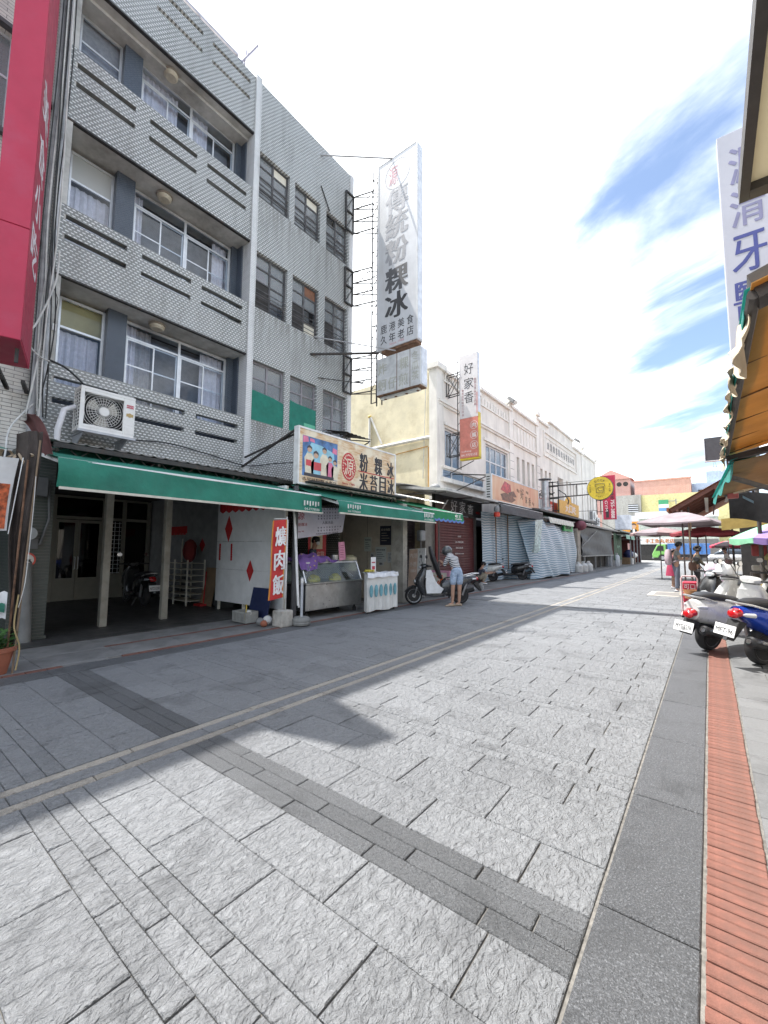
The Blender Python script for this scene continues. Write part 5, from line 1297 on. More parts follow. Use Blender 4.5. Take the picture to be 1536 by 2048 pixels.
for x_, y_ in ((-8.20, 9.92), (-7.99, 9.92), (-8.20, 10.2), (-7.99, 10.2)): m.bar((x_, y_, 6.0), (x_, y_, 13.85), .03)
z_ = 6.0; k = 0
while z_ < 13.7:
    m.bar((-8.20, 9.92, z_), (-7.99, 9.92, z_+.30 if k % 2 else z_), .018); m.bar((-8.2, 9.92, z_), (-8.2, 10.2, z_+.15), .018); z_ += .42; k += 1
m.obj('column', BLACKM, lat)
for za, zb_ in ((11.87, 13.18), (9.35, 10.53), (6.39, 7.57)):
    m = MB()
    for y_ in (9.35, 9.70): m.bar((-8.86, y_, za), (-8.86, y_, zb_), .045)
    for z_ in (za, (za+zb_)/2, zb_): m.bar((-8.86, 9.35, z_), (-8.86, 9.70, z_), .05)
    m.bar((-8.86, 9.35, za), (-8.86, 9.70, (za+zb_)/2), .02).bar((-8.86, 9.35, (za+zb_)/2), (-8.86, 9.7, zb_), .02)
    for q in range(4):
        zz = za+(zb_-za)*q/3
        m.bar((-8.86, 9.70, zz), (-8.20, 9.92, zz+.02), .028); m.bar((-8.86, 9.70, zz), (-8.2, 10.2, zz+.02), .022)
    m.bar((-8.86, 9.7, za), (-8.2, 9.92, (za+zb_)/2), .014).bar((-8.86, 9.7, (za+zb_)/2), (-8.2, 9.92, zb_), .014).bar((-8.86, 9.7, zb_), (-8.2, 9.92, (za+zb_)/2), .014)
    m.obj('arm', BLACKM, lat)
for p, q, r_, mt in (((-8.9, 8.22, 13.55), (-7.36, 9.95, 13.88), .022, M('grey_tube', (.35,.35,.36), .5)), ((-8.9, 7.98, 7.08), (-7.9, 9.9, 7.56), .04, BLACKM), ((-8.9, 8.11, 7.66), (-7.24, 9.9, 7.45), .018, M('grey_tube', (.35,.35,.36), .5)), ((-8.9, 8.29, 6.48), (-8.5, 9.9, 6.72), .015, BLACKM)):
    MB().tube([p, q], r_, 8).obj('stay_rod', mt, lat, smooth=True)

# ---------------------------------------------------------------- white market building with the yellow flank wall
STUC = M('white_stucco', (0.74, 0.705, 0.645), 0.8, var=.06, vs=1.2, dirt=.5, dcol=(.42,.395,.36), ds=1.2, streak=True, bump=.002, bs=40)
STUC2 = M('white_stucco_trim', (0.77, 0.74, 0.685), 0.8, var=.05, vs=2, dirt=.4, dcol=(.38,.36,.33), ds=2.0, streak=True)
YWALL = M('yellow_plaster', (0.76, 0.69, 0.50), 0.85, var=.10, vs=1.1, dirt=.45, dcol=(.46,.38,.22), ds=1.7, bump=.006, bs=14)
mk = thing('market_building', 'long white market hall with moulded parapet and a flaking yellow flank wall', 'building', (-9.2, 30, 0))
XM = -9.2
m = MB(); T_ = .35
holes = [(16.35, 18.0, 4.95, 6.95), (20.75, 23.9, 4.6, 7.12)]
slots = []
for y0_ in (25.35, 26.3, 27.25, 28.15): slots.append((y0_, y0_+.48))
for y0_ in (30.0, 31.0, 32.0): slots.append((y0_, y0_+.5))
slots.append((34.3, 35.9))
for y0_ in (36.8, 37.9, 38.9, 39.8): slots.append((y0_, y0_+.5))
slots.append((42.2, 43.4))
for y0_ in (44.3, 45.4, 46.5): slots.append((y0_, y0_+.6))
for a_, b_ in slots: holes.append((a_, b_, 3.9, 7.22))
holes.sort()
y = 15.8
for a_, b_, z0_, z1_ in holes:
    m.box(XM-T_, XM, y, a_, 2.9, 9.3); m.box(XM-T_, XM, a_, b_, 2.9, z0_); m.box(XM-T_, XM, a_, b_, z1_, 9.3); y = b_
m.box(XM-T_, XM, y, 48.5, 2.9, 9.3)
m.obj('street_wall', STUC, mk)
for a_, b_ in slots: MB().box(XM-T_-.05, XM-T_+.02, a_-.02, b_+.02, 3.9, 7.25).obj('slot_back', M('slot_stucco', (.52,.53,.54), .8), mk)
MB().box(-24, XM-.36, 15.79, 16.1, 0, 9.62).obj('flank_wall', YWALL, mk)
MB().box(XM-.36, XM+.02, 15.74, 16.06, 2.9, 9.55).obj('corner_pier', STUC2, mk)
MB().box(-24, XM-.36, 16.1, 48.5, 8.6, 8.8).box(-24, -23.8, 16.1, 48.5, 0, 8.6).obj('roof_slab', STUC, mk)
def band(y0_, y1_, z0_, z1_, out, name='cornice', mat=None): MB().box(XM-.10, XM+out, y0_, y1_, z0_, z1_).obj(name, mat or STUC2, mk)
band(15.70, 29.7, 7.98, 8.10, .16); band(15.72, 29.66, 7.88, 7.977, .10); band(15.70, 20.1, 4.05, 4.2, .12) 
# parapet of stepped bays, each a little higher than the last
bays = [(15.8, 20.0, 9.62), (20.0, 24.4, 10.0), (24.4, 29.4, 10.25), (29.4, 32.0, 10.75), (32.0, 39.4, 11.25), (39.4, 43.2, 10.65), (43.2, 48.5, 10.75)]
for a_, b_, z_ in bays:
    MB().box(XM-.30, XM-.001, a_, b_, 9.3, z_-.16).obj('parapet', STUC, mk)
    MB().box(XM-.36, XM+.14, a_-.05, b_+.05, z_-.16, z_).obj('coping', STUC2, mk)
for y_, z_ in ((15.85, 9.70), (24.4, 10.55), (29.4, 11.1), (42.6, 11.3), (48.3, 11.1)):
    MB().box(XM-.32, XM+.07, y_-.30, y_+.30, 2.9, z_-.25).obj('pilaster', STUC2, mk)
    MB().box(XM-.42, XM+.2, y_-.42, y_+.42, z_-.25, z_).obj('pier_cap', STUC2, mk)
# quoin joints on the piers, panelled bays, baluster strips
m = MB()
for y_ in (24.4, 29.4):
    for q in range(9): m.box(XM+.071, XM+.075, y_-.3, y_+.3, 3.4+q*.48, 3.43+q*.48)
m.obj('quoin_joint', M('joint_grey', (.34,.33,.32), .9), mk)
for y0_, y1_ in ((20.2, 24.05), (16.2, 19.8)):
    band(y0_, y1_, 9.05, 9.13, .06); 
    for k in range(10): band(y0_+.12+k*(y1_-y0_-.3)/9.5, y0_+.30+k*(y1_-y0_-.3)/9.5, 9.14, 9.5, .05, 'baluster')
band(24.75, 29.05, 9.32, 9.42, .14); band(24.75, 29.05, 9.2, 9.318, .08)
for k in range(7): band(24.95+k*.58, 25.25+k*.58, 8.2, 9.15, .03, 'fluted_panel')
# long name panel with raised characters
for a_, b_, z0_, z1_ in ((30.8, 40.4, 10.05, 10.17), (30.8, 40.4, 8.28, 8.40), (30.8, 30.95, 8.402, 10.048), (40.25, 40.4, 8.402, 10.048)): band(a_, b_, z0_, z1_, .09, 'panel_moulding')
for a_, b_, z0_, z1_ in ((31.2, 40.0, 9.72, 9.78), (31.2, 40.0, 8.66, 8.72), (31.2, 31.27, 8.722, 9.718), (39.93, 40.0, 8.722, 9.718)): band(a_, b_, z0_, z1_, .045, 'panel_moulding')
lt = MB()
for k, s_ in enumerate('鹿港鎮第一公有零售市場'): letters(lt, s_, (XM+.012, 32.0+k*.73, 9.22), (0,1,0), (0,0,1), h=.52, w=.42, bold=.03, t=.03)
lt.obj('raised_lettering', M('letter_grey', (.36,.35,.34), .7), mk)
WFR = M('white_window_frame', (.66,.66,.66), .5)
BGL = glass_mat('blue_window_glass', (.45,.55,.66), 1.6, .03, .45, (.16,.22,.30))
window(mk, XM-.10, 16.36, 17.99, 4.96, 6.94, [17.2], [], WFR, .07, .08, glass=BGL)
window(mk, XM-.10, 20.76, 23.89, 4.61, 7.11, [21.55, 22.35, 23.1], [6.25], WFR, .08, .08, glass=BGL)
MB().box(XM-1.2, XM-1.15, 16.2, 24.2, 3.5, 8).obj('room_back', DARKIN, mk)
band(20.5, 24.1, 7.25, 7.4, .08); band(16.2, 18.3, 7.05, 7.17, .08, 'lintel')
b_ = MB(); 
ledge = MB().box(XM-.02, XM+.22, 15.85, 20.4, 4.42, 4.60).box(XM-.02, XM+.20, 15.9, 20.3, 5.02, 5.14)
ledge.obj('bay_ledge', STUC2, mk)
w = window(mk, XM+.10, 15.95, 20.2, 4.602, 5.018, [16.8, 18.0, 19.1], [], WFR, .05, .06, glass=BGL)
# rain pipes on the yellow wall
def pipe(name, label, pts, r, mat, elbows=()):
    t = thing(name, label, 'pipe', pts[0])
    MB().tube(pts, r, 10).obj('pipe', mat, t, smooth=True)
    for e in elbows: MB().ball(e, r*1.5, 12, 8).obj('elbow', M('pipe_yellow', (.60,.46,.14), .6), t, smooth=True)
PVC = M('white_pvc', (.70,.69,.66), .5, dirt=.3, dcol=(.5,.45,.35))
pipe('rain_pipe', 'white pipe running along and down the corner of the yellow wall', [(-12.9, 15.70, 6.35), (-9.60, 15.70, 6.42), (-9.47, 15.70, 6.36), (-9.42, 15.70, 3.3)], .075, PVC, [(-9.48, 15.70, 6.40)])
pipe('rain_pipe', 'short upright pipe with yellow elbows on the yellow wall', [(-13.08, 15.72, 7.98), (-13.08, 15.72, 6.45)], .06, PVC, [(-13.08, 15.72, 8.0), (-13.08, 15.72, 6.45)])
pipe('rain_pipe', 'slanting thin white pipe on the yellow wall', [(-13.0, 15.72, 7.95), (-12.3, 15.72, 6.5)], .05, PVC)
pipe('gas_pipe', 'thin orange pipe stepping down the yellow wall', [(-12.0, 15.74, 5.85), (-9.72, 15.74, 6.03), (-9.68, 15.74, 5.98), (-9.69, 15.74, 4.2)], .022, M('orange_pipe', (.52,.28,.07), .6))
pipe('cable_pipe', 'pale cable running down the yellow wall', [(-9.80, 15.75, 9.5), (-9.88, 15.75, 7.0), (-9.98, 15.75, 4.6)], .018, CABLEW)
# second vertical sign
s2 = thing('vertical_sign', 'upright cream sign with brush characters above a red field with three white rings', 'sign', (-8.0, 16.6, 5.4))
Y2 = 16.5
MB().box(-8.52, -7.63, Y2, Y2+.20, 7.22, 10.12).obj('upper_box', M('sign_lilac_white', (.66,.63,.63), .5, var=.07, vs=1.5, dirt=.2, dcol=(.55,.45,.47)), s2, bevel=.01)
MB().box(-8.52, -7.63, Y2-.002, Y2+.202, 5.44, 7.215).obj('lower_box', M('sign_coral', (.56,.20,.16), .5, var=.12, vs=5), s2, bevel=.01)
MB().box(-7.63, -7.61, Y2, Y2+.22, 5.40, 7.4).box(-8.52, -7.61, Y2, Y2+.22, 5.36, 5.43).obj('edge_panel', M('sign_yellow', (.60,.45,.03), .5), s2)
MB().box(-7.63, -7.612, Y2+.01, Y2+.19, 7.4, 10.1).obj('edge_panel', SIGNE, s2)
lt = MB()
for s_, z_ in (('好', 9.45), ('家', 8.78), ('香', 8.15)): letters(lt, s_, (-8.06, Y2-.004, z_), (1,0,0), (0,0,1), h=.50, w=.44, bold=-.008)
lt.obj('lettering', M('ink_dark', (.03,.03,.035), .6), s2)
lt = MB()
for s_, z_ in (('肉', 6.86), ('脯', 6.42), ('店', 5.98)):
    letters(lt, s_, (-7.84, Y2-.006, z_), (1,0,0), (0,0,1), h=.20, w=.19, bold=.02)
    MB_ = Matrix.Translation((-7.84, Y2-.005, z_)) @ Matrix.Rotation(R(90), 4, 'X')
    lt.lathe([(.165,0),(.18,0),(.18,.003),(.165,.003)], 22, MB_, cap=False)
letters(lt, 'Lukang', (-8.2, Y2-.006, 5.72), (1,0,0), (0,0,1), h=.10, w=.45, bold=.02); letters(lt, '04-7775555', (-8.08, Y2-.006, 5.56), (1,0,0), (0,0,1), h=.10, w=.75, bold=.02)
lt.obj('white_lettering', M('print_white', (.72,.68,.66), .6), s2)
lt = MB()
for k, s_ in enumerate('鹿港古早味手工肉脯'): letters(lt, s_, (-7.76, Y2-.004, 8.9-k*.14), (1,0,0), (0,0,1), h=.11, w=.11); letters(lt, s_, (-8.36, Y2-.004, 8.5-k*.14), (1,0,0), (0,0,1), h=.10, w=.1)
MB().box(-7.72, -7.64, Y2-.003, Y2-.001, 7.35, 8.3).obj('colour_bar', M('sign_pink', (.55,.35,.35), .6), s2)
lt.obj('small_lettering', M('print_pinkish', (.46,.30,.31), .6), s2)
m = MB()
for za, zb_ in ((8.40, 9.35), (5.60, 6.6)):
    for y_ in (16.48, 16.7):
        m.bar((-9.2, y_, za), (-8.52, y_, za+.03), .035).bar((-9.2, y_, zb_), (-8.52, y_, zb_+.03), .035).bar((-9.16, y_, za), (-8.56, y_, zb_), .02).bar((-9.16, y_, zb_), (-8.56, y_, za), .02).bar((-9.16, y_, za), (-9.16, y_, zb_), .03)
for y_ in (16.48, 16.7): m.bar((-8.60, y_, 5.4), (-8.60, y_, 10.0), .03)
for k in range(10): m.bar((-8.62, 16.48, 5.5+k*.48), (-8.62, 16.7, 5.7+k*.48), .015)
m.bar((-9.1, 16.6, 4.85), (-7.9, 16.6, 5.3), .03)
m.obj('lattice_arm', BLACKM, s2)
def flood(label, y_, z_):
    t = thing('floodlight', label, 'floodlight', (XM, y_, z_))
    M_ = Matrix.Translation((XM+.35, y_, z_)) @ Matrix.Rotation(R(40), 4, 'Y')
    MB().box(-.25, .25, -.3, .3, -.10, .10, M_).obj('housing', M('lamp_grey', (.20,.20,.2), .5), t, bevel=.03)
    MB().box(.25, .27, -.24, .24, -.08, .08, M_).obj('lens', M('lens_white', (.6,.62,.62), .2), t)
    MB().bar((XM, y_, z_-.2), (XM+.3, y_, z_), .06).obj('arm', GREYP, t)
flood('floodlight on the parapet above the panelled bay', 23.9, 10.32); flood('smaller looking floodlight further along the stepped parapet', 39.6, 11.2)

# ---------------------------------------------------------------- shops under the market hall
SHUT = M('maroon_shutter', (.085,.018,.02), .45, var=.15, dirt=.3, dcol=(.03,.02,.02))
def shutter(label, x, y0_, y1_, z1_, mat, group=None, n=26, parts=True):
    t = thing('roller_shutter', label, 'shutter', (x, (y0_+y1_)/2, 0), group=group)
    me = None
    h = z1_/n
    for k in range(n):
        if me is None:
            o = MB().prism([(0,0),(.014,h*.25),(.014,h*.75),(0,h*.98),(-.012,h*.5)], 'y', y0_, y1_).obj('slat', mat, None); me = o.data
        else:
            o = bpy.data.objects.new('slat', me); COL.objects.link(o)
        o.parent = t; o.location = (x-t.location.x, -t.location.y, k*h)
    MB().box(x-.05, x+.05, y0_-.09, y0_, 0, z1_).box(x-.05, x+.05, y1_, y1_+.09, 0, z1_).obj('guide_rail', M('rail_dark', (.06,.05,.05), .5), t)
    return t
s1 = shutter('closed maroon roller shutter with small white print', -8.35, 14.3, 17.35, 2.85, SHUT)
lt = MB()
for k, s_ in enumerate(('好家香', '04-7780099', '0912-345678', '鹿港 9:00-18:00')): letters(lt, s_, (-8.328, 16.0, 2.0-.24*k), (0,1,0), (0,0,1), h=.07, w=(.28,.7,.6,.75)[k], bold=.01)
lt.obj('lettering', M('print_white', (.72,.68,.66), .6), s1)
shutter('narrow dark shutter behind the pale sandwich board', -8.9, 10.3, 13.3, 2.85, M('dark_shutter', (.03,.022,.025), .5))
fs = thing('fascia_sign', 'black fascia sign with white brush script over the maroon shutter', 'sign', (-8.2, 15.9, 2.9))
MB().box(-8.4, -8.25, 13.9, 18.1, 2.9, 3.6).obj('panel', M('fascia_black', (.018,.018,.02), .4), fs)
lt = MB()
for k, s_ in enumerate('好家香'): letters(lt, s_, (-8.245, 15.4+.75*k, 3.24), (0,1,0), (0,0,1), h=.5, w=.55, bold=-.002)
lt.prism([(14.4,3.05),(14.9,3.5),(15.0,3.5),(14.5,3.05)], 'x', -8.25, -8.245)
lt.obj('lettering', M('script_grey', (.42,.42,.43), .6), fs); letters(MB(), '肉脯店', (-8.245, 17.65, 3.1), (0,1,0), (0,0,1), h=.1, w=.4).obj('red_lettering', M('seal_red', (.46,.02,.025), .5), fs)
MB().box(-8.6, -8.36, 13.35, 14.2, .01, 3.0).box(-8.6, -8.5, 17.4, 18, .01, 3.0).obj('side_pier', M('dim_pier', (.2,.19,.17), .8), fs)
pole('downpipe', 'dark red pipe standing beside the maroon shutter', (-8.25, 13.95, .01), (-8.25, 13.95, 3.0), .06, M('red_pipe', (.16,.02,.02), .5))
gm = thing('gas_meter', 'grey gas meter on a pipe beside the dark shutter', 'meter', (-8.5, 13.2, 1.8))
MB().box(-8.5, -8.3, 12.95, 13.3, 1.75, 2.15).obj('case', M('meter_grey', (.25,.27,.28), .5), gm, bevel=.04); MB().tube([(-8.4, 13.1, 1.75), (-8.4, 13.1, .9)], .02, 8).obj('pipe', GREYP, gm)
cr = thing('flat_canopy', 'thin pale canopy roof over the black fascia sign', 'canopy', (-7.6, 15.0, 3.4))
MB().prism([(-9.19, 3.80), (-6.95, 3.52), (-6.95, 3.44), (-9.19, 3.70)], 'y', 12.4, 16.9).obj('deck', M('canopy_grey', (.45,.45,.43), .6, dirt=.4), cr)
for y_ in (12.5, 14.5, 16.6): MB().bar((-9.19, y_, 3.45), (-7.0, y_, 3.40), .05).obj('rib', BLACKM, cr)
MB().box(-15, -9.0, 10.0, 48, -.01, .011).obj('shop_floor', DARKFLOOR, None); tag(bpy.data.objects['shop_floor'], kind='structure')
MB().box(-9.19, -9.0, 18.0, 48.4, 2.6, 2.9).box(-12, -11.9, 13.4, 48.4, .012, 2.9).box(-12, -9.2, 13.4, 48.4, 2.75, 2.9).obj('shop_back', DARKIN, mk)
sl_ = thing('spotlight', 'grey spotlight sitting on the canopy end by the yellow wall', 'spotlight', (-7.6, 12.6, 3.6))
MB().ball((-7.55, 12.7, 3.62), .17, 12, 8, (1.2,.8,.8)).obj('housing', GREYP, sl_, smooth=True); MB().bar((-7.6,12.8,3.45), (-7.55,12.7,3.6), .05).obj('bracket', BLACKM, sl_)
# sandwich boards in front of it
ab = thing('leaning_board', 'tall pale menu board leaning behind the grey scooter', 'board', (-7, 11, 0))
Mb = Matrix.Translation((-7.18, 10.9, .0)) @ Matrix.Rotation(R(-10), 4, 'X') @ Matrix.Rotation(R(-4), 4, 'Y')
MB().box(-.30, .30, 0, .03, .01, 1.50, Mb).obj('board', M('board_white', (.64,.64,.65), .55, var=.04), ab)
MB().box(-.29, .02, -.004, .0, .3, 1.48, Mb).obj('colour_field', M('board_peach', (.62,.46,.38), .6, var=.1), ab)
lt = MB(); up = (Mb.to_3x3() @ Vector((0,0,1))); rt = (Mb.to_3x3() @ Vector((1,0,0)))
for s_, x_, z_, h_, w_ in (('內用', -.14, 1.28, .16, .24), ('外帶', -.14, 1.0, .16, .24), ('粉粿冰', -.12, .8, .1, .2)): letters(lt, s_, Mb @ Vector((x_, -.006, z_)), rt, up, h=h_, w=w_, bold=.02)
lt.obj('lettering', M('print_white', (.72,.68,.66), .6), ab)
lt = MB()
for k in range(6): lt.box(.08, .12, -.003, .0, 1.35-k*.16, 1.42-k*.16, Mb).box(.18, .2, -.003, 0, 1.3-k*.16, 1.4-k*.16, Mb)
lt.obj('menu_line', M('line_grey', (.4,.42,.45), .6), ab)
pkb = thing('floor_sign', 'pink framed floor sign with red characters behind the grey scooter', 'sign', (-7, 11.4, 0))
MB().box(-7.72, -6.25, 11.35, 11.43, .22, .80).obj('frame', M('frame_pink', (.60,.28,.40), .6), pkb); MB().box(-7.62, -6.35, 11.34, 11.348, .28, .74).obj('face', M('face_cream', (.66,.62,.54), .5), pkb)
lt = MB()
for k, s_ in enumerate('粉粿冰'): letters(lt, s_, (-7.3+k*.38, 11.336, .5), (1,0,0), (0,0,1), h=.34, w=.3, bold=.03)
lt.obj('lettering', M('sign_orange_red', (.56,.10,.02), .5), pkb)
MB().box(-7.7, -7.66, 11.36, 11.42, 0, .22).box(-6.31, -6.27, 11.36, 11.42, 0, .22).obj('leg', BLACKM, pkb)
# orange food sign and grey awning, yellow and red boards, roofs
og = thing('shop_sign', 'orange food sign board with meat pictures beside the cream upright sign', 'sign', (-7.0, 20, 3.6))
OX = -7.3
ORG, _nt, _b, _o = _new('orange_print'); _v = _obj(_nt)
_nt.links.new(_mixc(_nt, _range(_nt, _noise(_nt, _map(_nt, _v, (1,1.2,.35)), 1.6, 3), .35, .62), (.58,.27,.17), (.66,.46,.30)), _b.inputs['Base Color'])
MB().box(OX-.22, OX, 17.05, 23.3, 3.62, 4.70).obj('panel', ORG, og)
MB().box(OX-.24, OX+.02, 16.97, 17.05, 3.58, 4.74).box(OX-.24, OX+.02, 23.3, 23.38, 3.58, 4.74).box(OX-.24, OX+.02, 17.05, 23.3, 4.70, 4.74).box(OX-.24, OX+.02, 17.05, 23.3, 3.58, 3.62).obj('frame', ALU, og)
for k in range(9): MB().box(OX-.2, OX-.05, 16.965, 16.972, 3.7+k*.11, 3.75+k*.11).obj('vent_slot', BLACKP, og)
MB().prism([(18.0,4.15),(18.5,4.6),(19.2,4.5),(19.3,4.2),(18.8,4.05)], 'x', OX, OX+.004).obj('meat_print', M('meat_red', (.42,.04,.045), .4, var=.4, vs=9), og)
MB().prism([(18.0,3.95),(18.7,4.1),(19.9,3.85),(19.3,3.66),(18.2,3.7)], 'x', OX, OX+.003).prism([(18.9,4.1),(19.6,4.25),(20.0,4.0),(19.3,3.9)], 'x', OX, OX+.005).obj('meat_print', M('meat_brown', (.14,.055,.035), .4, var=.5, vs=9), og)
lt = MB()
for s_, y_, z_, h_ in (('好', 20.75, 4.24, .55), ('家', 21.35, 4.0, .36), ('香', 21.85, 3.95, .42), ('傳', 20.1, 4.35, .16), ('承', 20.3, 4.32, .16), ('肉', 21.4, 4.4, .14), ('脯', 21.6, 4.38, .14), ('老', 22.3, 3.9, .14), ('店', 22.5, 3.88, .14)): letters(lt, s_, (OX+.005, y_, z_), (0,1,0), (0,0,1), h=h_, w=h_*.8, bold=0)
lt.obj('lettering', M('ink_brown', (.06,.035,.02), .5), og); MB().bar((OX-.2, 17.0, 4.68), (-9.2, 17.0, 4.9), .05).bar((OX-.2, 17.05, 4.66), (-9.19, 15.9, 3.65), .045).obj('stay', BLACKM, og)
GREYC = M('grey_awning_cloth', (.062,.062,.066), .75, var=.12, dirt=.3, dcol=(.12,.12,.12))
awning('grey_awning', 'dark grey awning below the orange food sign', -8.3, 3.75, -6.95, 3.42, 3.0, 16.95, 22.8, GREYC, kick=.08, fold=.02, hem=False)
rl = thing('alarm_lamp', 'grey and red lamp hanging at the canopy corner by the dark grey awning', 'lamp', (-6.9, 16.6, 3.2))
MB().lathe([(.12,.0),(.13,.16),(.08,.2)], 14, Matrix.Translation((-6.95, 16.7, 2.82))).obj('red_part', M('lamp_red', (.50,.05,.03), .4), rl, smooth=True); MB().lathe([(.08,.2),(.12,.26),(.1,.42),(.02,.46)], 14, Matrix.Translation((-6.95, 16.7, 2.82))).obj('top_part', GREYP, rl, smooth=True)
# striped tarpaulin: shaded flat part, then the bulging part in front
TARP, _nt, _b, _o = _new('striped_tarp'); _v = _obj(_nt)
_sp = _nt.nodes.new('ShaderNodeSeparateXYZ'); _nt.links.new(_v, _sp.inputs[0])
_z = _math(_nt, 'ADD', _sp.outputs['Z'], _math(_nt, 'MULTIPLY', _noise(_nt, _map(_nt, _v, (.6,.6,.2)), 1.6, 3), .34))
_s = _math(_nt, 'SINE', _math(_nt, 'MULTIPLY', _z, 52.0))
_c = _mixc(_nt, _range(_nt, _s, -.35, .35), (.20,.31,.40), (.56,.62,.66))
_nt.links.new(_c, _b.inputs['Base Color']); _b.inputs['Roughness'].default_value = .45
_bump(_nt, _b, _noise(_nt, _v, 9, 5, .6, 1.5), .03)
tp = thing('tarpaulin', 'flat part of the blue striped tarpaulin hung behind the parked scooters', 'tarp', (-8, 19, 0))
MB().sheet(lambda u, v: (-8.05+1.0*max(0,u-.72)/.28*(1-v*.3)+.06*math.sin(u*26+v*3)*(1-.5*v)+.5*(1-v)*max(0,u-.8), 17.55+4.1*u, .02+3.15*v), 60, 20, .006).obj('sheet', TARP, tp, smooth=True, ang=80)
for y_ in (18.9, 20.4): MB().tube([(-7.93, y_, .5), (-7.93, y_, 3.2)], .03, 8).obj('pole', M('aged_wood', (.20,.14,.09), .8), tp)
tp2 = thing('tarpaulin', 'bulging sunlit part of the blue striped tarpaulin wrapped round a corner stall', 'tarp', (-7, 24.5, 0))
def wrap(u, v):
    y_ = 20.9+9.4*u
    x_ = -7.05+.55*math.sin(min(1,u*1.4)*3.14)**.5*(1-v)**.6+.16*math.sin(u*15+v*2)*(1-v*.6)+.07*math.sin(u*41+v*5) - 1.2*max(0, u-.9)/.1*.8
    if u < .08: x_ -= .55*(.08-u)/.08*v
    b_ = .02+.10*abs(math.sin(u*11))
    return (x_, y_+.18*math.sin(v*9+u*11)*(1-v), b_+(2.9+.12*math.sin(u*9))*v)
MB().sheet(wrap, 90, 26, .008).obj('sheet', TARP, tp2, smooth=True, ang=80)
MB().sheet(lambda u, v: (-6.75+.18*math.sin(u*9)*(1-v)+.1*v, 20.7+1.2*u*(.35+.65*v), 1.3+1.6*v+.1*u), 14, 12, .006).obj('loose_flap', M('pale_stripe', (.42,.50,.48), .5, var=.3, vs=12), tp2, smooth=True, ang=80)
dr = thing('dark_roof_edge', 'long dark roof edge over the shops past the dark grey awning', 'roof', (-6.9, 29, 3.5))
MB().prism([(-9.1, 3.95), (-6.85, 3.60), (-6.85, 3.50), (-9.1, 3.8)], 'y', 22.2, 36.5).obj('deck', M('roof_dark', (.09,.09,.09), .7), dr)
gf = awning('green_striped_awning', 'small green and white fringed awning above the bulging tarpaulin', -8.0, 3.55, -6.75, 3.22, 2.95, 23.2, 28.3, M('mint_white', (.55,.58,.52), .7, var=.15, vs=4), scallop=14)
MB().sheet(lambda u, v: (-7.95+1.1*v, 23.3+4.9*u, 3.565-.29*v), 6, 3, .004).obj('green_band', M('green_stripe', (.04,.22,.12), .7), gf)
ys = thing('shop_sign', 'yellow cut-out sign board with white characters', 'sign', (-7.2, 29, 3.8))
YB = M('sign_amber', (.62,.36,.05), .5, var=.08)
MB().prism([(27.0,3.74),(31.8,3.74),(31.9,4.58),(29.9,4.62),(29.75,4.9),(29.3,4.98),(28.9,4.78),(28.7,4.6),(27.0,4.56)], 'x', -7.3, -7.18).obj('panel', YB, ys)
lt = MB()
for k, s_ in enumerate('大口吃'): letters(lt, s_, (-7.175, 28.7+.95*k, 4.15), (0,1,0), (0,0,1), h=.5, w=.75, bold=.04)
lt.obj('lettering', M('print_white', (.72,.68,.66), .6), ys); MB().lathe([(.30,0),(.34,0),(.34,.004),(.30,.004)], 22, Matrix.Translation((-7.178, 29.65, 4.15)) @ Matrix.Rotation(R(90), 4, 'Y'), cap=False).obj('ring', BLACKP, ys)
rd_ = thing('shop_sign', 'red and white sign board behind the steel flue', 'sign', (-8, 25, 4))
MB().box(-7.7, -7.6, 23.6, 33.5, 3.7, 4.45).obj('panel', M('sign_red', (.55,.06,.04), .5), rd_); MB().box(-7.6, -7.595, 24.2, 25.9, 3.74, 4.40).obj('white_field', WHITEM, rd_); MB().box(-7.6, -7.595, 31.9, 33.0, 3.74, 4.40).obj('white_field', WHITEM, rd_)
letters(MB(), 'PIE', (-7.593, 26.5, 4.05), (0,1,0), (0,0,1), h=.4, w=.9, bold=.04).obj('lettering', WHITEM, rd_)
fl_ = thing('flue_pipe', 'steel flue pipe with a flat cap standing on the shop roof', 'flue', (-7.4, 24.3, 3.6))
MB().lathe([(.34,0),(.34,.12),(.20,.22),(.19,1.75)], 18, Matrix.Translation((-7.3, 24.6, 3.65))).obj('pipe', M('flue_steel', (.45,.47,.48), .35, metal=.6, dirt=.3), fl_, smooth=True); MB().lathe([(.30,1.85),(.36,1.83),(.36,1.87),(.05,1.93)], 18, Matrix.Translation((-7.3, 24.6, 3.65))).bar((-7.3,24.6,5.35),(-7.3,24.6,5.55), .1).obj('cap', GREYP, fl_)
def boxac(label, x, y_, z_, s_=.9):
    t = thing('air_conditioner', label, 'air conditioner', (x, y_, z_))
    MB().box(x-.35, x, y_, y_+s_*1.25, z_, z_+s_).obj('casing', WHITEM, t, bevel=.02); MB().disc((x+.005, y_+s_*.5, z_+s_*.5), (1,0,0), s_*.36, .02, 18).obj('fan_guard', GREYP, t); MB().box(x-.3, x-.05, y_-.006, y_, z_+.1, z_+s_*.9).obj('louvre', GREYP, t)
boxac('white fan unit on the roof behind the orange food sign', -8.0, 21.6, 4.45, .7); boxac('upper white fan unit on the far end of the market hall', -8.85, 45.0, 4.35, 1.0); boxac('second white fan unit beyond the upper one on the market hall', -8.85, 47.0, 3.9, .9)
gb_ = thing('light_box_sign', 'small green light box above the bulging tarpaulin', 'sign', (-6.9, 27.6, 2.8))
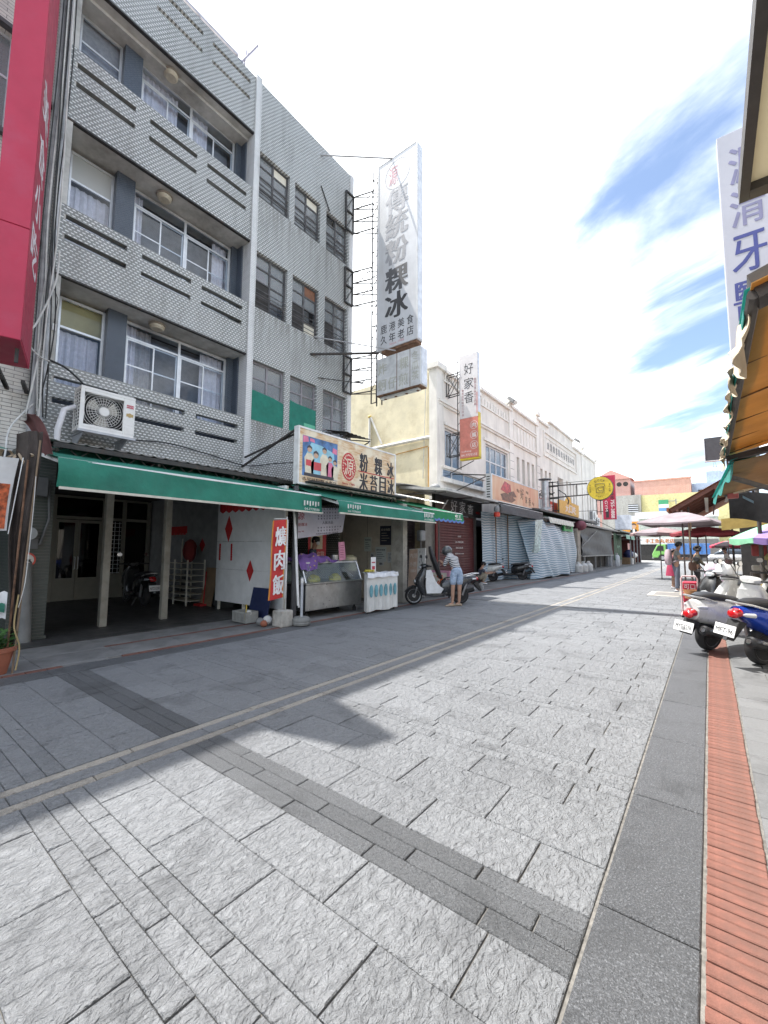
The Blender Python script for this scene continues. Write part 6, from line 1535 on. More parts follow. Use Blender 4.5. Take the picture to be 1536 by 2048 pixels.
MB().box(-7.0, -6.9, 26.8, 28.8, 2.62, 3.2).obj('box', M('sign_green', (.01,.30,.06), .5), gb_); letters(MB(), 'Choice Coffee', (-6.895, 27.8, 2.9), (0,1,0), (0,0,1), h=.3, w=1.4, bold=.02).obj('lettering', M('ink_dark', (.03,.03,.035), .6), gb_)
lan = thing('lantern', 'round dusky red paper lantern under the dark roof edge', 'lantern', (-6.9, 30.6, 2.9))
MB().ball((-6.85, 30.6, 3.12), .40, 18, 12, (1,1,.85)).obj('shade', M('lantern_red', (.17,.05,.07), .7), lan, smooth=True); MB().lathe([(.14,0),(.14,.08)], 12, Matrix.Translation((-6.85,30.6,3.42))).obj('cap', BLACKP, lan)
# round yellow hanging sign
dk = thing('round_sign', 'round yellow hanging sign with a slice of toast drawn on it', 'sign', (-4.5, 25, 3.85))
MB().disc((-4.52, 25, 4.80), (0,1,0), .645, .14, 48).obj('rim', BLACKP, dk, smooth=True); MB().disc((-4.52, 24.925, 4.80), (0,1,0), .625, .02, 48).obj('face', M('sign_mustard', (.56,.43,.035), .5), dk)
lt = MB()
for k, s_ in enumerate('DOCK'):
    a = R(28.5-19*k); letters(lt, s_, (-4.52-.43*math.sin(a), 24.913, 4.80+.43*math.cos(a)), (math.cos(a),0,math.sin(a)), (-math.sin(a),0,math.cos(a)), h=.105, bold=.012)
for k, s_ in enumerate('TOAST'):
    a = R(-24+12*k); letters(lt, s_, (-4.52+.45*math.sin(a), 24.913, 4.80-.45*math.cos(a)), (math.cos(a),0,math.sin(a)), (-math.sin(a),0,math.cos(a)), h=.06)
for k, s_ in enumerate('多口吐司'): letters(lt, s_, (-5.0, 24.913, 4.98-k*.12), (1,0,0), (0,0,1), h=.075, w=.07); letters(lt, s_, (-4.05, 24.913, 4.98-k*.12), (1,0,0), (0,0,1), h=.075, w=.07)
pts = [(-.19,-.21),(.19,-.21),(.19,.08),(.24,.14),(.22,.24),(.0,.27),(-.22,.24),(-.24,.14),(-.19,.08),(-.19,-.21)]
lt.tube([(-4.52+a_, 24.912, 4.79+b_) for a_, b_ in pts], .011, 6)
lt.tube([(-4.52+.02+.10*math.cos(a*.3)*(1+.03*a), 24.912, 4.78+.08*math.sin(a*.3)*(1+.03*a)) for a in range(26)], .010, 6)
lt.obj('lettering', M('ink_dark', (.03,.03,.035), .6), dk)
m = MB().bar((-7.2, 25, 5.15), (-5.15, 25, 5.12), .06).bar((-7.2, 25, 4.45), (-5.1, 25, 4.5), .06)
for x_ in (-7.2, -7.0, -6.7): m.bar((x_, 25, 3.6), (x_, 25, 5.4), .05)
for z_ in (3.7, 4.4, 5.1, 5.35): m.bar((-7.2, 25, z_), (-6.7, 25, z_), .05)
m.bar((-5.7, 25, 4.5), (-5.7, 25, 5.13), .04).bar((-9.0, 25, 3.9), (-6.9, 25, 4.75), .05).bar((-8.2, 25, 4.2), (-7.2, 25, 5.3), .03)
for k in range(3): m.tube([(-7.0-.3*k, 25.0, 4.6), (-7.3-.3*k, 24.8, 4.9), (-7.6-.3*k, 24.6, 4.7), (-7.65-.3*k, 24.6, 4.2)], .03, 6)
m.tube([(-6.7, 25, 4.9), (-6.3, 24.9, 4.6), (-6.1, 24.8, 4.2), (-6.15, 24.8, 4.0)], .03, 6)
m.obj('bracket', BLACKM, dk)
# red gym banner
gy = thing('vertical_sign', 'crimson vertical banner sign beyond the round yellow sign', 'sign', (-5.4, 33, 3.6))
MB().box(-5.84, -5.02, 33, 33.18, 3.62, 6.75).obj('panel', M('gym_crimson', (.40,.02,.06), .5), gy, bevel=.01)
lt = MB(); letters(lt, 'WORLD GYM', (-5.62, 32.992, 5.35), (0,0,-1), (1,0,0), h=.17, w=2.3, bold=.02); letters(lt, '755-3888', (-5.22, 32.992, 4.35), (0,0,-1), (1,0,0), h=.22, w=1.3, bold=.03); lt.obj('lettering', M('print_white', (.72,.68,.66), .6), gy)
lt = MB().box(-5.66, -5.48, 32.993, 33, 3.75, 4.35)
for k, s_ in enumerate('大個健身房'): letters(lt, s_, (-5.24, 32.992, 6.2-k*.26), (1,0,0), (0,0,1), h=.2, w=.22, bold=.03)
lt.obj('dark_lettering', M('ink_dark', (.03,.03,.035), .6), gy)
m = MB()
for z_ in (4.2, 5.0, 5.8, 6.5): m.bar((-6.3, 33.1, z_), (-5.84, 33.1, z_), .05)
m.bar((-9.0, 33.1, 6.5), (-6.2, 33.1, 6.5), .03).bar((-9.0, 33.1, 4.3), (-6.2, 33.1, 4.3), .03)
for x_ in (-6.0, -6.25): m.bar((x_, 33.1, 4.0), (x_, 33.1, 6.6), .05)
m.obj('bracket', BLACKM, gy)
# grey cloth stall, pillar, gas bottles, white cans, green door
pi = thing('concrete_pillar', 'square concrete pillar between the bulging tarpaulin and the grey sheet', 'pillar', (-7.2, 30.4, 0))
MB().box(-7.4, -6.95, 30.2, 31.0, 0, 2.9).obj('shaft', M('pillar_concrete', (.30,.28,.24), .8, dirt=.4), pi)
gs = thing('grey_tarp_stall', 'stall closed by a dark grey sheet over a low table frame', 'stall', (-7, 37, 0))
MB().sheet(lambda u, v: (-7.0+.06*math.sin(u*9+v*4)+.05*math.sin(v*14+u*5)*(1-u), 31.4+11.8*u, 1.08+1.98*v+.22*u*v), 40, 16, .01).obj('sheet', M('slate_sheet', (.055,.058,.066), .6, var=.1, vs=1.5), gs, smooth=True, ang=80)
m = MB().bar((-6.95, 31.5, 1.75), (-6.95, 36.5, 3.0), .05).box(-7.6, -6.9, 31.4, 43.2, 1.0, 1.07)
for y_ in (32.0, 35.6, 40.6, 43.0): m.box(-7.0, -6.92, y_-.05, y_+.05, 0, 1.0); m.box(-7.6, -7.5, y_-.05, y_+.05, 0, 1.0)
m.obj('frame', GREYP, gs)
MB().box(-9.5, -7.65, 31.4, 43.4, .01, .95).obj('under_table', DARKIN, gs); MB().box(-9.5, -7.42, 29.6, 31.39, .01, 3.1).box(-9.5, -7.2, 31.4, 43.6, 1.1, 3.2).obj('dark_gap_fill', DARKIN, gs)  # dark boxes added behind pillar and sheet to close a bright gap
MB().prism([(-9.3, 3.6), (-6.7, 3.30), (-6.7, 3.18), (-9.3, 3.45)], 'y', 31.2, 45.6).prism([(-9.3, 3.6), (-6.7, 3.42), (-6.7, 3.30), (-9.3, 3.45)], 'y', 45.6, 60.5).obj('roof', M('roof_mid', (.26,.25,.24), .7, dirt=.5), gs)
for k, (x_, y_) in enumerate(((-7.3, 43.4), (-6.95, 44.6))):
    t = thing('gas_bottle', ('grey gas bottle standing against the end of the grey sheet stall', 'second gas bottle nearer the green door')[k], 'gas bottle', (x_, y_, 0), group='gas bottles by the grey stall', world=False)
    MB().lathe([(.26,0),(.30,.06),(.30,.88),(.2,1.02),(.08,1.06)], 18).obj('body', M('bottle_grey', (.40,.43,.47), .5), t, smooth=True); MB().lathe([(.14,1.04),(.14,1.22)], 12, None, False).lathe([(.05,1.04),(.05,1.15)], 8).obj('collar', GREYP, t)
for k, (x_, y_) in enumerate(((-6.95, 30.2), (-6.9, 31.4), (-6.85, 32.7))):
    t = thing('water_can', ('first white plastic can on the kerb by the concrete pillar', 'middle white plastic can on the kerb by the pillar', 'white plastic can nearest the grey sheet stall')[k], 'can', (x_, y_, 0), .3*k, group='white cans on the kerb', world=False)
    MB().lathe([(.26,0),(.28,.05),(.27,.42),(.14,.56),(.07,.58),(.07,.66)], 14).obj('body', M('can_white', (.60,.60,.58), .5), t, smooth=True); MB().tube([(-.13,0,.5),(-.1,0,.66),(.1,0,.66)], .03, 6).obj('handle', WHITEM, t)
gd = thing('green_door', 'dark green curtain door beyond the grey sheet stall', 'door', (-7, 46, 0))
MB().sheet(lambda u, v: (-6.95+.05*math.sin(u*30), 43.7+4.4*u, .55+2.5*v), 40, 3, .02).obj('curtain', M('door_green', (.005,.045,.018), .6), gd, smooth=True); letters(MB(), '安全門', (-6.86, 45.6, 1.8), (0,1,0), (0,0,1), h=.25, w=1.6).obj('lettering', M('pale_green_print', (.2,.36,.26), .6), gd)
MB().box(-7.4, -7.05, 43.6, 48.4, 0, .55).obj('step', CONC, gd)
for k, y_ in enumerate((45.4, 48.6)): awning('green_awning', ('small mint flap awning above the green door', 'small mint flap awning further along the far stalls')[k], -7.2, 3.1, -6.2, 2.95, 2.55, y_, y_+2.4, M('mint_cloth', (.20,.36,.28), .7), hem=False)
wb = thing('white_box_sign', 'blank white box sign on the roof above the green door', 'sign', (-6.8, 44.5, 3.5))
MB().box(-6.9, -5.7, 44.5, 45.8, 3.40, 4.75).obj('box', M('sign_blank', (.60,.64,.70), .5), wb); MB().bar((-6.9,44.5,3.4),(-8.6,44.5,4.4), .05).obj('stay', BLACKM, wb)
dcl = thing('far_stall', 'shaded stall with hanging goods and bags at the end of the row', 'stall', (-7.2, 53, 0))
MB().box(-9, -8.9, 48.6, 60, .01, 3.3).obj('back', M('maroon_dark', (.08,.02,.02), .8), dcl); MB().box(-7.5, -6.6, 50.6, 51.2, 0, .7).box(-7.3,-6.5, 52.5, 54, 0, .8).obj('crate', M('crate_brown', (.22,.15,.09), .8), dcl)
for k, (x_, y_, z_, s_, mt) in enumerate(((-7.0, 52.4, 1.0, .5, M('bag_navy', (.02,.03,.10), .7)), (-6.7, 53.4, .95, .45, WHITEM), (-7.1, 53.5, 1.3, .4, M('bag_navy', (.02,.03,.10), .7)))): MB().ball((x_, y_, z_), s_, 10, 8, (1,1.1,.7), .1, rnd).obj('bag', mt, dcl, smooth=True)
for k in range(4): MB().box(-6.5, -6.4, 50+2.6*k, 50.12+2.6*k, 0, 3.2).obj('post', GREYP, dcl)
MB().box(-6.6, -6.55, 49.2, 50.6, 1.55, 2.2).obj('price_sign', M('sign_white_red', (.6,.35,.33), .6), dcl); MB().box(-6.95, -6.5, 51.7, 52.3, 0, .65).obj('white_bucket', WHITEM, dcl)
MB().box(-8.9, -6.7, 59.7, 59.9, .01, 3.2).obj('end_sheet', M('maroon_dark', (.08,.02,.02), .8), dcl); MB().box(-8.6, -6.4, 49, 60, 2.7, 2.75).obj('canopy_under', M('maroon_dark', (.08,.02,.02), .8), dcl)
# ---------------------------------------------------------------- scooters
def ring(axis, c, a, b, n=18, e=2.4):
    """superellipse ring; axis 'x': spans y,z ; axis 'z': spans x,y"""
    out = []
    for k in range(n):
        t = 2*math.pi*k/n; cs, sn = math.cos(t), math.sin(t)
        u = a*math.copysign(abs(cs)**(2/e), cs); w = b*math.copysign(abs(sn)**(2/e), sn)
        out.append(Vector((c[0], c[1]+u, c[2]+w)) if axis == 'x' else Vector((c[0]+u, c[1]+w, c[2])))
    return out
CHROME = M('chrome', (.75,.75,.76), .12, metal=1.0, var=.02)
LAMPR = M('tail_red', (.42,.008,.012), .15, var=.1, coat=.6)
LAMPW = M('lamp_clear', (.62,.64,.66), .08, metal=.4, var=.1)
PLATE = M('plate_white', (.74,.74,.73), .45, var=.03)
SEATM = M('seat_black', (.022,.022,.024), .5, var=.15, bump=.001, bs=90)
INK = M('ink_dark', (.03,.03,.035), .6)
def body_paint(name, col, metal=.35, rough=.28): return M(name, col, rough, metal=metal, var=.05, vs=3, coat=.5, dirt=.12, dcol=tuple(x*.6+.03 for x in col), ds=3)
def scooter(label, loc, rot, paint, trim=None, plate='NTY-527', lean=0, seat_open=False, inner=None, group=None, plate_col=None, R_=.235, low=0.0, chunky=1.0):
    trim = trim or BLACKP
    t = thing('scooter', label, 'scooter', loc, rot, group, world=False)
    t.rotation_euler = (R(lean), 0, rot)
    for x_, nm in ((0, 'rear_wheel'), (1.27, 'front_wheel')):
        w_ = .062 if nm == 'rear_wheel' else .05
        MR = Matrix.Translation((x_, 0, R_)) @ Matrix.Rotation(R(90), 4, 'X')
        w = MB().lathe([(R_-.075, -w_*.8), (R_-.03, -w_), (R_-.006, -w_*.55), (R_, 0), (R_-.006, w_*.55), (R_-.03, w_), (R_-.075, w_*.8)], 30, MR).obj(nm, RUBBER, t, smooth=True)
        rm = MB().lathe([(R_-.070, -w_*.82), (R_-.062, -w_*.9), (R_-.062, w_*.9), (R_-.070, w_*.82)], 30, MR, cap=False).lathe([(.05, -.05), (.05, .05)], 14, MR)
        for k in range(5):
            a = k*1.2566; rm.bar((x_+.045*math.cos(a), 0, R_+.045*math.sin(a)), (x_+(R_-.066)*math.cos(a), 0, R_+(R_-.066)*math.sin(a)), .03, .022)
        rm.obj('rim', M('rim_grey', (.42,.43,.44), .3, metal=.7) if nm == 'front_wheel' else M('rim_dark', (.08,.08,.085), .4, metal=.5), w)
    # front fender and fork
    MB().sheet(lambda u, v: (1.27+(R_+.03)*math.cos(2.5-2.1*u), (v-.5)*.13, R_+(R_+.03-.03*abs(v-.5)*2)*math.sin(2.5-2.1*u)), 14, 6, .006).obj('fender', paint, t, smooth=True)
    m = MB()
    for s_ in (-1, 1): m.tube([(1.27, s_*.07, R_), (1.13, s_*.06, .62)], .02, 8)
    m.obj('fork', M('fork_grey', (.30,.30,.31), .35, metal=.6), t, smooth=True)
    # apron (front shield) and leg shield
    rings = [ring('z', (.98,0,.26), .09, .14, e=2.6), ring('z', (1.05,0,.40), .12, .175), ring('z', (1.12,0,.55), .135, .205), ring('z', (1.09,0,.70), .12, .21), ring('z', (1.03,0,.84), .10, .18), ring('z', (.98,0,.95), .07, .12)]
    MB().loft(rings).obj('apron', paint, t, smooth=True)
    rings = [ring('z', (.98,0,.27), .03, .17, e=3), ring('z', (1.00,0,.45), .03, .19, e=3), ring('z', (.99,0,.66), .03, .195, e=3), ring('z', (.94,0,.86), .028, .15, e=3)]
    MB().loft(rings).obj('leg_shield', inner or trim, t, smooth=True)
    MB().loft([ring('x', (1.235,0,.60), .08, .055, e=2.5), ring('x', (1.265,0,.61), .06, .04, e=2.5)]).obj('front_lamp', LAMPW, t, smooth=True)
    # floorboard, belly, rear body
    MB().loft([ring('x', (1.02,0,.27), .15, .04, e=4), ring('x', (.75,0,.245), .17, .045, e=4), ring('x', (.48,0,.26), .16, .06, e=4), ring('x', (.36,0,.33), .14, .05, e=3)]).obj('floorboard', paint, t, smooth=True)
    MB().box(.52, .96, -.13, .13, .287, .297).obj('floor_mat', M('mat_brown', (.09,.035,.03), .8), t)
    c_ = chunky
    MB().loft([ring('x', (.52,0,.43), .11, .18, e=2.6), ring('x', (.40,0,.47), .17*c_, .235, e=2.6), ring('x', (.18,0,.53), .20*c_, .215*c_, e=2.5), ring('x', (-.06,0,.585), .185*c_, .175*c_, e=2.4), ring('x', (-.28,0,.66-low*.5), .13*c_, .10+low*.7, e=2.3), ring('x', (-.42,0,.70-low*.8), .085+low*.2, .06+low*.7)]).obj('rear_body', paint, t, smooth=True)
    MB().loft([ring('x', (.46,0,.30), .10, .07), ring('x', (.25,0,.30), .12, .10), ring('x', (.0,0,.27), .09, .085), ring('x', (-.10,0,.25), .05, .05)]).obj('engine', M('engine_dark', (.06,.06,.062), .5, metal=.4), t, smooth=True)
    sg = [ring('x', (.54,0,.715), .10, .035, e=3), ring('x', (.42,0,.74), .145, .05, e=3), ring('x', (.18,0,.765), .155, .055, e=3), ring('x', (.02,0,.79), .15, .06, e=3), ring('x', (-.20,0,.805), .12, .05, e=3), ring('x', (-.36,0,.80), .07, .03, e=3)]
    sm = MB()
    if seat_open:
        Q = Matrix.Translation((.52,0,.70)) @ Matrix.Rotation(R(104), 4, 'Y') @ Matrix.Translation((-.52,0,-.70))
        sg = [[Q @ p for p in r_] for r_ in sg]
    sm.loft(sg).obj('seat', SEATM, t, smooth=True)
    MB().tube([(-.12,.15,.74),(-.36,.13,.80),(-.50,.07,.82),(-.50,-.07,.82),(-.36,-.13,.80),(-.12,-.15,.74)], .014, 8).obj('grab_rail', M('rail_silver', (.6,.6,.6), .3, metal=.7), t, smooth=True)
    MB().loft([ring('x', (-.40-low*.15,0,.69-low), .085, .055), ring('x', (-.485-low*.15,0,.665-low), .068, .05), ring('x', (-.505-low*.15,0,.66-low), .03, .03)]).obj('tail_light', LAMPR, t, smooth=True)
    for s_ in (-1, 1): MB().loft([ring('x', (-.30,s_*.115,.665), .035, .03), ring('x', (-.40,s_*.095,.67), .03, .025), ring('x', (-.43,s_*.09,.67), .01, .01)]).obj('indicator', LAMPW, t, smooth=True)
    MB().prism([(-.34,.56-low),(-.46,.60-low),(-.59+low*.3,.36-low*.6),(-.54+low*.3,.34-low*.6)], 'y', -.075, .075).obj('mudguard', BLACKP, t, bevel=.008)
    P0 = Matrix.Translation((-.60+low*.2,0,.47-low*.75)) @ Matrix.Rotation(R(14), 4, 'Y')
    p_ = MB().box(-.004, .0, -.13, .13, -.07, .07, P0).obj('plate', plate_col or PLATE, t, bevel=.003)
    letters(MB(), plate, P0 @ Vector((-.006,0,-.005)), (0,-1,0), P0.to_3x3() @ Vector((0,0,1)), h=.06, w=.21, bold=.0, t=.002).obj('lettering', INK, p_)
    MB().prism([(-.578,.385),(-.588,.39),(-.60,.35),(-.59,.345)], 'y', -.022, .022).obj('reflector', M('reflector', (.30,.30,.30), .2), t)
    # exhaust, shock, stand
    MB().tube([(.28,-.13,.20),(.12,-.155,.20),(.02,-.17,.25),(-.10,-.175,.28),(-.44,-.19,.37),(-.46,-.19,.375)], [.018,.02,.035,.06,.068,.045], 14).obj('exhaust', M('exhaust_dark', (.035,.035,.037), .4, metal=.5), t, smooth=True)
    MB().tube([(-.455,-.19,.374),(-.475,-.19,.38)], .03, 12).tube([(-.10,-.247,.31),(-.36,-.26,.385)], .02, 6).obj('exhaust_trim', CHROME, t, smooth=True)
    MB().tube([(-.02,.12,.24),(-.14,.13,.58)], .03, 10).tube([(.30,.10,.2),(.22,.22,.02)], .012, 6).obj('shock_absorber', M('fork_grey', (.30,.30,.31), .35, metal=.6), t, smooth=True)
    # handlebar, cover, lamps, mirrors
    MB().loft([ring('x', (1.10,0,.985), .06, .035), ring('x', (1.05,0,1.00), .13, .06), ring('x', (.96,0,1.01), .15, .06), ring('x', (.88,0,1.005), .09, .035)]).obj('handle_cover', paint, t, smooth=True)
    MB().loft([ring('x', (1.085,0,.985), .085, .045), ring('x', (1.125,0,.975), .06, .03)]).obj('headlight', LAMPW, t, smooth=True)
    hbm = MB()
    for s_ in (-1, 1): hbm.tube([(.97,s_*.12,1.01),(.93,s_*.24,1.02),(.88,s_*.36,1.01)], .017, 8).tube([(.99,s_*.19,1.0),(.965,s_*.36,.995)], .007, 6)
    hbm.obj('handlebar', RUBBER, t, smooth=True)
    for s_ in (-1, 1):
        ml_ = MB().tube([(.97,s_*.17,1.03),(1.0,s_*.26,1.15),(.99,s_*.30,1.22)], .007, 6)
        mi = ml_.obj('mirror', trim, t, smooth=True)
        MB().loft([ring('x', (1.015,s_*.32,1.255), .058, .042, e=2.3), ring('x', (.985,s_*.32,1.255), .066, .05, e=2.3)]).obj('mirror_shell', trim, mi, smooth=True)
        MB().loft([ring('x', (.9845,s_*.32,1.255), .06, .045, e=2.3), ring('x', (.983,s_*.32,1.255), .059, .044, e=2.3)]).obj('mirror_glass', CHROME, mi)
    return t
SGREY = body_paint('scooter_slate', (.055,.057,.062)); SSILV = body_paint('scooter_silver', (.68,.68,.66), .08); SBLUE = body_paint('scooter_blue', (.012,.055,.40), .25)
SBLK = body_paint('scooter_black', (.012,.012,.013), .2); SWHT = body_paint('scooter_white', (.60,.60,.57), .1)
sc1 = scooter('slate grey scooter with its seat tipped up, a man leaning over it', (-5.36, 10.30, 0), R(225.6), SGREY, seat_open=True, plate='MKL-308')
m = MB().prism([(.96,.30),(.58,.30),(.50,.42),(.62,.5),(.72,.62),(.84,.92),(.97,.90),(1.0,.6)], 'y', .175, .185).obj('white_sheet', M('white_plastic_sheet', (.66,.67,.68), .5), sc1, bevel=.003)
MB().loft([ring('x', (.42,0,.66), .14, .02), ring('x', (.1,0,.70), .14, .025), ring('x', (-.1,0,.72), .1, .02)]).obj('open_storage', M('storage_print', (.5,.32,.36), .7, var=.4, vs=14), sc1, smooth=True)
scooter('black scooter parked deep in the shaded arcade showing its plate', (-11.15, 4.75, .014), R(176), SBLK, plate='NTZ-5285')
scooter('white scooter by the maroon shutter with a crouching man behind it', (-7.92, 18.45, 0), R(192), SWHT, plate='NQF-871', lean=4)
hm = thing('helmet', 'cream helmet resting on the seat of the white scooter', 'helmet', (-8.2, 18.4, .83), R(200), world=False)
HELC = M('helmet_cream', (.60,.55,.42), .4, coat=.4)
def helmet(t, mat):
    MB().lathe([(.125,.0),(.142,.04),(.14,.11),(.11,.18),(.06,.212),(.01,.218)], 22).obj('shell', mat, t, smooth=True); MB().sheet(lambda u, v: ((.14+.05*v)*math.cos(-.9+1.8*u), (.14+.05*v)*math.sin(-.9+1.8*u), .06-.02*v), 10, 3, .004).obj('peak', mat, t, smooth=True)
helmet(hm, HELC)
scooter('black scooter parked against the blue striped tarpaulin', (-7.28, 20.5, 0), R(200), SBLK, plate='MQA-552', lean=-3)
sc5 = scooter('silver scooter seen from behind with a large red tail lamp, nearest the brick band', (-.09, 7.93, 0), R(60), SSILV, plate='MYT 5276', low=.11, lean=6, inner=SSILV, chunky=1.12, R_=.25)
hm2 = thing('helmet', 'white helmet hung over the mirror of the pale silver scooter', 'helmet', (.20, 9.46, 1.05), R(200), world=False); helmet(hm2, M('helmet_white', (.72,.72,.72), .3, coat=.5))
scooter('blue scooter with a black exhaust beside the silver one', (.45, 7.36, 0), R(50), SBLUE, plate='MFT-96', lean=6, trim=GREYP)
scooter('pale silver scooter parked nose to the street with a white helmet on its mirror', (1.12, 9.06, 0), R(153), SSILV, plate='NVX-120', lean=4, inner=SSILV)
scooter('white scooter furthest from the kerb near the fruit stall', (1.45, 10.4, 0), R(120), SWHT, plate='MZC-77', lean=5)
scooter('black scooter facing the street behind the silver scooter', (.45, 11.9, 0), R(240), SBLK, plate='NBA-36', lean=-5)
# ---------------------------------------------------------------- people
SKIN = M('skin', (.40,.235,.165), .55, var=.06, vs=12)
HAIR = M('black_hair', (.012,.010,.010), .55, var=.3, vs=40)
def skinned(name, verts, edges, radii, mat, parent, sub_=2, root=0, extra=None):
    me = bpy.data.meshes.new(name); me.from_pydata([tuple(v) for v in verts], edges, []); o = bpy.data.objects.new(name, me); COL.objects.link(o)
    bm = bmesh.new(); bm.from_mesh(me); ly = bm.verts.layers.skin.verify(); bm.verts.ensure_lookup_table()
    for i, v in enumerate(bm.verts):
        r_ = radii[i]; v[ly].radius = r_ if isinstance(r_, tuple) else (r_, r_); v[ly].use_root = (i == root)
    bm.to_mesh(me); bm.free()
    s_ = o.modifiers.new('s', 'SKIN'); s_.use_smooth_shade = True; s_.branch_smoothing = .6
    d = o.modifiers.new('d', 'SUBSURF'); d.levels = sub_; d.render_levels = sub_
    dg = bpy.context.evaluated_depsgraph_get(); dg.update()
    new = bpy.data.meshes.new_from_object(o.evaluated_get(dg)); bpy.data.objects.remove(o)
    if extra:
        bm = bmesh.new(); bm.from_mesh(new)
        tmp = bpy.data.meshes.new('x'); tmp.from_pydata(extra.v, [], extra.f); bm.from_mesh(tmp); bm.to_mesh(new); bm.free(); bpy.data.meshes.remove(tmp)
    for p in new.polygons: p.use_smooth = True
    return link(name, new, mat, parent)
def person(label, base, J, shirt, trousers, hair=HAIR, long_trousers=True, sleeve=.5, face=(1,0,0), shoes=None, frame=None, group=None, skirt=None, curly=False, sc=1.0):
    """J: joints as (image-right, away from the street camera, up) metres from the base; face: where the head looks, same axes"""
    rx_, aw = frame or (Vector((.79,.61,0)), Vector((-.61,.79,0)))
    base = Vector(base)
    t = thing('person', label, 'person', base, group=group)
    W = lambda p: base + rx_*p[0]*sc + aw*p[1]*sc + Vector((0,0,p[2]*sc))
    P = {k: W(v) for k, v in J.items()}
    F = (rx_*face[0]+aw*face[1]+Vector((0,0,face[2]))).normalized()
    names = ['pel','spi','che','nec','hed','top','shL','elL','wrL','hnL','shR','elR','wrR','hnR','hiL','knL','anL','toL','hiR','knR','anR','toR']
    E_ = [('pel','spi'),('spi','che'),('che','nec'),('nec','hed'),('hed','top'),('che','shL'),('shL','elL'),('elL','wrL'),('wrL','hnL'),('che','shR'),('shR','elR'),('elR','wrR'),('wrR','hnR'),('pel','hiL'),('hiL','knL'),('knL','anL'),('anL','toL'),('pel','hiR'),('hiR','knR'),('knR','anR'),('anR','toR')]
    for s_ in 'LR':
        d = (P['wr'+s_]-P['el'+s_]).normalized(); P['hn'+s_] = P['wr'+s_]+d*.075*sc
    P['top'] = P['hed']+(P['hed']-P['nec']).normalized()*.075*sc
    rad = dict(pel=(.13,.11),spi=(.125,.10),che=(.135,.105),nec=.05,hed=(.078,.09),top=(.06,.07),sh=.062,el=.042,wr=.028,hn=(.034,.016),hi=.09,kn=.056,an=.036,to=.036)
    idx = {n: i for i, n in enumerate(names)}
    rr = [tuple(x*sc for x in (lambda q: q if isinstance(q, tuple) else (q, q))(rad[n[:2]] if n[:2] in rad else rad[n])) for n in names]
    fing = MB()
    for s_ in 'LR':
        d = (P['wr'+s_]-P['el'+s_]).normalized(); sd = d.cross(Vector((0,0,1)))
        sd = sd.normalized() if sd.length > .1 else rx_; nr = sd.cross(d)
        for k, l in enumerate((.062,.075,.08,.07)):
            b0 = P['hn'+s_]+d*.012*sc+sd*(.012*(k-1.5)*1.25)*sc
            fing.tube([b0, b0+d*l*.5*sc-nr*.004, b0+d*l*.85*sc-nr*.02*sc, b0+d*l*.95*sc-nr*.035*sc], [.0085*sc,.0082*sc,.0075*sc,.005*sc], 6)
        b0 = P['wr'+s_]+d*.03*sc+sd*.028*sc; fing.tube([b0, b0+d*.03*sc+sd*.022*sc, b0+d*.06*sc+sd*.026*sc], [.011*sc,.010*sc,.007*sc], 6)
    body = skinned('body', [P[n] for n in names], [(idx[a], idx[b]) for a, b in E_], rr, SKIN, t, 2, 0, fing)
    # face: nose, eyes, mouth, ears
    h = P['hed']+(P['top']-P['hed'])*.25; up = (P['hed']-P['nec']).normalized(); F = (F-up*F.dot(up)).normalized(); S = up.cross(F)
    fm = MB().tube([h+F*.085*sc+up*.012*sc, h+F*.112*sc-up*.018*sc, h+F*.09*sc-up*.026*sc], [.008*sc,.013*sc,.006*sc], 7)
    for s_ in (-1,1): fm.ball(h+S*s_*.083*sc-F*.005*sc, .024*sc, 8, 6, (.6,.6,1))
    fm.obj('nose_and_ears', SKIN, t, smooth=True)
    em = MB()
    for s_ in (-1,1): em.ball(h+F*.083*sc+S*s_*.032*sc+up*.014*sc, .011*sc, 8, 6); em.tube([h+F*.088*sc+S*s_*.015*sc+up*.034*sc, h+F*.082*sc+S*s_*.05*sc+up*.033*sc], .005*sc, 5)
    em.obj('eyes', HAIR, t, smooth=True)
    MB().tube([h+F*.086*sc+S*.022*sc-up*.050*sc, h+F*.094*sc-up*.052*sc, h+F*.086*sc-S*.022*sc-up*.050*sc], .006*sc, 6).obj('mouth', M('lip', (.30,.12,.10), .5), t, smooth=True)
    if hair:
        hm_ = MB(); rg = random.Random(5)
        if curly:
            for q in range(60):
                a, e_ = rg.uniform(0,6.28), rg.uniform(-.7,1.5); d = (F*math.cos(a)*math.cos(e_)+S*math.sin(a)*math.cos(e_)+up*math.sin(e_))
                if d.dot(F) > .55 and e_ < .5: continue
                hm_.ball(h-F*.02*sc+d*.105*sc, .045*sc, 7, 5)
        else:
            Mh = Matrix((( F.x,S.x,up.x,0),(F.y,S.y,up.y,0),(F.z,S.z,up.z,0),(0,0,0,1)))
            for k_, (x_, z_, r_) in enumerate(((-.018,.03,.104),(-.045,-.005,.088),(.02,.055,.075))): hm_.ball((0,0,0), 1, 16, 10); n_ = 16*11; c0 = h+F*x_*sc+up*z_*sc; hm_.v[-n_:] = [tuple(c0+(F*v[0]*.95+S*v[1]*.9+up*v[2]*.88)*r_*sc) for v in hm_.v[-n_:]]
        hm_.obj('hair', hair, t, smooth=True)
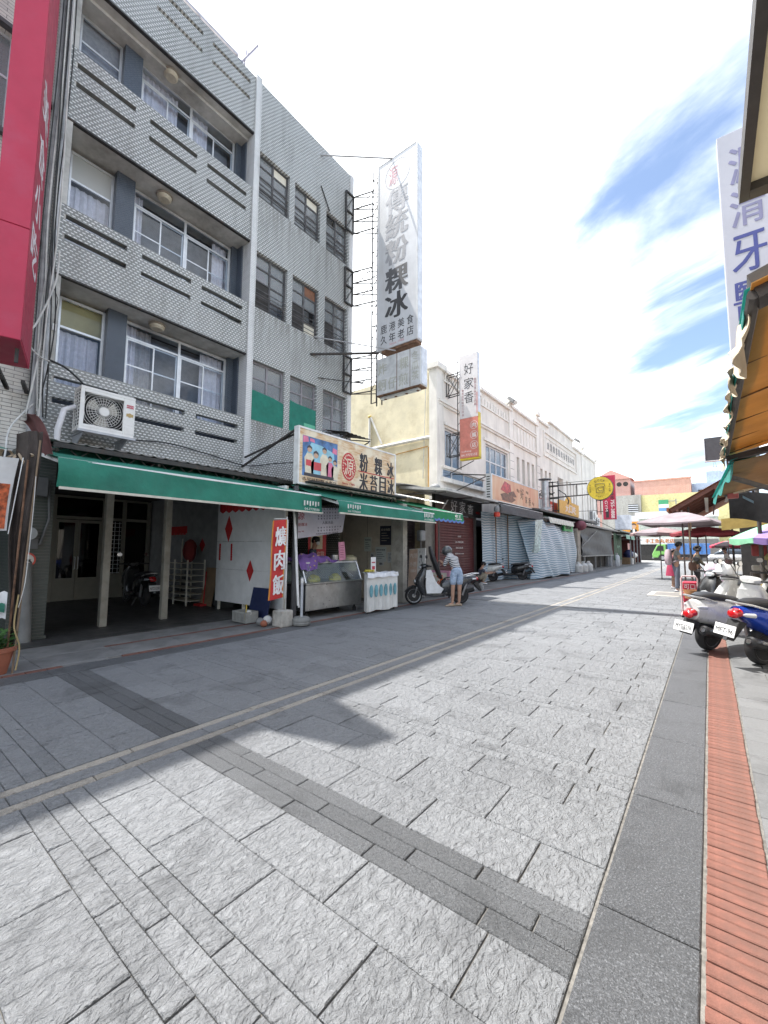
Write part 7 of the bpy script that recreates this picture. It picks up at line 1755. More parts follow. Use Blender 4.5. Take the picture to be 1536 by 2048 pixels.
    def garment(name, mat, path, k, extra_r=None):
        ns = []; es = []
        for a, b in path:
            for n in (a, b):
                if n not in ns: ns.append(n)
            es.append((ns.index(a), ns.index(b)))
        pos = []; rr2 = []
        for n in ns:
            if isinstance(n, tuple): a, b, f = n; pos.append(P[a].lerp(P[b], f)); q1 = rr[idx[a]]; q2 = rr[idx[b]]; rr2.append(tuple((q1[i]*(1-f)+q2[i]*f)*k+.006 for i in (0,1)))
            else: pos.append(P[n]); rr2.append(tuple(x*k+.006 for x in rr[idx[n]]))
            if extra_r and n in extra_r: rr2[-1] = tuple(x*extra_r[n] for x in rr2[-1])
        return skinned(name, pos, es, rr2, mat, t, 2, 0)
    garment('shirt', shirt, [(('pel','spi',-.55),'spi'),('spi','che'),('che',('che','nec',.6))] + [p for s_ in 'LR' for p in ((('che'),'sh'+s_), ('sh'+s_, ('sh'+s_,'el'+s_, sleeve*1.3 if sleeve < 1 else .5)))] + ([p for s_ in 'LR' for p in ((('sh'+s_,'el'+s_,.5),'el'+s_), ('el'+s_, ('el'+s_,'wr'+s_,.85)))] if sleeve >= 1 else []), 1.10)
    if skirt: MB().loft([[P['pel']+(rx_*math.cos(a*.35)+aw*math.sin(a*.35))*r_*sc+Vector((0,0,z_*sc)) for a in range(18)] for r_, z_ in ((.14,.12),(.19,-.08),(.24,-.42))]).obj('skirt', skirt, t, smooth=True)
    else:
        f_ = .86 if long_trousers else None
        path = [('pel', ('pel','spi',.5))]
        for s_ in 'LR': path += [('pel','hi'+s_), ('hi'+s_, ('hi'+s_,'kn'+s_,.5)), (('hi'+s_,'kn'+s_,.5), ('hi'+s_,'kn'+s_,.92))] + ([(('hi'+s_,'kn'+s_,.92),'kn'+s_), ('kn'+s_, ('kn'+s_,'an'+s_,.5)), (('kn'+s_,'an'+s_,.5), ('kn'+s_,'an'+s_,.93))] if long_trousers else [])
        garment('trousers' if long_trousers else 'shorts', trousers, path, 1.32 if long_trousers else 1.32)
    sm = MB()
    for s_ in 'LR':
        a = P['an'+s_]; b = P['to'+s_]; d = (b-a); d.z = 0; d = d.normalized() if d.length > .01 else rx_; a2 = Vector((a.x, a.y, base.z)); q = d.cross(Vector((0,0,1)))
        sm.loft([[a2+d*x_*sc+q*w_*math.cos(k*.785)*sc+Vector((0,0,max(.004,(h_*.5+h_*.5*math.sin(k*.785))*sc))) for k in range(8)] for x_, w_, h_ in ((-.07,.03,.05),(-.04,.042,.075),(.06,.045,.06),(.15,.046,.045),(.20,.02,.03))])
    sm.obj('shoes', shoes or WHITEM, t, smooth=True)
    return t, P, W
STRIPE, _nt, _b, _o = _new('navy_white_stripes'); _v = _obj(_nt)
_q = _nt.nodes.new('ShaderNodeVectorMath'); _q.operation = 'DOT_PRODUCT'; _nt.links.new(_v, _q.inputs[0]); _q.inputs[1].default_value = (-.30,.16,.90)
_nt.links.new(_mixc(_nt, _range(_nt, _math(_nt, 'SINE', _math(_nt, 'MULTIPLY', _q.outputs['Value'], 150.0)), -.15, .15), (.022,.026,.05), (.62,.62,.62)), _b.inputs['Base Color']); _b.inputs['Roughness'].default_value = .8
DENIM = M('pale_denim', (.30,.38,.50), .85, var=.2, vs=14)
J = dict(pel=(.03,.06,.93), spi=(-.01,.10,1.07), che=(-.07,.17,1.21), nec=(-.13,.25,1.31), hed=(-.165,.30,1.385), shL=(-.20,.05,1.25), elL=(-.27,.12,1.06), wrL=(-.33,.28,1.12), shR=(.05,.26,1.25), elR=(-.06,.38,1.08), wrR=(-.2,.42,1.06),
         hiL=(-.06,.03,.88), knL=(-.08,.01,.48), anL=(-.09,.03,.07), toL=(-.2,.0,.03), hiR=(.11,.08,.88), knR=(.10,.06,.48), anR=(.09,.10,.07), toR=(.0,.12,.03))
t, P, W = person('person in a navy and white striped top and denim shorts leaning over the slate scooter', (-5.19, 9.76, 0), J, STRIPE, DENIM, None, False, .95, (-.75,.5,-.45), M('sandal_tan', (.36,.28,.20), .7))
up_ = (P['hed']-P['nec']).normalized(); hl = MB(); c0 = P['hed']+up_*.035
hl.ball((0,0,0), 1, 20, 12); hl.v = [tuple(c0+Vector(v)*.138+up_*(.0)) for v in hl.v]
hl.obj('helmet', M('helmet_grey', (.06,.062,.066), .35, coat=.4), t, smooth=True)
MB().sheet(lambda u, v: tuple(c0+Vector((-.79*math.cos(-1+2*u)+.3*math.sin(-1+2*u), -.61*math.cos(-1+2*u)-.6*math.sin(-1+2*u), -.35))*(.13+.06*v)), 8, 3, .004).obj('visor', BLACKP, t, smooth=True)
# hood of the top
MB().ball(P['nec']+Vector((.03,-.02,-.02)), .10, 12, 8, (1,1,.7)).obj('hood', STRIPE, t, smooth=True)
J2 = dict(pel=(-.24,.04,.27), spi=(-.22,.03,.42), che=(-.14,.02,.58), nec=(-.06,.02,.70), hed=(-.01,.02,.80), shL=(-.10,-.16,.62), elL=(.08,-.17,.44), wrL=(.32,-.08,.47), shR=(-.10,.18,.62), elR=(.10,.18,.46), wrR=(.34,.08,.50),
          hiL=(-.18,-.08,.26), knL=(.10,-.13,.46), anL=(-.08,-.13,.07), toL=(.06,-.14,.03), hiR=(-.18,.12,.26), knR=(.10,.17,.46), anR=(-.06,.14,.07), toR=(.08,.14,.03))
person('person in a grey tee shirt crouching behind the white scooter', (-7.66, 16.9, 0), J2, M('tee_slate', (.075,.08,.105), .85), M('trousers_khaki', (.33,.29,.22), .85), HAIR, True, .5, (.8,-.3,-.35), WHITEM)
def stand(lean=0, armL=None, armR=None, h=1.0, fwd=(.0,.0)):
    j = dict(pel=(0,0,.95), spi=(.01+lean*.2,0,1.10), che=(.02+lean*.5,0,1.30), nec=(.03+lean*.8,0,1.46), hed=(.05+lean,0,1.575), shL=(.0+lean*.55,-.18,1.38), elL=(.02+lean*.5,-.22,1.12), wrL=(.10+lean,-.18,.92), shR=(.0+lean*.55,.18,1.38), elR=(.02+lean*.5,.22,1.12), wrR=(.10+lean,.18,.92),
             hiL=(0,-.09,.90), knL=(.02,-.10,.50), anL=(-.01,-.10,.07), toL=(.12,-.11,.03), hiR=(0,.09,.90), knR=(.05,.10,.50), anR=(.08,.10,.07), toR=(.2,.11,.03))
    if armL: j.update(elL=armL[0], wrL=armL[1])
    if armR: j.update(elR=armR[0], wrR=armR[1])
    return j
# vendor inside the ice shop, masked
t, P, W = person('person with a white face mask working behind the ice counter', (-7.92, 7.28, .015), stand(.05, ((.12,-.2,1.1),(.3,-.15,1.12)), ((.12,.2,1.1),(.32,.1,1.12))), M('tee_bluegrey', (.06,.075,.10), .85), M('trousers_dark', (.03,.03,.035), .85), HAIR, True, .5, (.9,-.25,-.15), BLACKP, sc=1.02)
F_ = (Vector((.79,.61,0))*.9-Vector((-.61,.79,0))*.25).normalized()
MB().ball(P['hed']+F_*.062-Vector((0,0,.028)), .062, 12, 8, (.9,.9,.85)).obj('mask', M('mask_white', (.62,.62,.62), .8), t, smooth=True)
# shoppers at the far umbrella
FR2 = (Vector((.99,.12,0)).normalized(), Vector((-.12,.99,0)).normalized())
LIL = M('backpack_lilac', (.42,.33,.37), .8, var=.08)
t, P, W = person('person in a grey tee shirt and blue-grey trousers carrying a lilac backpack', (-.98, 18.35, 0), stand(.06, ((.10,-.22,1.12),(.30,-.14,1.12)), ((.1,.2,1.12),(.3,.1,1.15))), M('tee_grey', (.22,.23,.23), .85), M('trousers_slate', (.15,.17,.22), .85), HAIR, True, .5, (.9,.3,-.35), M('shoe_grey', (.42,.42,.44), .7), frame=FR2, sc=1.04)
bp = thing('backpack', 'lilac backpack on the back of the person in grey', 'backpack', (-1.2, 18.3, 1.0))
MB().loft([[W((-.20+.105*math.cos(k*.393)*f_, -.02+.16*math.sin(k*.393)*f_, z_)) for k in range(16)] for f_, z_ in ((.5,.90),(1,.96),(1.12,1.12),(1.0,1.34),(.6,1.44))]).obj('sack', LIL, bp, smooth=True)
for s_ in (-1,1): MB().tube([W((-.13,s_*.12,1.40)), W((.0,s_*.15,1.46)), W((.13,s_*.14,1.30)), W((.08,s_*.17,1.08)), W((-.12,s_*.14,1.0))], .017, 6).obj('strap', LIL, bp, smooth=True)
OLIV = M('top_olive', (.085,.075,.05), .85)
t, P, W = person('person with curly dark hair in an olive top and a brown shoulder bag', (-.42, 19.1, 0), stand(.04, ((.16,-.22,1.08),(.42,-.2,.86)), None), OLIV, M('trousers_dark', (.03,.03,.035), .85), HAIR, True, 1.0, (.85,.2,-.5), BLACKP, frame=FR2, curly=True, sc=.95)
bg = thing('shoulder_bag', 'brown shoulder bag slung on the person with curly hair', 'bag', (-.55, 19, .8))
MB().loft([[W((-.12+.10*math.cos(k*.393)*f_, -.19+.05*math.sin(k*.393), z_)) for k in range(16)] for f_, z_ in ((.8,.78),(1.3,.86),(1.3,1.02),(1.1,1.1))]).tube([W((-.18,-.2,1.08)), W((.02,-.16,1.42)), W((.12,.1,1.3)), W((.0,.22,1.05))], .014, 6).obj('sack', M('bag_brown', (.09,.045,.03), .7), bg, smooth=True)
person('person in a pink skirt half hidden behind the lilac backpack', (-1.2, 20.0, 0), stand(.03), M('top_rose', (.40,.14,.17), .85), None, HAIR, True, .5, (.9,.3,-.2), M('shoe_grey', (.42,.42,.44), .7), frame=FR2, skirt=M('skirt_pink', (.32,.03,.075), .85), sc=.90)
person('person in a white tee shirt bending over a far stall table', (.70, 25.0, 0), stand(-.22, ((-.1,-.2,1.02),(-.28,-.16,.92)), ((-.1,.2,1.02),(-.28,.16,.92))), M('tee_white', (.62,.60,.58), .85), M('trousers_dark', (.03,.03,.035), .85), HAIR, True, .5, (-.8,-.3,-.5), BLACKP, frame=FR2, sc=.95)
# ---------------------------------------------------------------- stalls, canopies and umbrellas on the market side
BEIGE = cloth_mat('beige_sheet', (.60,.55,.43), .4, var=.06, vs=1.5, dirt=.25, dcol=(.42,.38,.29))
DKB = M('dark_brown_beam', (.075,.065,.06), .6, var=.15, dirt=.3, dcol=(.15,.13,.11))
cf = thing('framed_canopy', 'dark framed canopy with beige underside jutting overhead at the top corner', 'canopy', (1.0, 1.0, 3.2))
MB().box(.20, .237, -4, 2.60, 3.16, 3.25).obj('front_beam', DKB, cf); MB().box(.238, 4.2, 2.53, 2.60, 3.16, 3.25).obj('end_beam', DKB, cf)
MB().box(.238, 4.2, -4, 2.529, 3.20, 3.23).obj('panel', BEIGE, cf)
MB().box(4.0, 4.2, -4, 2.6, 0, 3.13).obj('back_wall', DARKIN, cf)
ds = thing('vertical_sign', 'tall white dentist sign with blue brush characters above the tan awning', 'sign', (1.0, 9.5, 4.0))
MB().box(.478, 2.0, 9.5, 9.75, 3.9, 9.15).obj('box', M('dentist_white', (.38,.39,.45), .45, var=.04, vs=1.5, dirt=.2, dcol=(.5,.5,.52)), ds, bevel=.01)
DBL = M('dentist_blue', (.035,.045,.20), .5)
for s_, x_, z_, c_ in (('源', .86, 8.45, 'p'), ('清', .84, 7.62, 'p'), ('牙', .82, 6.75, 'b'), ('醫', .80, 5.88, 'b'), ('診', .80, 5.02, 'b'), ('所', .80, 4.3, 'b')): letters(MB(), s_, (x_, 9.498, z_), (1,0,0), (0,0,1), h=.70, w=.46, bold=.02, t=.006).obj('lettering', DBL if c_ == 'b' else M('dentist_faded', (.18,.18,.30), .5), ds)
bx = thing('market_block', 'plain market side building standing behind the stalls', 'building', (6, 30, 0))
MB().box(4.6, 9, 2.7, 62, 0, 5.5).obj('wall', STUC, bx); MB().box(2.6, 4.6, 8.5, 9.9, 3.6, 9.2).obj('sign_tower', STUC, bx); MB().box(4.3, 9, 2.6, 62, 5.5, 5.7).obj('roof', GREYP, bx)
TANU = cloth_mat('tan_awning_under', (.52,.29,.08), .3, dirt=.4, dcol=(.26,.14,.05))
TURQ = cloth_mat('turquoise_cloth', (.07,.40,.36), .4)
RAG = M('cream_rag', (.58,.49,.36), .85, var=.12, vs=7, dirt=.3, dcol=(.3,.24,.16))
t1 = thing('tan_awning', 'tan lined awning with a torn cream fringe overhead', 'awning', (1.2, 5, 2.8))
MB().sheet(lambda u, v: (.225+2.6*v+(.0), 2.62+4.75*u, 2.75+.85*v+.05*math.sin(u*16)*(1-v)*.4-.05*math.sin(v*3.1)), 40, 12, -.006).obj('lining', TANU, t1, smooth=True)
MB().sheet(lambda u, v: (.205+.12*v, 2.72+4.68*u, 2.768+.04*v+.05*math.sin(u*16)*(1-v)*.4), 40, 3, .004).obj('cover', TURQ, t1, smooth=True)
for k in range(6): MB().bar((.24, 2.9+.85*k, 2.735), (2.8, 2.9+.85*k, 3.57), .012).obj('seam', M('seam_brown', (.18,.10,.04), .8), t1)
def rag_(u, v):
    y_ = 2.85+4.5*u; l = .10+.05*math.sin(u*31)+.035*math.sin(u*83+1)+.17*math.exp(-((u-.05)/.05)**2)+.16*math.exp(-((u-.97)/.03)**2)
    return (.215+.022*math.sin(u*70+v*3)+.014*math.sin(u*190)*v-.03*v, y_+.02*math.sin(v*5+u*40), 2.76-l*v+.01*math.sin(u*120))
MB().sheet(rag_, 150, 7, .004).obj('fringe', RAG, t1, smooth=True, ang=80)
MB().sheet(lambda u, v: (.206, 2.9+4.4*u, 2.75-(.05+.05*math.sin(u*9)**2)*v), 30, 2, .004).obj('edge_strip', TURQ, t1, smooth=True)
MB().tube([(.24, 2.7, 2.73), (.24, 7.3, 2.73)], .03, 8).obj('front_rail', DKB, t1)
MB().bar((.26, 7.1, 2.66), (2.9, 5.2, 2.9), .09, .07).obj('arm', DKB, t1); MB().bar((.24, 2.75, 2.76), (.75, 2.72, 2.92), .14).obj('arm', DKB, t1); MB().tube([(.3, 2.74, 2.64), (.8, 2.7, 2.6)], .05, 10).obj('roller_end', BLACKP, t1)
t2 = thing('tan_awning', 'second lower awning edged with bright turquoise', 'awning', (1.0, 9.5, 2.6))
MB().sheet(lambda u, v: (.31-.17*u+2.6*v, 7.0+4.7*u, 2.60+.75*v-.08*math.sin(v*3.1)), 16, 8, -.006).obj('lining', cloth_mat('tan_under_dark', (.36,.22,.10), .25), t2, smooth=True)
MB().sheet(lambda u, v: (.27-.17*u+.3*v, 6.98+4.74*u, 2.62+.09*v), 16, 3, .004).obj('cover', TURQ, t2, smooth=True)
MB().sheet(lambda u, v: (.298-.17*u-.015*v, 7.0+4.7*u, 2.61-(.16+.05*math.sin(u*17))*v), 30, 3, .004).obj('edge_strip', TURQ, t2, smooth=True)
MB().bar((.28, 8.0, 2.55), (.95, 9.4, 2.44), .06).bar((.95, 9.4, 2.44), (2.4, 8.2, 3.0), .07).obj('arm', DKB, t2)
# brown tin roof further on, dark shade sheet, rafters
REDT = M('brown_red_tin', (.28,.085,.03), .6, var=.15, dirt=.3, dcol=(.12,.04,.025))
t3 = thing('tin_roof', 'rust red tin roof sloping down over the far stalls', 'roof', (1, 22, 3))
MB().sheet(lambda u, v: (-1.17+5.2*v, 19.5+14*u, 3.05+3.2*v+.02*math.sin(u*280)), 120, 4, .012).obj('sheet', REDT, t3)
for k in range(7): MB().bar((-1.1, 19.6+1.2*k, 2.98), (4.0, 19.6+1.2*k, 6.12), .08, .13).obj('rafter', M('rafter_brown', (.13,.05,.035), .7), t3)
for k in range(4): MB().bar((-.9+1.2*k, 19.4, 2.98+.74*k), (-.9+1.2*k, 33, 2.98+.74*k), .07).obj('purlin', M('rafter_brown', (.13,.05,.035), .7), t3)
MB().box(-1.24, -1.17, 19.45, 33.6, 2.96, 3.10).obj('gutter', REDT, t3)
sk = thing('skylight_sheets', 'pale translucent sheets let into the rust red roof', 'sheet', (1, 17, 3))
for k in range(3): MB().bar((.0+.8*k, 20.4, 3.5+.49*k), (.0+.8*k, 28, 3.5+.49*k), .12, .01).obj('sheet', M('pale_sheet', (.66,.64,.55), .5), sk)
sd = thing('shade_sheet', 'dark shade net hanging behind the turquoise edged awning', 'shade net', (1.2, 12, 2.3))
MB().sheet(lambda u, v: (.39+2.2*u, 12.0+.15*math.sin(u*6), 2.72-(.55+.2*u)*v+.03*math.sin(u*13)-.05*v*math.sin(u*5)), 20, 8, .004).obj('net', M('net_black', (.03,.03,.032), .85, var=.2), sd, smooth=True)
cl = thing('hanging_clutter', 'torn cloths and pink baskets hanging under the turquoise edged awning', 'basket', (.8, 11, 2.6))
for x_, z_ in ((.42,2.78),(.44,2.60)): MB().box(x_-.09, x_+.09, 11.2, 11.35, z_-.06, z_+.05).obj('basket', M('basket_pink', (.55,.16,.16), .6), cl, bevel=.01)
MB().tube([(.45,11.1,2.63),(.6,11.0,2.67),(.75,11.1,2.72),(.95,11.0,2.78)], [.02,.035,.03,.04], 8).obj('rag', RAG, cl, smooth=True); MB().bar((.3,11.3,2.60),(2,11.3,2.95), .04).bar((.2,11.2,2.66),(2,11.2,3.05), .03).obj('bar', GREYP, cl)
MB().sheet(lambda u, v: (.58+.16*u, 11.0, 2.56-.12*u-.05*v), 4, 3, .004).obj('blue_rag', M('rag_blue', (.20,.32,.42), .8), cl)
vl = thing('stall_screen', 'ochre sheet stretched under the rust red roof', 'tarp', (1.4, 15, 2.2)); MB().sheet(lambda u, v: (.3+2*u, 15.2, 2.35+.25*u-.32*v), 8, 4, .004).obj('sheet', M('ochre_sheet', (.40,.28,.08), .8), vl)
for k, (x_, y_) in enumerate(((.9, 12.4), (-.6, 21.0), (-.5, 30))): pole('stall_post', ('steel post at the corner of the fruit stall', 'steel post further along under the rust red roof', 'steel post at the far end of the rust red roof')[k], (x_, y_, 0), (x_, y_, (2.9,3.3,3.4)[k]), .04, DKB)
bb = thing('billboard', 'dark rear side of a roof billboard above the far stalls', 'billboard', (1.1, 30, 6.5))
MB().box(.07, 2.4, 30, 30.3, 6.58, 7.9).obj('panel', M('board_dark', (.045,.048,.055), .6), bb); MB().box(.03, .07, 29.98, 30.3, 6.54, 7.94).box(.07, 2.4, 29.98, 30.3, 6.54, 6.58).obj('frame', ALU, bb); MB().box(1.0, 1.1, 30.3, 30.4, 0, 6.6).box(2.0, 2.1, 30.3, 30.4, 0, 6.6).obj('post', DKB, bb)
# umbrellas
def umbrella(label, c, r_, zt, ze, cols, n=8, rot=0, scx=1.0, val=.12):
    t = thing('market_umbrella', label, 'umbrella', (c[0], c[1], 0))
    for k in range(n):
        a0, a1 = 2*math.pi*k/n+rot, 2*math.pi*(k+1)/n+rot
        def fn(u, v, a0=a0, a1=a1):
            a = a0+(a1-a0)*u; rad_ = r_*v
            p0 = Vector((math.cos(a0), math.sin(a0), 0)); p1 = Vector((math.cos(a1), math.sin(a1), 0)); d = p0.lerp(p1, u)*rad_
            z_ = zt+(ze-zt)*v**1.35-.05*r_*v*math.sin(u*math.pi)*.5
            return (c[0]+d.x*scx, c[1]+d.y, z_)
        MB().sheet(fn, 5, 8, .005).obj('panel', cols[k % len(cols)], t, smooth=True)
        def fv(u, v, a0=a0, a1=a1):
            p = Vector(fn(u, 1)); return (p.x, p.y, p.z-val*v-.02*v*math.sin(u*6))
        MB().sheet(fv, 5, 2, .004).obj('valance', cols[k % len(cols)], t, smooth=True)
    MB().tube([(c[0], c[1], 0), (c[0], c[1], zt+.06)], .024, 8).obj('pole', M('pole_brown', (.16,.13,.12), .5, metal=.3), t, smooth=True)
    m_ = MB()
    for k in range(n):
        a = 2*math.pi*k/n+rot; m_.tube([(c[0], c[1], zt-.03), (c[0]+math.cos(a)*r_*.97*scx, c[1]+math.sin(a)*r_*.97, ze-.02)], .008, 5)
    m_.obj('rib', GREYP, t)
    return t
PKW = cloth_mat('faded_pink_white', (.25,.205,.22), .08, dirt=.25, dcol=(.5,.38,.40)); PKP = cloth_mat('faded_rose', (.36,.25,.25), .25)
u1 = umbrella('wide faded pink square umbrella over the person in grey', (-.66, 16.9), 1.75, 2.72, 2.36, [PKW], 4, rot=.55, scx=.8, val=.05)
MB().lathe([(.16,0),(.18,.02),(.17,.30),(.10,.34)], 14, Matrix.Translation((-.66,16.9,0))).obj('weight', M('weight_cream', (.60,.56,.48), .8), u1, smooth=True)
MB().box(-.50, -.47, 16.7, 16.74, 1.55, 2.35).box(-.45, -.42, 16.7, 16.73, 2.1, 2.4).obj('strap', M('strap_peach', (.62,.42,.26), .8), u1)
umbrella('low pale rose umbrella beyond the wide faded pink one', (-2.0, 26), 1.35, 2.66, 2.36, [PKP, PKW], 8)
umbrella('dark red umbrella between the two pale ones', (-.1, 24), 1.35, 2.55, 2.25, [M('umb_maroon', (.20,.02,.03), .75)], 8)
umbrella('striped umbrella with mint, violet and red panels over the fruit stall', (1.28, 13.0), .92, 2.12, 1.74, [M('umb_mint', (.22,.50,.32), .7), M('umb_violet', (.30,.20,.50), .7), M('umb_mint', (.22,.50,.32), .7), M('umb_red', (.42,.05,.05), .7)], 8, rot=.2)
umbrella('red and white umbrella far along the stalls', (.95, 34), .95, 2.1, 1.78, [M('umb_red2', (.52,.05,.10), .7), PKW], 8)
# fruit stall, tables, trolley
fs_ = thing('fruit_stall', 'shaded fruit stall with stepped shelves', 'stall', (1.6, 12.4, 0))
MB().box(.62, 3.0, 12.0, 13.4, .0, .62).box(.75, 3.0, 12.7, 13.5, .62, .95).box(2.9, 3.0, 12, 16, .0, 2.4).obj('shelf', M('stall_dark', (.06,.05,.045), .8), fs_)
MB().box(.7, 3, 15.4, 15.5, .3, 2.2).obj('back', DARKIN, fs_)
rg = random.Random(9)
for k in range(5):
    x_ = .66+.28*k; c_ = thing('fruit_crate', ('crate of yellow mangoes at the stall corner', 'crate of green fruit beside the yellow mangoes', 'crate of orange fruit in the middle of the stall', 'crate of green guavas on the fruit stall', 'crate of yellow bananas furthest on the fruit stall')[k], 'crate', (x_, 12.1, .62), group='fruit crates on the stall')
    MB().box(x_, x_+.26, 11.98, 12.38, .62, .70).obj('crate', M('crate_blue', (.02,.12,.22), .6), c_)
    m = MB()
    for q in range(18): m.ball((x_+rg.uniform(.04,.22), 12.02+rg.uniform(0,.32), .72+rg.uniform(0,.05)), .042, 7, 5, (1,1.2,.9))
    tag(m.obj('fruit', M('fruit_%d' % (k % 3), ((.55,.38,.03),(.20,.30,.04),(.58,.22,.03))[k % 3], .45), c_, smooth=True), kind='stuff')
hgs = thing('hanging_goods', 'bags and boxes stacked in the shade of the fruit stall', 'goods', (1.2, 13, 1.2))
for k in range(16):
    MB().box((x_ := .75+rg.uniform(0,1.8)), x_+rg.uniform(.15,.35), 13.0, 13.3, (z_ := .96+rg.uniform(0,.8)), z_+rg.uniform(.1,.3)).obj('box', M('goods_%d' % (k % 5), ((.30,.05,.05),(.35,.30,.12),(.05,.05,.06),(.45,.42,.36),(.12,.07,.04))[k % 5], .7), hgs, bevel=.02)
pb_ = thing('shopping_bag', 'pink and white shopping bag on a table behind the scooters', 'bag', (.1, 13, .6))
MB().loft([[Vector((.1+.22*math.cos(k*.393)*f_, 13.0+.14*math.sin(k*.393)*f_, z_)) for k in range(16)] for f_, z_ in ((.9,.66),(1.05,.85),(1.0,1.05),(.85,1.14))]).obj('sack', M('bag_pink_white', (.66,.52,.60), .6, var=.25, vs=5), pb_, smooth=True)
tb_ = thing('low_table', 'low grey table under the pink and white bag', 'table', (.3, 13, 0)); MB().box(-.2, .6, 12.7, 13.4, .60, .65).obj('top', GREYP, tb_)
for x_, y_ in ((-.16,12.74),(.56,12.74),(-.16,13.36),(.56,13.36)): MB().box(x_-.02, x_+.02, y_-.02, y_+.02, 0, .60).obj('leg', GREYP, tb_)
tl_ = thing('hand_trolley', 'pale framed trolley stacked with red crates and a tan basket', 'trolley', (-.4, 11.5, 0))
m = MB().tube([(-.53,11.4,.06),(-.53,11.4,.84),(-.50,11.4,.90),(-.27,11.4,.90),(-.24,11.4,.84),(-.24,11.4,.06)], .016, 8).tube([(-.53,11.4,.12),(-.53,11.0,.10)], .014, 6).tube([(-.24,11.4,.12),(-.24,11.0,.10)], .014, 6)
m.obj('frame', M('frame_rose', (.60,.42,.42), .5), tl_, smooth=True)
for s_ in (-.53,-.24): MB().disc((s_, 11.45, .08), (1,0,0), .08, .04, 16).obj('wheel', RUBBER, tl_)
for k in range(3):
    c_ = thing('red_crate', ('bottom', 'middle', 'topmost')[k]+' red crate with white print on the pale framed trolley', 'crate', (-.38, 11.5, .12+.22*k), group='red crates on the trolley')
    MB().box(-.51, -.26, 11.43, 11.8, .12+.22*k, .33+.22*k).obj('crate', M('crate_red', (.48,.02,.05), .6), c_, bevel=.012); lt = MB(); letters(lt, '可口', (-.385, 11.425, .23+.22*k), (1,0,0), (0,0,1), h=.11, w=.2, bold=.02); lt.obj('lettering', M('print_white', (.72,.68,.66), .6), c_)
bk = thing('tan_basket', 'tan leather basket in front of the red crates', 'basket', (-.37, 11.2, .45)); MB().loft([[Vector((-.37+.125*math.cos(k*.393)*f_, 11.22+.12*math.sin(k*.393)*f_, z_)) for k in range(16)] for f_, z_ in ((.8,.44),(1.0,.62),(.93,.62),(.75,.46))]).obj('basket', M('leather_tan', (.42,.20,.09), .6, var=.2), bk, smooth=True)
# iron cover with a pale stone frame
ic = thing('access_cover', 'iron access cover in a pale stone frame by the umbrella pole', 'manhole', (-1.2, 17, 0))
MB().box(-1.70, -.70, 16.3, 16.45, .002, .008).box(-1.70, -.70, 17.75, 17.9, .002, .008).box(-1.7, -1.55, 16.45, 17.75, .002, .008).obj('frame', M('pale_stone', (.52,.48,.42), .8), ic); MB().box(-1.55, -.70, 16.45, 17.75, .002, .006).obj('cover', M('iron_cover', (.20,.19,.18), .6), ic)
# ---------------------------------------------------------------- cross street and what stands beyond it
tag(MB().box(-60, 60, 64.01, 74.5, -.08, -.01).obj('cross_road', M('worn_asphalt', (.33,.33,.33), .9, var=.08)), kind='structure')
def bld(label, x0, x1, y0, z1, mat, y1=None, cope=None, z0=0):
    t = thing('far_building', label, 'building', ((x0+x1)/2, y0, 0)); MB().box(x0, x1, y0, y1 or y0+8, z0, z1).obj('wall', mat, t)
    if cope: MB().box(x0-.1, x1+.1, y0-.12, y0+.3, z1, z1+.25).obj('coping', cope, t)
    return t
BRKW = tile_mat('far_brick', 'y', .5, .18, .02, (.54,.29,.25), (.49,.26,.22), (.5,.38,.34), .004, dirt=.3, dcol=(.25,.1,.08))
b1 = bld('red brick building with a small gabled tower beyond the cross street', -9.8, -1.85, 84, 13.3, BRKW, 94, M('brick_cope', (.52,.28,.24), .8)); MB().box(-16.4, -10.5, 84.5, 92, 0, 14.1).obj('tower', BRKW, b1)
MB().prism([(-16.9,14.1),(-10.1,14.1),(-11.6,14.9),(-13.4,15.9),(-15.4,14.9)], 'y', 84.2, 92.2).obj('tower_roof', M('brick_cope', (.52,.28,.24), .8), b1)
for x_ in (-12.2,-11.2): MB().disc((x_, 84.49, 13.2), (0,1,0), .40, .06, 18).obj('round_window', DARKIN, b1)
b2 = bld('plain yellow building behind the far shops', -8.3, 4.0, 78.5, 10.3, M('yellow_render', (.60,.54,.27), .85, dirt=.25, dcol=(.45,.38,.2)), 83)
b3 = bld('weathered grey concrete building with a small louvred window', -14, -8.32, 78, 10.4, M('grey_render', (.38,.37,.34), .85, var=.12, dirt=.7, dcol=(.18,.17,.15), streak=True, ds=1.2), 83)
w_ = MB().box(-10.1, -8.7, 77.94, 77.99, 7.6, 8.9).obj('window', DARKIN, b3)
for k in range(4): MB().box(-10.1, -8.7, 77.9, 77.95, 7.65+k*.33, 7.8+k*.33).obj('louvre', ALU, w_)
b4 = bld('pale blue building with a white rooftop room', -1.8, 6, 86, 12.6, M('blue_render', (.36,.44,.60), .85, dirt=.2, dcol=(.3,.34,.42)), 96); MB().box(.2, 2.8, 86.5, 92, 12.6, 14.5).obj('roof_room', M('blue_render', (.36,.44,.60), .85), b4); MB().box(-1.2, .2, 87.5, 92, 12.6, 14.3).obj('roof_room', M('white_paint', (.72,.72,.71), .5), b4)
for x_ in (-1.0, .7): MB().box(x_, x_+.9, 85.93, 85.99, 11.0, 11.5).obj('window', DARKIN, b4)
m = MB()
for dx in (-.4,.4): m.bar((1.4+dx, 88, 14.4), (1.4, 88, 16.6), .06)
m.bar((1.1,88,15.4),(1.7,88,15.4), .05).obj('aerial', GREYP, b4)
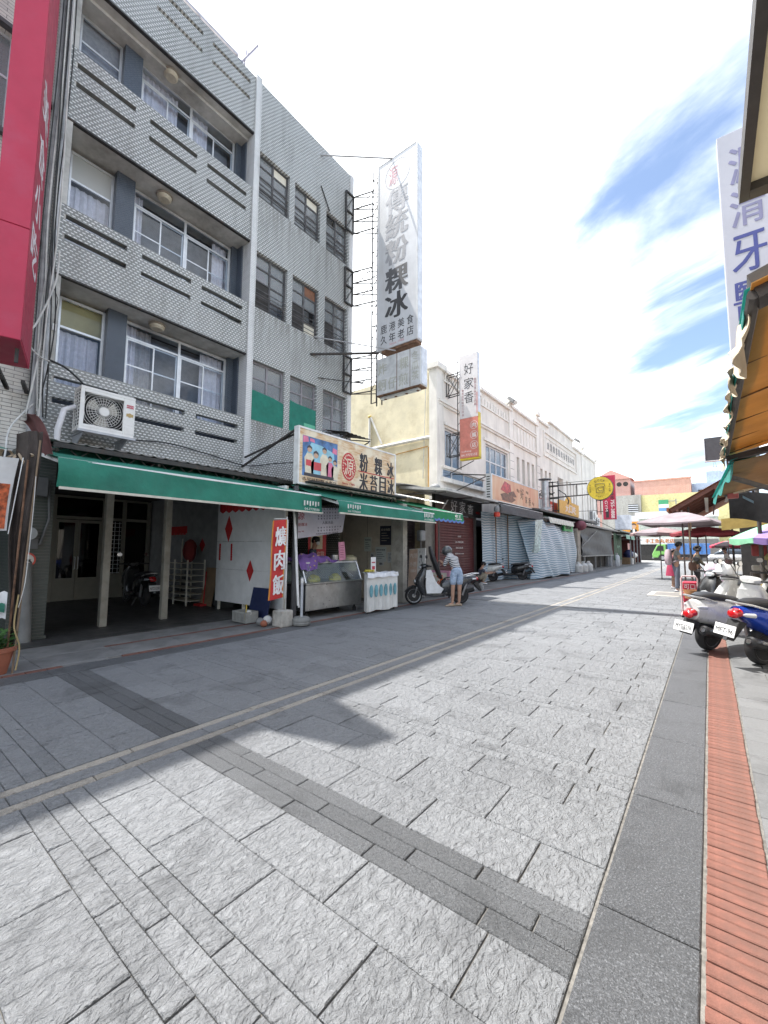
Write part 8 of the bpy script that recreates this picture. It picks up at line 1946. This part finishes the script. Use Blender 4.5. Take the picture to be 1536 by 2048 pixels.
b5 = bld('low pale green shop building with a white parapet facing down the street', -8.8, 1.2, 76.5, 6.4, M('pale_green_render', (.50,.53,.46), .85, dirt=.25), 78.4); MB().box(-9.0, 1.3, 76.2, 76.5, 6.4, 7.4).obj('parapet', M('white_paint', (.72,.72,.71), .5), b5)
MB().box(-8.7, -4.4, 75.6, 76.5, .01, 2.4).obj('shop_opening', DARKIN, b5); MB().box(-4.3, 1.1, 76.4, 76.48, .01, 3.2).obj('shop_opening', M('dim_wall', (.16,.15,.14), .8), b5)
fs2 = thing('shop_sign', 'white shop sign with orange characters above the dark far shop', 'sign', (-6.5, 75.4, 2.9)); MB().box(-8.9, -4.1, 75.4, 75.6, 2.42, 3.42).obj('panel', WHITEM, fs2); lt = MB()
for k, s_ in enumerate('手工魚丸老店'): letters(lt, s_, (-7.4+.62*k, 75.38, 2.92), (1,0,0), (0,0,1), h=.62, w=.55, bold=.05, t=.02)
lt.obj('lettering', M('letter_orange', (.52,.19,.06), .6), fs2)
bl_ = thing('billboard', 'orange billboard picturing a man in a dark suit', 'billboard', (-9, 72, 5)); MB().box(-10.3, -8.05, 72, 72.2, 4.0, 6.6).obj('panel', M('board_sky', (.58,.60,.66), .5), bl_); MB().box(-10.25, -8.1, 71.98, 72, 4.05, 5.75).obj('orange_field', M('board_orange', (.60,.26,.03), .5), bl_)
MB().box(-10.2, -9.2, 71.96, 71.98, 5.3, 5.65).obj('yellow_strip', M('board_yellow', (.62,.45,.05), .5), bl_); MB().prism([(-9.3,4.05),(-9.15,4.5),(-8.75,4.72),(-8.35,4.5),(-8.2,4.05)], 'y', 71.95, 71.97).obj('suit_print', BLACKP, bl_); MB().prism([(-8.9,4.05),(-8.85,4.68),(-8.62,4.68),(-8.58,4.05)], 'y', 71.93, 71.95).obj('shirt_print', WHITEM, bl_)
MB().disc((-8.74, 71.94, 5.05), (0,1,0), .33, .03, 18).obj('face_print', M('print_skin', (.52,.33,.22), .4), bl_); MB().prism([(-9.07,5.12),(-9.0,5.4),(-8.74,5.5),(-8.48,5.4),(-8.41,5.12),(-8.6,5.28),(-8.9,5.28)], 'y', 71.90, 71.92).obj('hair_print', BLACKP, bl_); MB().box(-10.2, -10.1, 72.2, 72.3, 0, 4.2).box(-8.3, -8.2, 72.2, 72.3, 0, 4.2).obj('post', GREYP, bl_)
gsn = thing('hanging_sign', 'green, white and blue hanging sign on the yellow building', 'sign', (-5.3, 78, 8.4)); MB().box(-5.95, -4.65, 77.9, 78.05, 8.65, 9.35).obj('green_field', M('sign_green2', (.05,.30,.14), .5), gsn); MB().box(-5.95, -4.65, 77.9, 78.05, 8.1, 8.645).obj('white_field', WHITEM, gsn); MB().box(-5.95, -4.65, 77.9, 78.05, 7.6, 8.095).obj('blue_field', M('sign_blue2', (.12,.26,.50), .5), gsn); MB().bar((-4.65,78,9.1),(-3.7,78,9.1), .1).bar((-3.7,78,8.6),(-3.7,78,9.4), .15).obj('bracket', GREYP, gsn)
# tipper truck and a silver car at the crossing
tk = thing('tipper_truck', 'small truck with a green cab and blue tipper bed on the cross street', 'truck', (-3.2, 70.8, 0))
GRN = body_paint('cab_green', (.20,.44,.12), .05); BLU = M('bed_blue', (.055,.16,.40), .6, var=.12, dirt=.4, dcol=(.25,.25,.27), ds=2)
MB().prism([(-6.35,.5),(-6.38,1.0),(-6.15,1.5),(-5.75,2.3),(-4.78,2.38),(-4.72,.5)], 'y', 69.9, 71.7).obj('cab', GRN, tk, bevel=.06, segs=2)
MB().prism([(-5.98,1.45),(-5.66,2.12),(-5.05,2.14),(-5.0,1.42)], 'y', 69.88, 69.905).prism([(-6.19,1.52),(-5.83,2.22),(-5.80,2.2),(-6.16,1.5)], 'y', 70.05, 71.55).obj('window', BLACKP, tk)
MB().box(-4.55, .05, 69.8, 71.8, 1.0, 2.45).obj('bed', BLU, tk, bevel=.02)
for k in range(6): MB().box(-4.5+k*.9, -4.42+k*.9, 69.76, 69.8, 1.0, 2.45).obj('bed_rib', BLU, tk)
MB().box(-4.7, 0, 70.2, 71.4, .55, .95).obj('chassis', BLACKM, tk); MB().box(-6.42, -6.2, 69.95, 71.65, .35, .6).obj('bumper', GREYP, tk); MB().box(-6.4, -6.36, 70.1, 70.4, .75, .95).obj('headlight', LAMPW, tk)
for x_ in (-5.2, -1.25):
    for y_ in (69.95, 71.5):
        w = MB().disc((x_, y_, .46), (0,1,0), .46, .26, 24).obj('wheel', RUBBER, tk); MB().disc((x_, y_-.14, .46), (0,1,0), .26, .02, 18).obj('rim', M('rim_grey', (.42,.43,.44), .3, metal=.7), w)
    MB().sheet(lambda u, v: (x_+.56*math.cos(.2+2.74*u), 69.78+.3*v, .46+.56*math.sin(.2+2.74*u)), 12, 2, .02).obj('fender', GRN if x_ < -4 else BLACKM, tk, smooth=True)
car = thing('parked_car', 'silver car parked beside the tipper truck', 'car', (1.2, 60, 0))
SLV = body_paint('car_silver', (.50,.51,.53), .5)
MB().loft([ring('x', (-.2,60.8,.62), .70, .22, e=3), ring('x', (.0,60.8,.70), .80, .36, e=3), ring('x', (.7,60.8,.72), .85, .40, e=3.4), ring('x', (2.4,60.8,.74), .86, .42, e=3.4), ring('x', (3.6,60.8,.72), .84, .40, e=3.2), ring('x', (3.9,60.8,.66), .74, .28, e=3)]).obj('body', SLV, car, smooth=True)
MB().loft([ring('x', (.35,60.8,1.08), .70, .05, e=3), ring('x', (1.05,60.8,1.38), .66, .32, e=3), ring('x', (1.6,60.8,1.45), .66, .36, e=3), ring('x', (2.9,60.8,1.42), .66, .36, e=3), ring('x', (3.6,60.8,1.12), .66, .08, e=3)]).obj('cabin', M('car_glass', (.05,.07,.10), .1, coat=.5), car, smooth=True)
MB().loft([ring('x', (1.15,60.8,1.76), .58, .02, e=3), ring('x', (2.0,60.8,1.82), .60, .03, e=3), ring('x', (2.95,60.8,1.77), .58, .02, e=3)]).obj('roof', SLV, car, smooth=True)
for x_ in (.55, 3.1):
    for y_ in (60.02, 61.6):
        w = MB().disc((x_, y_, .31), (0,1,0), .31, .2, 22).obj('wheel', RUBBER, car); MB().disc((x_, y_-.105, .31), (0,1,0), .19, .02, 16).obj('rim', M('rim_grey', (.42,.43,.44), .3, metal=.7), w)
MB().box(-.22, -.12, 60.2, 60.5, .72, .84).obj('headlight', LAMPW, car)
SPLIT = ('guide_rail','upright','side_pier','leg','caster','bracket','arm','post','rail','rack_slat','tiled_pier','ring','louvre','rib','shelf','box','crate','grip','pole','field','window','deck','pier','baluster','edge','underside','coping_','strut','panel','stay','fork','arcade_post','pin','hub','part','eyes_','ledge','white_field','photo_balloon','paper_valance','roof_sheet')
for o in list(bpy.data.objects):
    if o.type == 'MESH' and o.parent and o.name.split('.')[0] in SPLIT and not o.children: split_loose(o)
for o in bpy.data.objects:
    if 'in_world' in o: del o['in_world']
